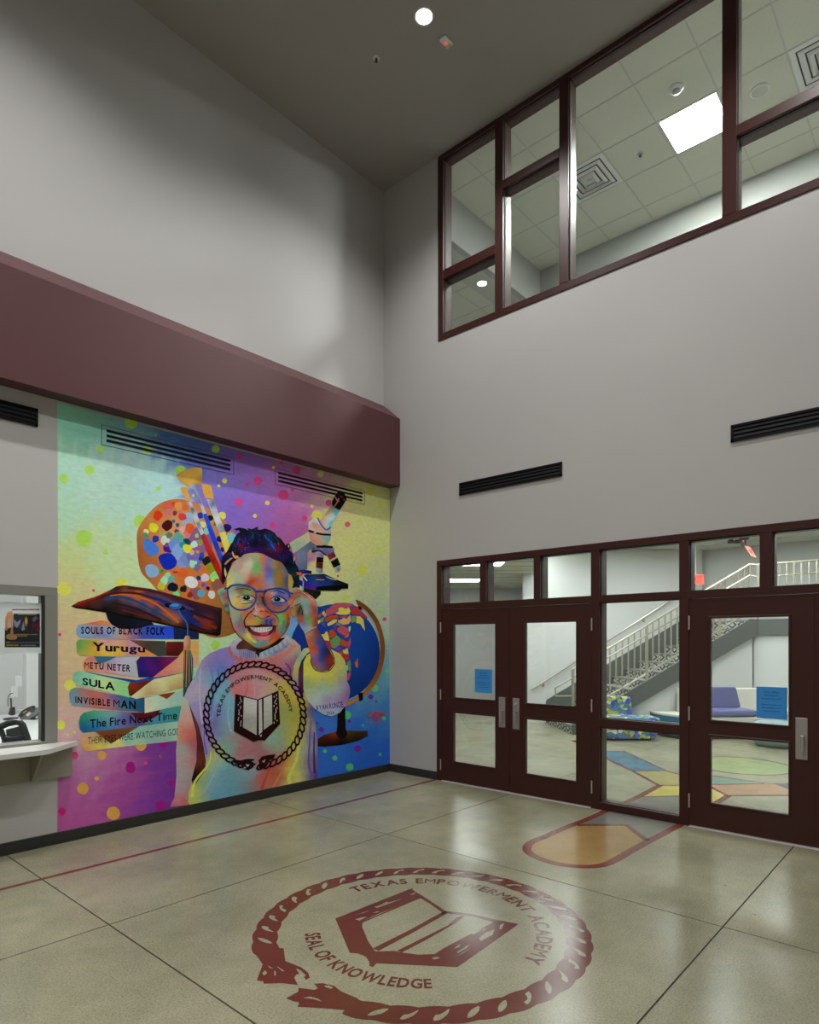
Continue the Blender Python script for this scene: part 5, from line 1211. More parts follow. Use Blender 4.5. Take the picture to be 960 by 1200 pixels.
# ---- graduation cap
gc = Paint('painted_graduation_cap')
gc.poly(C_, [(305, 180), (560, 232), (580, 248), (500, 268), (440, 275), (380, 272), (340, 250), (318, 220)], [(320, 200, '101420'), (400, 230, '0c1018'), (500, 255, '141c30')])
gc.poly(C_, [(110, 147), (150, 122), (250, 92), (330, 55), (365, 35), (400, 29), (430, 30), (560, 48), (700, 85), (820, 122), (960, 158), (958, 240), (952, 305), (935, 314), (830, 298), (700, 265), (560, 235), (440, 208), (310, 182), (200, 165), (130, 153)],
 [(115, 146, '14100e'), (170, 122, '7a2018'), (240, 105, '6a2a20'), (300, 75, '581a12'), (370, 45, '3e1214'), (450, 40, '3a1418'), (560, 62, '3e1c20'), (700, 95, '4a2028'), (850, 135, '3a2430'), (940, 180, '2a1a28'), (330, 90, '34405a'), (420, 78, '8a5a40'), (480, 88, 'b46020'), (560, 120, 'a85a20'), (640, 185, 'a0602c'), (690, 215, 'b07038'), (560, 95, '503858'), (640, 130, '4a3a58'), (440, 110, '26466a'), (520, 135, '2a4a70'), (590, 175, '24406a'), (620, 150, '1c3460'),
  (700, 170, '1a2a72'), (760, 200, '1a3080'), (830, 230, '202a50'), (260, 125, '3a302c'), (350, 140, '2a1c1a'), (420, 160, '3e1e20'), (500, 190, '44201a'), (590, 215, '5a2a1a'), (660, 240, '281818'), (760, 255, '30201e'), (850, 275, '6a3020'), (880, 235, '8a3420'), (800, 180, '241c2c'), (880, 180, '382030'), (930, 250, '1c1418'), (940, 300, '0c0a0c'), (820, 290, '0a0a0e'), (700, 260, '0a0a0a'), (600, 238, '0a0a0a'), (450, 205, '0a0a0a'), (300, 175, '0a0a0a'), (200, 160, '0c0a0a')], step=1.8, sig=5.0)
for P, w, cc in [([(330, 88), (400, 80), (480, 92), (570, 122), (650, 178), (715, 238)], (6, 12), 'b8601e'), ([(250, 108), (330, 76), (420, 70), (500, 78), (600, 110)], (8, 14), '4a1a16'), ([(300, 108), (380, 96), (460, 112), (540, 150), (620, 196), (680, 236)], (14, 12), '24466e'),
  ([(560, 92), (640, 122), (720, 168), (790, 222), (830, 262)], (12, 22), '1a2c74'), ([(500, 70), (600, 92), (700, 128), (800, 168)], (8, 16), '54405e'), ([(340, 128), (440, 148), (540, 186), (620, 226)], (10, 14), '2c1c1c'), ([(400, 168), (500, 196), (600, 226)], 8, '5c2a1e'), ([(430, 42), (560, 60), (700, 98), (850, 140), (950, 168)], 12, '4c1c20'), ([(800, 200), (860, 236), (930, 270)], 16, '7a321e'), ([(780, 246), (850, 276), (930, 290)], 10, '30141a'), ([(780, 170), (860, 206), (950, 236)], 14, '2a1c30'), ([(135, 152), (300, 174), (440, 206), (600, 238), (760, 272), (930, 306)], 9, '080808'), ([(135, 138), (220, 108), (330, 62)], 9, '8a2a18')]:
    gc.stroke(C_, P, w, cc)
gc.disc(C_, 695, 148, 62, '080a14', ry=17, rot=.18); gc.disc(C_, 698, 146, 36, '2c5c9c', ry=18); gc.disc(C_, 695, 140, 24, '4a84bc', ry=8)
gc.stroke(C_, [(715, 165), (735, 200), (765, 245), (768, 315)], 9, '24487c'); gc.stroke(C_, [(713, 165), (733, 200), (762, 245), (765, 315)], 3, '4a80b0')
gc.poly(C_, [(748, 325), (756, 312), (775, 312), (784, 330), (784, 360), (780, 395), (746, 392), (744, 350)], [(755, 330, 'c8a088'), (775, 330, '9a6a50'), (760, 360, 'd0a080'), (776, 370, '8a5a48'), (760, 388, 'b88060')])
gc.poly(C_, [(745, 393), (785, 395), (797, 440), (798, 530), (788, 600), (770, 640), (760, 690), (742, 690), (742, 520)], '3c4c4c')
for i, (x0, x1, c) in enumerate([(750, 745, 'b07850'), (757, 752, '28403c'), (763, 757, 'c89a70'), (769, 766, '2a5a5a'), (775, 776, 'b8804e'), (781, 788, '203038'), (785, 795, '6a9a90')]):
    gc.stroke(C_, [(x0, 395), ((x0 + x1) / 2, 500), (x1, 560 + 20 * (i % 3))], (5, 3), c)
gc.done()

# ---- globe
gl = Paint('painted_globe')
gl.poly(F_c, [(277, 780), (300, 735), (322, 738), (325, 870), (336, 900), (322, 925), (290, 930), (268, 900), (275, 860)], '0c0a08')
gl.poly(F_c, [(155, 932), (200, 905), (270, 885), (330, 880), (400, 883), (452, 882), (456, 912), (400, 940), (300, 965), (200, 975), (155, 973)], [(180, 920, '5a2a18'), (250, 895, '8a3a20'), (350, 890, '5a4420'), (430, 892, '504020'), (180, 960, '060604'), (300, 950, '080604'), (430, 915, '060604'), (370, 925, '0a0804'), (240, 940, '0a0604')])
gl.poly(F_c, [(277, 800), (322, 790), (325, 870), (336, 900), (322, 925), (290, 930), (268, 900), (275, 860)], '0c0a08')
gl.poly(F_c, [(383, 113), (420, 130), (470, 170), (520, 240), (550, 340), (555, 430), (532, 540), (490, 620), (430, 680), (370, 720), (318, 742), (325, 712), (370, 700), (420, 660), (470, 600), (510, 520), (528, 430), (523, 340), (495, 250), (450, 185), (415, 160), (400, 150)],
 [(400, 130, '7a5028'), (460, 170, '6a4220'), (530, 290, '8a5826'), (545, 420, '7a4a1c'), (510, 550, '8a5a28'), (440, 660, 'a06c30'), (360, 720, 'b0783a')], sm=2)
gl.stroke(F_c, [(412, 165), (450, 195), (490, 255), (518, 345), (522, 430), (503, 520), (462, 600), (410, 665), (345, 695)], 7, '7fa0b4')
oc_ = [(392 + 53 * math.cos(t), 765 + 57 * math.sin(t)) for t in np.linspace(0, 2 * math.pi, 56, endpoint=False)]
gl.poly(PXc, oc_, [(425, 740, '1c4c9c'), (435, 790, '163c88'), (400, 815, '16408c'), (380, 720, '1c4a9a'), (420, 715, '184490'), (443, 765, '0e2c70'), (360, 760, '14388a'), (415, 770, '1e54a4'), (425, 805, '10306c'), (400, 740, '1a4898')], step=2.5)
Rd, Yl, Gn, Or, Pu, Pk, Tn = 'a43a48', 'ccbe5c', '6a9260', 'b0502e', '6a4aa4', 'b05668', 'c8a274'
for P, c in [([(440, 510), (445, 470), (480, 445), (500, 430), (540, 405), (620, 400), (690, 408), (725, 425), (680, 432), (690, 447), (600, 448), (560, 480), (530, 500), (500, 515), (460, 530)], Pk), ([(678, 430), (720, 424), (765, 440), (740, 452), (690, 447)], Pu),
 ([(680, 452), (762, 440), (820, 500), (857, 540), (852, 560), (800, 530), (760, 520), (700, 510)], Rd), ([(535, 500), (570, 485), (570, 450), (600, 442), (640, 457), (675, 445), (692, 480), (680, 512), (620, 520), (570, 515)], Yl),
 ([(560, 575), (600, 565), (620, 545), (650, 560), (690, 518), (697, 580), (670, 612), (620, 620), (575, 600)], Tn), ([(430, 560), (470, 535), (500, 525), (560, 520), (572, 550), (500, 570), (440, 592)], Or), ([(575, 540), (655, 522), (660, 540), (620, 552)], Or), ([(700, 530), (746, 527), (745, 590), (700, 600)], Gn),
 ([(750, 530), (790, 535), (822, 570), (838, 682), (815, 650), (790, 610), (750, 600)], Yl), ([(455, 610), (480, 590), (520, 568), (557, 565), (550, 590), (500, 620), (465, 632)], Yl), ([(520, 610), (556, 600), (550, 650), (530, 672)], Pu), ([(548, 595), (592, 600), (590, 632), (550, 622)], Gn),
 ([(550, 665), (575, 640), (600, 622), (660, 650), (685, 672), (640, 720), (620, 725), (560, 690)], Pk), ([(640, 720), (682, 690), (670, 740), (630, 752)], 'c8602a'), ([(670, 640), (694, 632), (690, 680), (675, 690)], '8ac0a8'), ([(470, 700), (480, 680), (512, 660), (552, 710), (510, 750), (475, 752)], Or),
 ([(395, 715), (430, 712), (440, 688), (458, 685), (482, 780), (430, 775), (410, 740)], Yl), ([(485, 770), (520, 750), (550, 720), (590, 755), (592, 810), (545, 862), (500, 845)], Gn), ([(595, 755), (650, 785), (677, 790), (660, 842), (620, 835), (588, 825)], Or),
 ([(525, 862), (575, 825), (608, 858), (575, 885), (545, 888)], Pu), ([(430, 785), (488, 780), (497, 862), (470, 865)], Rd), ([(692, 750), (694, 800), (670, 875), (663, 800)], Pk), ([(612, 870), (635, 868), (660, 850), (672, 910), (640, 915), (620, 905)], Yl), ([(565, 895), (610, 880), (618, 915), (600, 940)], Or),
 ([(608, 930), (640, 912), (676, 925), (678, 965), (640, 982), (615, 960)], 'b03a34'), ([(655, 1000), (690, 968), (695, 1060), (690, 1100), (672, 1075)], Gn), ([(625, 985), (650, 990), (660, 1015), (640, 1010)], Pu), ([(655, 1115), (690, 1090), (695, 1115), (680, 1165), (655, 1185), (650, 1150)], Pk),
 ([(650, 1020), (665, 1025), (665, 1080), (650, 1075)], '8ac0a8'), ([(733, 1000), (750, 985), (764, 953), (768, 1030), (760, 1055), (742, 1040)], 'c8602a'), ([(360, 525), (395, 500), (400, 520), (370, 555)], Or), ([(385, 560), (425, 540), (420, 580), (395, 600)], Gn), ([(360, 580), (385, 565), (390, 590), (365, 612)], Yl), ([(405, 500), (425, 475), (435, 500), (415, 530)], Yl), ([(425, 520), (440, 500), (450, 530), (430, 545)], Tn), ([(395, 605), (430, 590), (440, 650), (420, 630)], Pu)]:
    gl.poly(G_, [(np.mean([q[0] for q in P]) + (p[0] - np.mean([q[0] for q in P])) * 1.05, np.mean([q[1] for q in P]) + (p[1] - np.mean([q[1] for q in P])) * 1.05) for p in P], '2a1c28'); gl.poly(G_, P, c)
gl.poly(F_c, [(395, 150), (412, 158), (425, 172), (405, 172)], '0c0a08'); gl.poly(F_c, [(398, 665), (425, 655), (427, 700), (405, 710)], '0c0a08')
gl.poly(G_, [(357, 435), (430, 435), (400, 450), (370, 490), (357, 500)], '28406a')
gl.done()

# ---- microscope
mi = Paint('painted_microscope')
mi.poly(D_, [(612, 217), (680, 168), (745, 130), (772, 185), (665, 268)], [(640, 215, 'a0b498'), (700, 170, 'b0b890'), (750, 160, 'c0b898'), (680, 230, '98a898')]); mi.poly(D_, [(663, 262), (775, 178), (790, 215), (735, 268), (733, 378), (668, 388)], [(700, 240, '707a90'), (760, 210, '5a6478'), (690, 300, '7a86a0'), (710, 360, '5a6880')])
mi.poly(G_, [(160, 70), (220, 62), (300, 78), (300, 105), (180, 105)], [(200, 70, '2040a0'), (280, 95, '1a1030'), (200, 95, '2a1a70')])
mi.poly(G_, [(215, 240), (345, 275), (395, 280), (390, 315), (340, 362), (280, 330), (218, 290)], [(240, 260, '1a2a2a'), (320, 300, '28281c'), (370, 300, '0a0a0a'), (300, 330, '141410')])
mi.poly(G_, [(345, 235), (668, 208), (668, 255), (600, 258), (585, 272), (560, 280), (395, 276), (345, 272)], '0a0908')
mi.poly(G_, [(210, 130), (250, 112), (430, 107), (540, 160), (668, 208), (345, 237), (215, 185)], [(240, 140, '1a2a60'), (300, 190, '1a48a8'), (350, 150, '3a4450'), (420, 130, '1a1a30'), (460, 170, '1e3a6a'), (560, 200, '1a1c24'), (420, 200, '1c3c90'), (240, 180, '1a2a80')], step=1.6)
mi.poly(G_, [(148, 150), (215, 182), (345, 232), (345, 273), (215, 238), (150, 200)], [(180, 180, '38188a'), (280, 230, '4a1a98'), (330, 260, '6a2a90')]); mi.stroke(G_, [(345, 165), (425, 168)], 8, 'c0a088', sm=0); mi.stroke(G_, [(440, 130), (490, 155), (548, 168)], 8, 'a8b4b0'); mi.poly(G_, [(415, 108), (435, 108), (460, 135), (440, 135)], '4a2a90')
mi.poly(M_, [(125, 715), (150, 690), (200, 678), (300, 678), (355, 712), (356, 745), (285, 782), (240, 755), (200, 735), (140, 752)], [(140, 730, '3a3a50'), (200, 710, '8080a8'), (300, 730, '7878a0'), (260, 760, '50507a')])
mi.poly(M_, [(165, 748), (255, 762), (248, 800), (180, 796)], [(190, 770, '98a0b8'), (235, 785, '8a5a88')]); mi.poly(M_, [(180, 795), (247, 800), (245, 852), (176, 848)], '0c0a0a'); mi.poly(M_, [(175, 848), (243, 855), (240, 912), (173, 905)], [(190, 880, '7a2428'), (225, 880, '3a1014')]); mi.poly(M_, [(172, 905), (240, 912), (238, 948), (205, 954), (175, 940)], [(185, 925, '9ab4c8'), (225, 930, '5a6a80')])
mi.poly(M_, [(283, 775), (352, 742), (375, 790), (310, 825)], [(300, 790, '8a3a48'), (350, 770, '5a2038')]); mi.poly(M_, [(310, 825), (375, 790), (388, 805), (322, 842)], 'a8a888'); mi.poly(M_, [(320, 842), (388, 803), (418, 872), (352, 905)], '0c0a0a'); mi.poly(M_, [(352, 905), (418, 872), (424, 915), (400, 940), (372, 942)], [(370, 920, 'b0c0c8'), (390, 915, '5a3a40'), (410, 900, '88a0b0')])
mi.poly(M_, [(175, 678), (230, 672), (340, 686), (345, 706), (180, 702)], '0c0a0c'); mi.stroke(M_, [(130, 745), (200, 728), (240, 752), (275, 778)], 12, '100c10')
mi.poly(M_, [(100, 545), (160, 560), (322, 580), (312, 630), (285, 668), (230, 680), (180, 678), (130, 650), (105, 600)], [(120, 590, 'c08a80'), (180, 600, 'c8a090'), (220, 640, 'b8a080'), (270, 620, '98a898'), (305, 610, '5aa8b8'), (150, 650, 'b88070')])
mi.poly(M_, [(98, 440), (150, 410), (198, 398), (232, 480), (280, 522), (318, 500), (324, 565), (220, 570), (130, 550), (97, 520)], [(110, 450, 'd8d0c8'), (180, 430, 'd8d4cc'), (150, 475, 'b87868'), (130, 510, 'd0b8a8'), (220, 530, 'c8a090'), (300, 540, '98a8a8'), (250, 550, 'c0a898')])
mi.stroke(M_, [(97, 527), (160, 550), (240, 568), (322, 572)], 20, '0c0a0c'); mi.stroke(M_, [(150, 548), (175, 552)], 14, 'a8b8c8', sm=0)
mi.poly(M_, [(335, 268), (372, 300), (412, 325), (345, 450), (300, 522), (258, 515), (213, 448), (280, 340)], [(245, 420, 'b89a60'), (290, 350, 'a08a60'), (280, 420, 'd0d0d0'), (310, 400, 'd4d4cc'), (340, 390, 'b0ccd4'), (375, 350, '4aa4b4'), (330, 460, '58b0bc'), (300, 490, '7ac0c8'), (265, 470, 'd0d4d4'), (350, 315, '8a8478'), (250, 470, 'c8a890')], step=1.5)
mi.stroke(M_, [(190, 400), (212, 450), (255, 508), (285, 520), (315, 500), (316, 490)], 13, '5a489c')
mi.poly(M_, [(380, 155), (395, 137), (440, 138), (478, 185), (482, 215), (440, 285), (410, 325), (360, 300), (332, 268), (335, 230)], '0b090b', sm=1); mi.disc(M_, 428, 185, 14, 'b84c1c', ry=9, rot=.6, jag=.4); mi.disc(M_, 455, 220, 10, '7a2a14', ry=16, jag=.4)
mi.stroke(M_, [(365, 190), (385, 225), (405, 238)], 11, 'c07a6a'); mi.stroke(M_, [(405, 205), (385, 245), (358, 290)], (12, 6), 'c88674'); mi.disc(M_, 400, 195, 10, '1a2a60', ry=14, jag=.3)
mi.done()

# ---- child: sweater
sw = Paint('painted_sweater')
tor = [(250, 90, '9a86b0'), (230, 150, '8fa0b8'), (300, 100, '8a7fb0'), (350, 130, '5a78b8'), (400, 60, '8a7ab8'), (330, 200, '7aa0b8'), (225, 250, 'a8a0b8'), (250, 400, '9a90b8'), (240, 480, '8a78b0'), (275, 640, '7a68b8'), (290, 560, 'a090b8'), (350, 300, '78a8b8'), (370, 400, '7a88b8'), (420, 400, '7aa8b8'), (390, 500, '8aa8a8'), (350, 500, '6a68a8'), (480, 150, 'b07a88'), (520, 180, 'b88a90'), (520, 250, 'c0747a'), (600, 220, 'b8909a'), (560, 300, 'b88a94'), (660, 300, 'b8a090'),
 (680, 220, 'b8a080'), (700, 130, 'b87880'), (780, 90, '9a6a8a'), (800, 150, '8a5a90'), (830, 80, '7a4068'), (740, 50, 'b87a6a'), (780, 30, 'a898a8'), (760, 240, 'b8a858'), (820, 300, 'b8a850'), (850, 420, 'a8a048'), (770, 400, '98a060'), (750, 520, '90a078'), (810, 520, 'b0a850'), (400, 600, '7aa098'), (450, 560, '98888a'), (520, 620, 'a07478'), (600, 640, '987078'), (700, 560, '8aa898'), (700, 640, '90988a'), (320, 660, 'b0b868'), (300, 720, 'a8b478'),
 (250, 830, '98a860'), (190, 900, 'b8bc60'), (205, 960, 'b0b858'), (250, 920, '8aa490'), (300, 850, '78a0b0'), (350, 750, '78a8b0'), (400, 800, '7098a8'), (330, 920, '6a98b0'), (450, 900, '6a98a8'), (520, 800, '7a98a0'), (560, 740, '8a98a0'), (580, 880, 'a07068'), (550, 860, '6f8890'), (640, 720, 'a85a50'), (690, 700, 'a86868'), (620, 830, 'b06058'), (660, 880, 'a87868'), (740, 780, 'a85040'), (760, 700, 'b06a50'), (700, 820, 'b06a4c'), (800, 760, 'ccc460'), (830, 680, 'bcb858'), (860, 800, 'c8c468'), (790, 850, 'b8b078'),
 (865, 600, 'c0bc58'), (895, 640, '8a98a8'), (890, 720, 'a0a478'), (925, 560, '7a70a0'), (925, 700, '6a5088'), (950, 790, '583078'), (905, 780, '7a78a0'), (940, 430, '5f5090'), (905, 480, 'a8a878'), (870, 180, 'a8a860'), (840, 220, 'a8a068'), (820, 30, 'b0a888')]
sw.poly(PXc, [(271, 757), (259, 760), (245, 766), (236, 774), (228, 792), (220, 806), (214, 820), (209.5, 846), (207, 880), (206.5, 915), (222, 944), (300, 928), (372, 912.5), (372, 866), (366.5, 830), (358, 808), (354, 775), (352, 757), (345, 750), (338, 746), (330, 742), (300, 752)], [(x, y, c) for x, y, c in [(E_(a, b)[0], E_(a, b)[1], c) for a, b, c in tor]], step=1.7, warp=1.2, sig=6.5)
sw.poly(E_, [(130, 300), (160, 320), (185, 400), (205, 480), (215, 560), (212, 640), (205, 740), (185, 830), (165, 900), (162, 960), (150, 975), (50, 990), (75, 930), (88, 800), (85, 640), (100, 460)],
 [(140, 330, 'a8b8a0'), (150, 420, 'd09a90'), (110, 520, 'c89078'), (170, 540, 'c06a68'), (200, 600, 'a85058'), (130, 640, '98a8a0'), (110, 700, 'b09aa0'), (180, 720, 'b86a68'), (150, 760, '98a8a8'), (130, 850, '90a8a0'), (100, 860, 'b090a8'), (170, 850, 'a87078'), (150, 920, 'b07a80'), (90, 960, 'b87080'), (120, 400, 'b8a8a8')], step=1.8)
sw.poly(E_, [(48, 992), (60, 955), (90, 932), (130, 930), (160, 955), (166, 975)], [(80, 950, 'c08088'), (130, 945, 'b87078'), (70, 980, 'a86a80')])
sw.poly(E_, [(165, 340), (190, 400), (230, 490), (252, 580), (272, 700), (268, 765), (240, 800), (205, 855), (190, 850), (183, 820), (195, 770), (213, 700), (216, 600), (210, 520), (190, 440)], [(180, 380, '5a3040'), (210, 470, '6a3a38'), (230, 560, '5a3028'), (245, 640, '4a2018'), (255, 740, '5a2a1c'), (215, 800, '1a1418'), (200, 840, '141018'), (225, 680, '7a3c34')], step=1.6)
sw.stroke(E_, [(848, 300), (862, 240), (850, 170), (880, 100), (915, 35)], 5, '1c1a30')
for P, cc, w in [([(300, 110), (322, 250), (300, 420)], '6a80b8', 18), ([(238, 120), (232, 300), (250, 470)], 'b4acc8', 12), ([(520, 170), (532, 240), (515, 300)], 'c0686e', 14), ([(562, 170), (578, 260), (570, 320)], 'c88e98', 12), ([(270, 460), (262, 560), (278, 660)], '7a64b0', 14), ([(345, 130), (352, 190), (335, 260)], '5270b4', 14),
  ([(690, 700), (650, 800), (620, 880)], 'b04c44', 20), ([(775, 690), (740, 780), (690, 870)], 'c4785c', 16), ([(855, 560), (842, 680), (792, 800), (800, 845)], 'd8d06a', 26), ([(890, 520), (882, 640), (872, 760), (890, 820)], '98a880', 14), ([(928, 450), (920, 600), (915, 720), (940, 810)], '6a5aa4', 18),
  ([(950, 520), (948, 650), (952, 780)], '50287a', 16), ([(302, 640), (290, 720), (205, 830), (185, 925)], 'c4c866', 18), ([(345, 660), (335, 760), (262, 890)], '84acbc', 14), ([(820, 120), (850, 60), (900, 25)], 'c0b870', 12), ([(770, 90), (800, 130), (795, 190)], '74406c', 16), ([(480, 620), (520, 650), (600, 655)], 'a87078', 18), ([(420, 330), (410, 430), (430, 520)], '88b0bc', 14)]:
    sw.stroke(E_, P, (w * .4, w), cc)
# knit collar
sw.poly(D_, [(250, 850), (300, 845), (420, 880), (560, 835), (590, 830), (540, 900), (420, 965), (300, 925), (262, 900)], [(300, 870, '4a3028'), (340, 890, '6a4a30'), (420, 930, '141414'), (500, 890, '101010'), (280, 890, '5a3038'), (380, 920, '2a2420')])
sw.poly(D_, [(205, 905), (225, 880), (240, 930), (300, 962), (400, 985), (500, 970), (600, 920), (645, 865), (665, 885), (620, 940), (520, 1000), (420, 1010), (300, 1000), (230, 960)], [(220, 920, 'a86a7a'), (300, 980, 'b06a78'), (420, 998, 'b0747c'), (520, 985, 'b07078'), (620, 920, 'c07a6a'), (650, 885, 'c08a80')], step=1.6)
sw.poly(D_, [(222, 880), (245, 848), (285, 832), (302, 850), (283, 862), (265, 885), (262, 912), (330, 908), (385, 925), (408, 955), (400, 975), (330, 968), (262, 950), (232, 920)], [(240, 870, 'a8a4b4'), (270, 930, '8a88a8'), (340, 940, '6a74a8'), (390, 955, '98909c'), (290, 850, 'b4b4b8'), (300, 920, '9a98b0')], sm=1, step=1.4)
sw.poly(D_, [(412, 965), (420, 932), (480, 905), (540, 875), (580, 840), (600, 815), (632, 858), (600, 893), (540, 932), (470, 962), (430, 975)], [(430, 950, '9aa4a8'), (500, 920, '9aa8b0'), (560, 880, 'a8a8a8'), (600, 850, 'b8b0b4'), (520, 940, '4a6ab0'), (590, 890, '4a68a8'), (460, 960, '88a0a8')], sm=1, step=1.4)
for k in range(9): sw.stroke(D_, [(285 + k * 13, 915 - (k % 2) * 2), (288 + k * 13, 958 + k * 1.2)], 3, '5a5c98' if k % 2 else '6a4a6c', sm=0)
for k in range(12): sw.stroke(D_, [(430 + k * 15, 935 - k * 8.5), (445 + k * 15, 962 - k * 7.5)], 3, '6a7494' if k % 2 else 'b8bcc0', sm=0)
for k in range(26): 
    a = k / 25; x = 225 + 420 * a; y = 925 + 70 * math.sin(math.pi * min(1, a * 1.15)) - 60 * max(0, a - .55) * 2
    sw.stroke(D_, [(x, y), (x + (6 if a < .5 else -4), y + 16)], 2.5, 'c8909a' if k % 2 else '8a5068', sm=0)
sw.done()

# ---- child: head
hd = Paint('painted_face')
hd.poly(K_, [(62, 130), (72, 98), (100, 85), (135, 92), (158, 130), (170, 220), (180, 320), (188, 350), (180, 384), (145, 365), (110, 290), (80, 220)], [(75, 120, '80a878'), (100, 100, '90a890'), (100, 160, '2a4a80'), (125, 150, 'a87050'), (130, 210, '9a4a34'), (145, 280, '14204a'), (110, 250, '7aa088'), (150, 330, '6a9878'), (165, 250, 'b87048'), (175, 360, '5a3020'), (80, 190, '88a898')], sm=2, step=1.2)
face = [(200, 560, 'a8a888'), (260, 520, 'b09890'), (350, 430, 'a09080'), (395, 480, 'cabcac'), (440, 420, 'a8a088'), (380, 560, 'c0b0a0'), (495, 500, '66b068'), (500, 550, '6ab06c'), (470, 590, '88a878'), (475, 430, '8aa880'), (540, 440, 'c87858'), (560, 510, 'b87860'), (545, 580, 'a89070'), (610, 460, '7a74a8'), (600, 550, '6458b0'), (615, 610, '6a70b8'), (635, 680, '7a90b8'), (680, 480, '98886a'), (700, 600, '78804a'), (750, 500, '8a6a38'), (765, 600, 'a8782a'), (740, 660, 'a87828'), (800, 560, '4a6a88'), (815, 660, '3a6078'), (825, 720, '3a5a70'),
 (190, 640, 'b8b480'), (165, 710, 'c8c070'), (250, 640, 'a8b098'), (290, 700, 'a0aea0'), (350, 640, 'b8a890'), (400, 690, 'a84030'), (450, 670, 'b04a34'), (430, 630, 'b87058'), (520, 640, 'b87860'), (500, 720, 'b87058'), (570, 730, 'b07868'), (630, 740, 'a090a8'), (700, 720, '8a8050'), (780, 740, '88703a'),
 (200, 800, '98a49a'), (250, 770, '8a9078'), (310, 770, '806850'), (390, 795, '6ca868'), (440, 790, 'b87050'), (220, 860, 'b8b490'), (230, 920, 'd0b860'), (330, 920, 'c8b878'), (300, 890, 'c89a60'), (400, 930, '88b080'), (270, 960, 'd0a870'), (350, 980, 'c08858'), (440, 900, 'b87048'),
 (520, 800, 'b86840'), (530, 860, 'a05c38'), (500, 920, '5f8a90'), (560, 930, '5a3018'), (480, 960, 'b84038'), (470, 1000, 'b89090'), (520, 990, 'c08a80'), (550, 1010, 'b86848'), (600, 1020, 'a85a3c'), (470, 1040, 'c8a09a'), (640, 1060, 'c86a50'), (560, 1070, 'c87a58'), (510, 1060, 'c88868'), (430, 1060, 'b06840'),
 (630, 820, 'b87868'), (670, 800, 'a898a8'), (740, 810, '4a62b0'), (800, 840, '7a70a8'), (610, 880, 'b85a38'), (620, 940, 'a8604a'), (700, 925, '4a7aa8'), (780, 920, '6a62a8'), (740, 950, '5a5a98'), (800, 980, 'a87850'), (690, 980, 'a85a34'), (740, 1000, 'a06038'), (850, 980, 'a86a40'),
 (210, 1020, '90a090'), (260, 1050, 'a8a078'), (195, 1080, 'a890a0'), (300, 1110, '60a088'), (240, 1130, '8aa090'), (350, 1040, 'c07050'), (330, 1150, 'a04858'), (300, 1180, '9a5a70'), (260, 1200, '98808c'), (340, 1250, '5a90a0'), (240, 1220, 'b07878'), (320, 1210, '6a7a98'),
 (400, 1150, 'c8a060'), (460, 1150, 'b89a50'), (420, 1110, 'c08048'), (490, 1105, '88a848'), (600, 1130, '3458a0'), (650, 1120, '5a5a90'), (560, 1155, '8a7048'), (630, 1160, '6a3a70'), (690, 1140, 'a85a50'), (720, 1170, 'c86a50'), (380, 1190, 'b07848'),
 (750, 1070, '68b868'), (760, 1120, '48b868'), (740, 1160, '68a060'), (710, 1040, 'b86848'), (800, 1060, 'a86838'), (840, 1120, 'a05a2c'), (860, 1060, 'b87038'), (780, 1200, '4a9a90'), (760, 1240, '3a8a88'), (830, 1200, '7a6038'), (720, 1250, 'b86048'), (800, 1270, 'a85a30'),
 (390, 1270, 'd0c858'), (410, 1310, 'c8c460'), (430, 1350, '98ac68'), (465, 1385, '4fa070'), (540, 1385, '5a88a8'), (600, 1370, '68a080'), (640, 1340, 'c07850'), (700, 1310, 'b85228'), (560, 1425, 'b8603c'), (490, 1340, '80b078'), (650, 1390, 'b86a40'), (350, 1330, 'c07a58'), (300, 1270, 'b87a60'), (430, 1400, 'b06848'), (380, 1240, 'b08050')]
hd.poly(H_, [(300, 405), (350, 365), (450, 350), (540, 360), (600, 395), (680, 430), (770, 460), (810, 510), (850, 590), (880, 700), (880, 900), (872, 1060), (855, 1170), (820, 1240), (760, 1310), (700, 1362), (620, 1420), (560, 1441), (500, 1442), (440, 1420), (380, 1372), (310, 1300), (240, 1235), (200, 1160), (186, 1060), (180, 980), (160, 860), (145, 740), (150, 640), (180, 560), (230, 470)], face, sm=1, step=1.15, sig=3.1, warp=.5)
# smile lines, nose, eyes
hd.stroke(H_, [(300, 414), (350, 374), (450, 358), (540, 366), (620, 404), (700, 442), (768, 468), (808, 525)], 12, '4a2030')
hd.stroke(K_, [(192, 420), (215, 520), (245, 575), (300, 640), (390, 705), (470, 757), (560, 758), (650, 722), (740, 655), (805, 580), (855, 480)], 9, '6a3020')
hd.stroke(K_, [(525, 165), (508, 230), (500, 280)], (20, 12), '8a4a24'); hd.stroke(K_, [(545, 180), (560, 235), (590, 290)], (22, 30), '5c2c14'); hd.stroke(K_, [(503, 225), (500, 262)], 14, '5c8890', sm=0)
hd.stroke(K_, [(240, 108), (320, 92), (420, 112)], (8, 14), '54483a'); hd.stroke(K_, [(640, 130), (720, 120), (800, 150)], (8, 12), '3a3458')
hd.stroke(K_, [(520, 350), (600, 350), (655, 385)], 16, 'a04c34'); hd.stroke(K_, [(500, 330), (540, 320), (570, 345)], 18, 'c8886c'); hd.stroke(K_, [(600, 440), (590, 480), (610, 505)], 26, '2c4c94'); hd.stroke(K_, [(650, 440), (640, 480), (660, 500)], 16, '44387c')
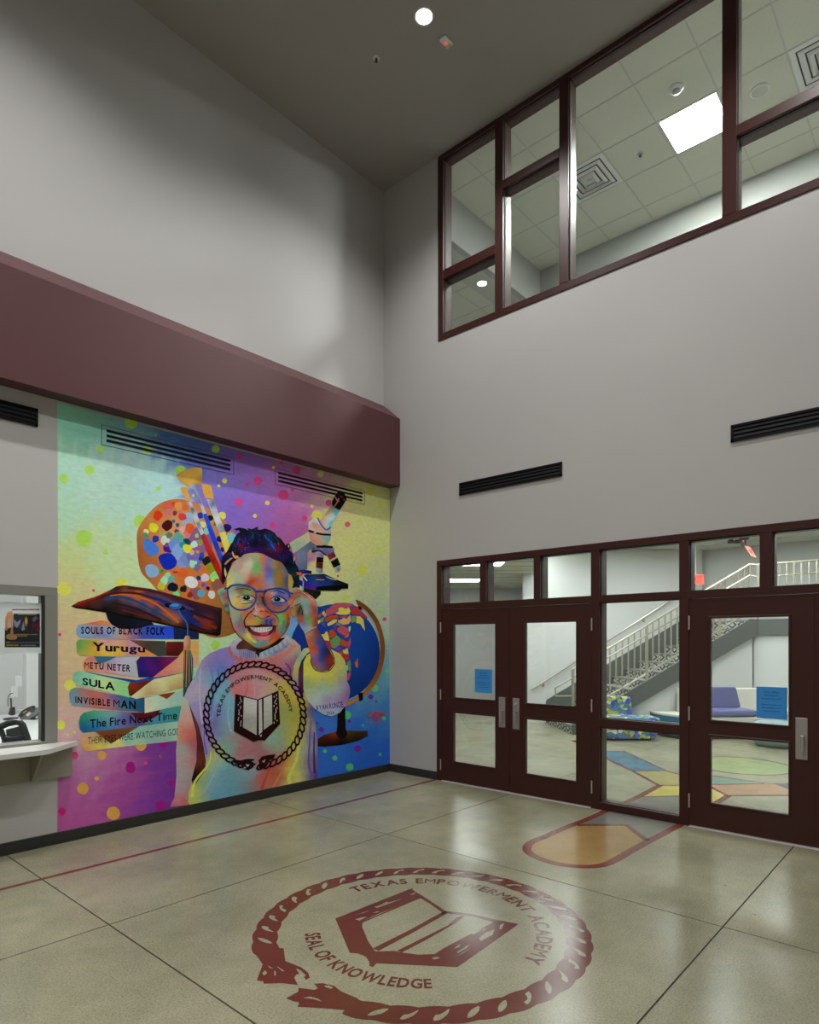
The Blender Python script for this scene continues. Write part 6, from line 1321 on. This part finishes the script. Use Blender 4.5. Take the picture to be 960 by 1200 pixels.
hd.stroke(K_, [(310, 380), (320, 470), (350, 570)], 14, 'a85a50'); hd.stroke(K_, [(290, 430), (320, 520), (350, 600)], 12, '5a9088'); hd.stroke(K_, [(375, 600), (420, 660), (480, 700)], 18, 'ccc464'); hd.stroke(K_, [(450, 715), (520, 725), (600, 705)], 16, '5490a0'); hd.stroke(K_, [(700, 560), (680, 630), (620, 690)], 18, 'b4583a')
hd.stroke(K_, [(750, 380), (760, 440), (740, 500)], 26, '58b86c'); hd.stroke(K_, [(790, 450), (785, 540), (745, 600)], 18, '40888c'); hd.stroke(K_, [(835, 380), (840, 450), (810, 540)], 16, '8a4c20')
hd.stroke(K_, [(475, 290), (440, 345), (390, 380), (350, 440), (348, 490), (365, 540)], (5, 17), '1c1234'); hd.stroke(K_, [(455, 315), (400, 372), (362, 420)], (4, 14), '20143a')
hd.stroke(K_, [(625, 330), (670, 375), (715, 415), (738, 475)], (5, 11), '1a1a38'); hd.stroke(K_, [(700, 410), (730, 450), (742, 500)], (4, 8), 'c86a50')
hd.stroke(K_, [(470, 250), (485, 300), (520, 345)], (3, 8), 'c8a8a0'); hd.stroke(K_, [(430, 380), (450, 408), (490, 405), (530, 430), (570, 428), (610, 410), (650, 400)], 7, '4a2420')
hd.stroke(K_, [(440, 398), (470, 415)], 10, '8a90a8', sm=0); hd.disc(K_, 468, 402, 14, '3a1818', ry=6, rot=.2); hd.disc(K_, 612, 408, 20, '3a1410', ry=6, rot=-.2)
hd.stroke(K_, [(470, 285), (475, 320), (500, 350)], 8, 'e0b8b0'); hd.disc(K_, 478, 370, 16, 'c8b0b0', ry=10)
hd.stroke(K_, [(255, 85), (330, 70), (400, 95)], 16, '7a7058'); hd.stroke(K_, [(640, 100), (720, 95), (800, 130)], 10, '8a8ab0')
hd.poly(K_, [(262, 190), (320, 170), (390, 172), (450, 195), (455, 215), (420, 225), (360, 222), (300, 205)], [(280, 190, 'b08060'), (320, 190, 'a8b4bc'), (350, 200, '3a3a50'), (425, 205, 'b0bcc4'), (445, 205, '98a0a0')], step=1)
hd.disc(K_, 372, 197, 40, '0c1024', ry=25); hd.disc(K_, 366, 190, 7, 'b8d0e8'); hd.disc(K_, 400, 195, 6, '1a3068', ry=10)
hd.stroke(K_, [(255, 192), (310, 172), (370, 165), (430, 178), (470, 205)], (4, 10), '180c10'); hd.stroke(K_, [(330, 225), (400, 228), (450, 215)], 5, '4a3020'); hd.stroke(K_, [(310, 265), (380, 262), (440, 240)], (4, 9), '2c3424'); hd.stroke(K_, [(320, 245), (380, 245)], 8, 'a8b098', sm=0)
hd.poly(K_, [(645, 215), (690, 185), (745, 185), (800, 225), (790, 242), (740, 240), (690, 245)], [(660, 220, '98b0c0'), (770, 225, 'b0c0cc'), (720, 215, '28304a')], step=1)
hd.disc(K_, 716, 214, 36, '080c1c', ry=25); hd.disc(K_, 708, 207, 6, 'b0c8e0'); hd.stroke(K_, [(645, 215), (685, 183), (740, 180), (790, 205), (825, 240)], (7, 11), '141024'); hd.stroke(K_, [(640, 242), (700, 262), (790, 252)], 12, '2c5c9c'); hd.stroke(K_, [(650, 262), (700, 285), (770, 282)], 9, '6a4a80'); hd.stroke(K_, [(655, 130), (665, 165)], 20, 'b8a0a8', sm=0)
# mouth
hd.poly(K_, [(365, 512), (450, 516), (540, 503), (640, 510), (706, 520), (695, 575), (650, 635), (580, 675), (500, 683), (435, 640), (390, 575)], [(380, 530, '3a1420'), (440, 600, '7a2a3a'), (500, 650, '8a3a4a'), (560, 650, '7a3444'), (640, 600, '6a2434'), (690, 540, '4a1828'), (540, 520, '5a1a28')], sm=1, step=1.2)
hd.poly(K_, [(390, 565), (440, 615), (500, 628), (580, 632), (640, 610), (690, 560), (660, 620), (600, 668), (520, 684), (450, 655), (410, 605)], [(420, 610, 'b86a78'), (500, 645, 'b87078'), (540, 650, 'c88a90'), (600, 640, 'c08878'), (650, 610, 'a85a60')], step=1.1)
hd.poly(K_, [(515, 590), (600, 582), (630, 590), (600, 618), (540, 622)], 'c04a5c')
hd.poly(K_, [(405, 522), (480, 532), (560, 528), (665, 523), (655, 555), (620, 578), (560, 586), (510, 588), (460, 575), (425, 550)], [(420, 530, '8a8a90'), (480, 555, 'd0d0cc'), (540, 560, 'd8d8d4'), (600, 555, 'd0d0d0'), (650, 535, '98989c')], step=1)
for x in (455, 487, 518, 550, 583, 612, 638): hd.stroke(K_, [(x, 530), (x + (540 - x) * .04, 584 - abs(540 - x) * .25)], 3.5, '50404a', sm=0)
hd.stroke(K_, [(355, 512), (420, 514), (480, 510), (540, 500), (600, 508), (660, 512), (712, 515)], (6, 9), '2a0c14')
hd.done()
# ---- hair
hr = Paint('painted_hair')
HO = [(112, 720), (95, 650), (90, 560), (85, 470), (100, 400), (150, 350), (180, 290), (215, 240), (240, 185), (265, 150), (300, 128), (290, 108), (232, 102), (285, 78), (350, 90), (395, 115), (380, 85), (430, 98), (470, 82), (505, 68), (495, 100), (520, 105), (580, 90), (640, 108), (690, 140), (712, 180), (755, 200), (790, 250), (815, 285), (822, 268), (850, 270), (862, 300), (852, 330), (890, 370), (915, 420), (922, 480), (950, 530), (965, 600), (968, 760), (930, 745), (888, 760), (900, 680), (880, 620), (840, 590), (800, 510), (755, 462), (700, 440), (620, 410), (560, 370), (480, 345), (400, 350), (340, 385), (300, 410), (262, 432), (212, 470), (185, 540), (152, 610), (130, 680)]
hr.poly(H_, HO, [(280, 230, '1c2c60'), (310, 280, '5a1440'), (350, 220, '2a1458'), (440, 180, '142c58'), (520, 190, '16164a'), (600, 190, '1e3460'), (660, 290, '1c3a80'), (720, 300, '6a1430'), (640, 360, '381028'), (700, 220, '102830'), (460, 260, '0c0c16'), (560, 250, '1c1216'), (780, 400, '2a1450'), (860, 480, '0e1028'), (910, 590, '0a3038'), (930, 700, '0a2430'), (150, 400, '1c1240'), (170, 480, '080c20'), (110, 560, '0a1230'), (420, 345, '3c1468'), (500, 345, '34105c'), (400, 120, '101c20'), (250, 330, '0c0c18'), (560, 110, '1c1418'), (320, 160, '0a0a14'), (770, 270, '0c0c14'), (120, 680, '0a1428')], step=1.5, sig=3.6)
for P, c, w in [([(265, 270), (285, 230), (290, 200)], '2a4a98', 14), ([(290, 300), (310, 260), (340, 240)], '7a1848', 14), ([(345, 250), (360, 200), (350, 160)], '3a1a80', 18), ([(430, 200), (445, 160), (430, 120)], '1e4a70', 16), ([(500, 180), (530, 220), (560, 240)], '201a70', 14), ([(575, 160), (605, 210), (640, 240)], '2a56a0', 16), ([(640, 250), (670, 300), (695, 345)], '2a60c0', 22), ([(725, 250), (735, 300), (715, 340)], '8a1a38', 16), ([(690, 180), (720, 220), (740, 270)], '184a58', 12),
 ([(600, 310), (640, 360), (680, 400)], '5a1a30', 14), ([(350, 362), (420, 350), (500, 345), (560, 370), (640, 410)], '44187c', 12), ([(230, 250), (250, 310), (235, 360)], '1a3a78', 10), ([(150, 395), (170, 370), (190, 380)], '6a1430', 12), ([(760, 350), (790, 400), (830, 430)], '2a1a60', 14), ([(840, 420), (880, 470), (900, 540)], '14143a', 14), ([(880, 600), (920, 620), (935, 590)], '0c4a50', 16), ([(330, 330), (370, 300), (430, 310)], '8a4a58', 10), ([(300, 170), (360, 150), (380, 200)], '0a0a10', 12),
 ([(470, 150), (480, 220), (470, 300)], '08080e', 14), ([(560, 130), (600, 120), (650, 150), (670, 200)], '2a1c1c', 10), ([(395, 95), (430, 120), (470, 110), (500, 75)], '123840', 9), ([(235, 100), (290, 85), (350, 100), (390, 140)], '141a10', 9), ([(820, 285), (835, 262), (860, 280), (855, 310)], '101014', 8), ([(540, 300), (560, 340), (600, 360)], '3c1c18', 10), ([(680, 380), (720, 420), (760, 430)], '341a50', 12)]:
    hr.stroke(H_, P, (w, w * .4), c)
_ha = np.array(HO)
def _inside(x, y):
    k = False; j = len(_ha) - 1
    for i in range(len(_ha)):
        if (_ha[i][1] > y) != (_ha[j][1] > y) and x < (_ha[j][0] - _ha[i][0]) * (y - _ha[i][1]) / (_ha[j][1] - _ha[i][1]) + _ha[i][0]: k = not k
        j = i
    return k
_r = random.Random(11); _n = 0
while _n < 170:
    x, y = _r.uniform(90, 950), _r.uniform(80, 740)
    if not _inside(x, y): continue
    _n += 1; an = _r.uniform(-2.4, -.7) if x < 500 else _r.uniform(.5, 2.2); L_ = _r.uniform(22, 55); cv = _r.uniform(-.9, .9)
    P = [(x, y)]
    for q in range(3): an += cv * .5; P.append((P[-1][0] + L_ / 3 * math.cos(an), P[-1][1] + L_ / 3 * math.sin(an)))
    if not _inside(*P[-1]): continue
    hr.stroke(H_, P, (_r.uniform(5, 12), 3), _r.choice(['040408', '040408', '06060c', '08080e', '040406', '101040', '241050', '1c3c88', '4a1038', '0c3038', '2858b0']))
hr.poly(H_, [(205, 360), (215, 345), (235, 395), (275, 395), (285, 425), (240, 430), (215, 400)], 'c09068', sm=1); hr.poly(H_, [(120, 490), (150, 450), (205, 415), (215, 425), (160, 470), (135, 500)], 'a88060', sm=1); hr.poly(H_, [(118, 560), (125, 525), (138, 560), (148, 600), (135, 640), (122, 610)], 'c0b068', sm=1)
hr.poly(H_, [(838, 600), (868, 610), (900, 690), (880, 765), (838, 765)], [(850, 640, 'a88850'), (880, 700, 'b8a050'), (850, 740, 'b09458')])
hr.disc(H_, 905, 430, 9, 'a0a070', ry=30); hr.disc(H_, 843, 290, 8, 'b8a878', ry=13)
hr.poly(H_, [(930, 580), (960, 590), (985, 610), (960, 618), (935, 605)], 'c8602c', sm=1)
hr.done()
# ---- glasses
gs = Paint('painted_glasses')
def loop(P, w, c):
    P = P + [P[0], P[1]]; gs.stroke(K_, P, w, c)
LL = [(160, 95), (200, 62), (280, 50), (370, 60), (440, 92), (474, 130), (478, 200), (452, 262), (400, 312), (330, 333), (260, 325), (200, 282), (172, 210), (158, 140)]
RL = [(568, 150), (600, 112), (680, 95), (760, 98), (822, 120), (852, 160), (856, 240), (842, 300), (790, 345), (720, 360), (650, 345), (600, 300), (574, 230)]
gs.stroke(K_, [(118, 96), (165, 90)], 20, '1c4888', sm=0); gs.stroke(K_, [(825, 118), (870, 138), (905, 158)], 26, '1e4a90')
loop(LL, 19, '173f86'); loop(RL, 19, '173f86'); gs.stroke(K_, [(455, 105), (480, 125), (520, 122), (560, 125), (590, 115)], 26, '173f86')
loop([(x * .985 + 5, y * .985 + 1) for x, y in LL], 6, '2c66b4'); loop([(x * .985 + 10, y * .985 + 1) for x, y in RL], 6, '2c66b4'); gs.stroke(K_, [(465, 112), (520, 115), (580, 118)], 7, '3a78c0'); gs.stroke(K_, [(690, 95), (760, 98), (810, 112)], 8, '2448a8')
gs.done()
# ---- raised arm and hand
sl = Paint('painted_sleeve')
sl.poly(F_c, [(10, 600), (15, 540), (25, 490), (50, 440), (78, 400), (105, 395), (120, 410), (80, 450), (60, 500), (55, 580), (60, 700), (30, 660)], [(25, 560, 'b0a860'), (35, 490, 'b4b068'), (60, 440, '98b0a0'), (95, 405, 'c0b860'), (45, 600, '8a7ab0'), (70, 450, '7aa0a0'), (40, 660, '9a70a0')], step=1.6)
sl.poly(F_c, [(45, 590), (48, 520), (65, 470), (100, 428), (112, 432), (84, 480), (78, 560), (80, 650), (62, 690), (50, 650)], [(60, 500, '203048'), (62, 560, '6a3a50'), (66, 620, '4a2040'), (60, 660, '3a1a38'), (95, 440, '1c2a30')], step=1.6)
sl.poly(F_c, [(75, 560), (76, 480), (95, 440), (120, 425), (200, 400), (240, 405), (290, 430), (318, 470), (330, 520), (331, 590), (346, 620), (350, 660), (332, 720), (290, 775), (240, 797), (190, 785), (140, 750), (95, 700), (76, 640)],
 [(95, 480, 'c0bc50'), (110, 540, 'c8c458'), (160, 570, 'c8c058'), (225, 560, 'c4bc58'), (290, 480, 'bcb868'), (270, 430, 'b8b870'), (310, 550, 'a8b078'), (100, 600, '98ac70'), (180, 610, '98b088'), (250, 600, 'a8b078'), (120, 660, 'a8b890'), (200, 650, 'a0b8b0'), (270, 660, '9ab4b0'), (310, 630, 'a8a8b8'), (328, 600, '9080a8'), (335, 650, '7a5088'), (150, 700, 'b0c0b8'), (220, 715, '9a78a8'), (290, 690, 'a078a0'), (110, 710, 'a8a8c0'), (170, 740, 'a8b0c0'), (180, 770, '90a8b8'), (250, 770, '98acb8'), (300, 740, '8a90b0'), (240, 740, 'a8acc0'), (320, 700, '8a609a')], sm=1, step=1.5)
sl.text(F_c, 'RYAN RUNCIE', (150, 736), (306, 710), (154, 762), (312, 742), '5a2c88', bold=.02); sl.text(F_c, '2024', (210, 771), (254, 767), (211, 788), (255, 784), '5a2c88', bold=.015)
sl.done()
ar = Paint('painted_arm')
ar.poly(G_, [(225, 690), (290, 650), (345, 635), (380, 700), (430, 820), (480, 870), (520, 950), (522, 1010), (475, 1075), (400, 1088), (340, 1070), (300, 1020), (290, 960), (270, 850), (240, 750)], [(250, 700, 'b89a80'), (290, 690, 'a87860'), (300, 760, 'a06048'), (275, 800, 'b86a3c'), (330, 860, 'b85420'), (310, 900, 'b06a48'), (330, 950, '7a62a8'), (305, 1000, '9a5a60'), (360, 770, '4a5a98'), (380, 820, '2a54a0'), (400, 870, '1848a0'), (395, 950, '2c5090'), (420, 1040, '6a5078'), (370, 1050, '8a6a80'), (440, 880, '30304a'), (455, 940, '4a2c34'), (490, 960, '9a3820'), (480, 1040, '7a2c1c'), (350, 690, '7a4030'), (400, 760, '5a4048')], sm=1, step=1.2)
ar.stroke(G_, [(294, 950), (292, 1000), (330, 1068), (400, 1090), (475, 1080), (522, 1020), (526, 960), (500, 890), (478, 860)], 8, '1c1014')
ar.poly(G_, [(62, 265), (100, 248), (150, 253), (200, 278), (260, 300), (310, 340), (348, 385), (357, 430), (354, 560), (362, 640), (300, 665), (232, 705), (200, 660), (165, 600), (150, 520), (130, 540), (110, 530), (100, 480), (120, 430), (90, 447), (72, 425), (55, 400), (60, 370), (90, 330), (122, 300), (80, 292)],
 [(75, 268, 'c08a68'), (110, 262, '88a8a0'), (150, 268, 'b87058'), (110, 310, 'a86a48'), (180, 295, 'b07058'), (110, 345, 'a85a3a'), (160, 320, '9a5a40'), (230, 310, '98604a'), (75, 390, 'b87a68'), (95, 430, 'c88468'), (110, 390, 'c88a68'), (145, 370, '80a090'), (190, 350, '98a098'), (220, 385, '8aa898'), (240, 425, '70a0a0'), (280, 350, 'c08878'), (330, 400, 'b08878'), (310, 440, 'a85a38'), (325, 520, 'a85c34'), (320, 600, 'a86040'), (290, 500, 'a87050'), (225, 480, 'a8b0a0'), (262, 480, '8090a8'), (255, 560, '58a068'), (275, 600, '88a058'), (230, 620, '7a70b0'), (215, 650, '88a0b8'), (195, 560, '986050'), (170, 550, 'b05c40'), (195, 500, '20304a'), (185, 465, '241c18'), (150, 450, '7a7848'), (120, 500, 'b89050'), (345, 480, '6a4a58'), (352, 600, '6a3a48'), (260, 650, '98a8a8'), (165, 500, '6a3a28')], sm=1, step=1.0)
for P, w, c in [([(70, 430), (100, 405), (125, 360), (185, 325)], 5, '5a2c1c'), ([(125, 430), (165, 415), (190, 400)], 7, '4a2418'), ([(188, 420), (175, 460), (155, 510)], (8, 5), '1c1410'), ([(190, 440), (205, 480), (205, 520)], (5, 14), '141c34'), ([(92, 330), (62, 378)], 5, '8a4a34'), ([(130, 300), (200, 300), (260, 330), (300, 350)], 5, '7a3c2c'), ([(200, 290), (250, 320), (330, 385)], 7, 'c8a898'), ([(225, 700), (262, 672), (300, 655), (345, 640)], 8, '8aa8a0'), ([(240, 715), (300, 672)], 4, '3a2018'), ([(340, 390), (354, 430), (352, 520)], 5, 'a898b0'), ([(165, 600), (195, 655), (225, 695)], 4, '6a3828'), ([(205, 120), (230, 150), (252, 178)], 12, 'c8c8c8'), ([(215, 180), (212, 240), (215, 270)], 10, '80b0b8')]:
    ar.stroke(G_, P, w, c)
ar.poly(G_, [(160, 90), (190, 92), (215, 120), (200, 125), (170, 108)], 'c8602c', sm=1)
ar.done()

# ---- emblem on the sweater
em = Paint('painted_emblem')
DK = '2a0a0c'
cx, cy, rx, ry = 577, 418, 303, 320
for k in range(46):
    a = math.radians(97 + k * 346 / 45)      # clockwise from just left of the bottom gap
    x, y = cx + rx * math.cos(a), cy + ry * math.sin(a)
    tx = math.atan2(ry * math.cos(a), -rx * math.sin(a)); ro = tx - math.radians(28)
    n = 14; O = []; I = []
    for j in range(n):
        t = 2 * math.pi * j / n
        for (L_, A2, B2) in ((O, 34, 19), (I, 21, 9)):
            u, w = A2 * math.cos(t), B2 * math.sin(t); L_.append((x + u * math.cos(ro) - w * math.sin(ro), y + u * math.sin(ro) + w * math.cos(ro)))
    P2 = [E_(*p) for p in O + I]
    em.put(P2, [(j, (j + 1) % n, n + (j + 1) % n, n + j) for j in range(n)], [pc_(DK)] * (2 * n))
em.poly(E_, [(430, 695), (480, 700), (520, 690), (560, 688), (580, 695), (555, 705), (586, 720), (565, 738), (550, 735), (540, 762), (522, 752), (500, 745), (490, 728), (450, 715)], DK)
em.poly(E_, [(520, 722), (545, 725), (530, 740)], '90a8a8'); em.poly(E_, [(505, 738), (522, 742), (515, 752)], '90a8a8')
em.poly(E_, [(600, 700), (620, 675), (660, 665), (710, 660), (690, 690), (665, 700), (655, 730), (640, 745), (632, 735), (615, 750), (602, 745), (605, 715)], DK); em.poly(E_, [(620, 705), (645, 690), (635, 715)], 'b08080')
em.poly(E_, [(455, 283), (595, 318), (725, 262), (735, 470), (640, 575), (600, 572), (570, 583), (445, 515)], DK)
em.poly(E_, [(508, 303), (590, 323), (588, 541), (503, 492)], [(520, 320, 'b4b4b4'), (580, 330, 'bcbcb8'), (520, 480, '9a9a98'), (580, 530, 'a4a4a0')]); em.poly(E_, [(600, 323), (621, 314), (624, 518), (602, 540)], 'b0b0ac'); em.poly(E_, [(632, 310), (684, 287), (686, 470), (632, 508)], [(650, 310, 'bcbcb8'), (670, 470, '989894')]); em.poly(E_, [(606, 545), (620, 535), (618, 552)], 'b0a8a4')
rr = random.Random(5)
for k in range(16):
    y0 = 300 + k * 11.5; x0 = 470 + rr.random() * 22; em.poly(E_, [(x0, y0), (x0 + 5, y0 + 1), (x0 + 5, y0 + 9 + rr.random() * 8), (x0, y0 + 9)], 'a0a8b0')
    y1 = 285 + k * 11.5; x1 = 694 + rr.random() * 20; em.poly(E_, [(x1, y1), (x1 + 5, y1 - 1), (x1 + 5, y1 + 7 + rr.random() * 8), (x1, y1 + 8)], 'b8b4a0')
mb = MB()
def ept(a, r, t):
    # a: angle (screen, clockwise positive), r: scale of the text ellipse, t along the tangent
    bx_, by_ = cx + 225 * r * math.cos(a), cy + 240 * r * math.sin(a)
    tx_, ty_ = -math.sin(a), math.cos(a); q = E_(bx_ + tx_ * t * 232, by_ + ty_ * t * 232); return (q[0], q[1], 0)
text_arc(mb, 'TEXAS EMPOWERMENT ACADEMY', ept, math.radians(178), math.radians(355), .955, 1.055, bold=.015, gap=.16, space=.45)
em.put([(p[0], p[1]) for p in mb.v], mb.f, [pc_(DK)] * len(mb.v))
em.done()
# ---- artist's red mark near the corner
sg = Paint('painted_signature')
for P, w in [([(478, 768), (455, 775), (452, 792), (470, 800), (482, 790)], 5), ([(482, 790), (495, 770), (508, 775), (500, 790), (486, 792), (496, 812), (512, 805), (505, 790)], 6), ([(515, 772), (520, 792), (530, 775), (528, 800), (515, 812), (500, 816)], 5), ([(535, 790), (538, 772), (544, 785), (550, 770), (556, 788)], 4), ([(455, 832), (490, 826), (540, 824)], 2), ([(470, 842), (500, 836), (535, 832)], 2)]:
    sg.stroke(F_c, P, w, 'c03434')
sg.done()
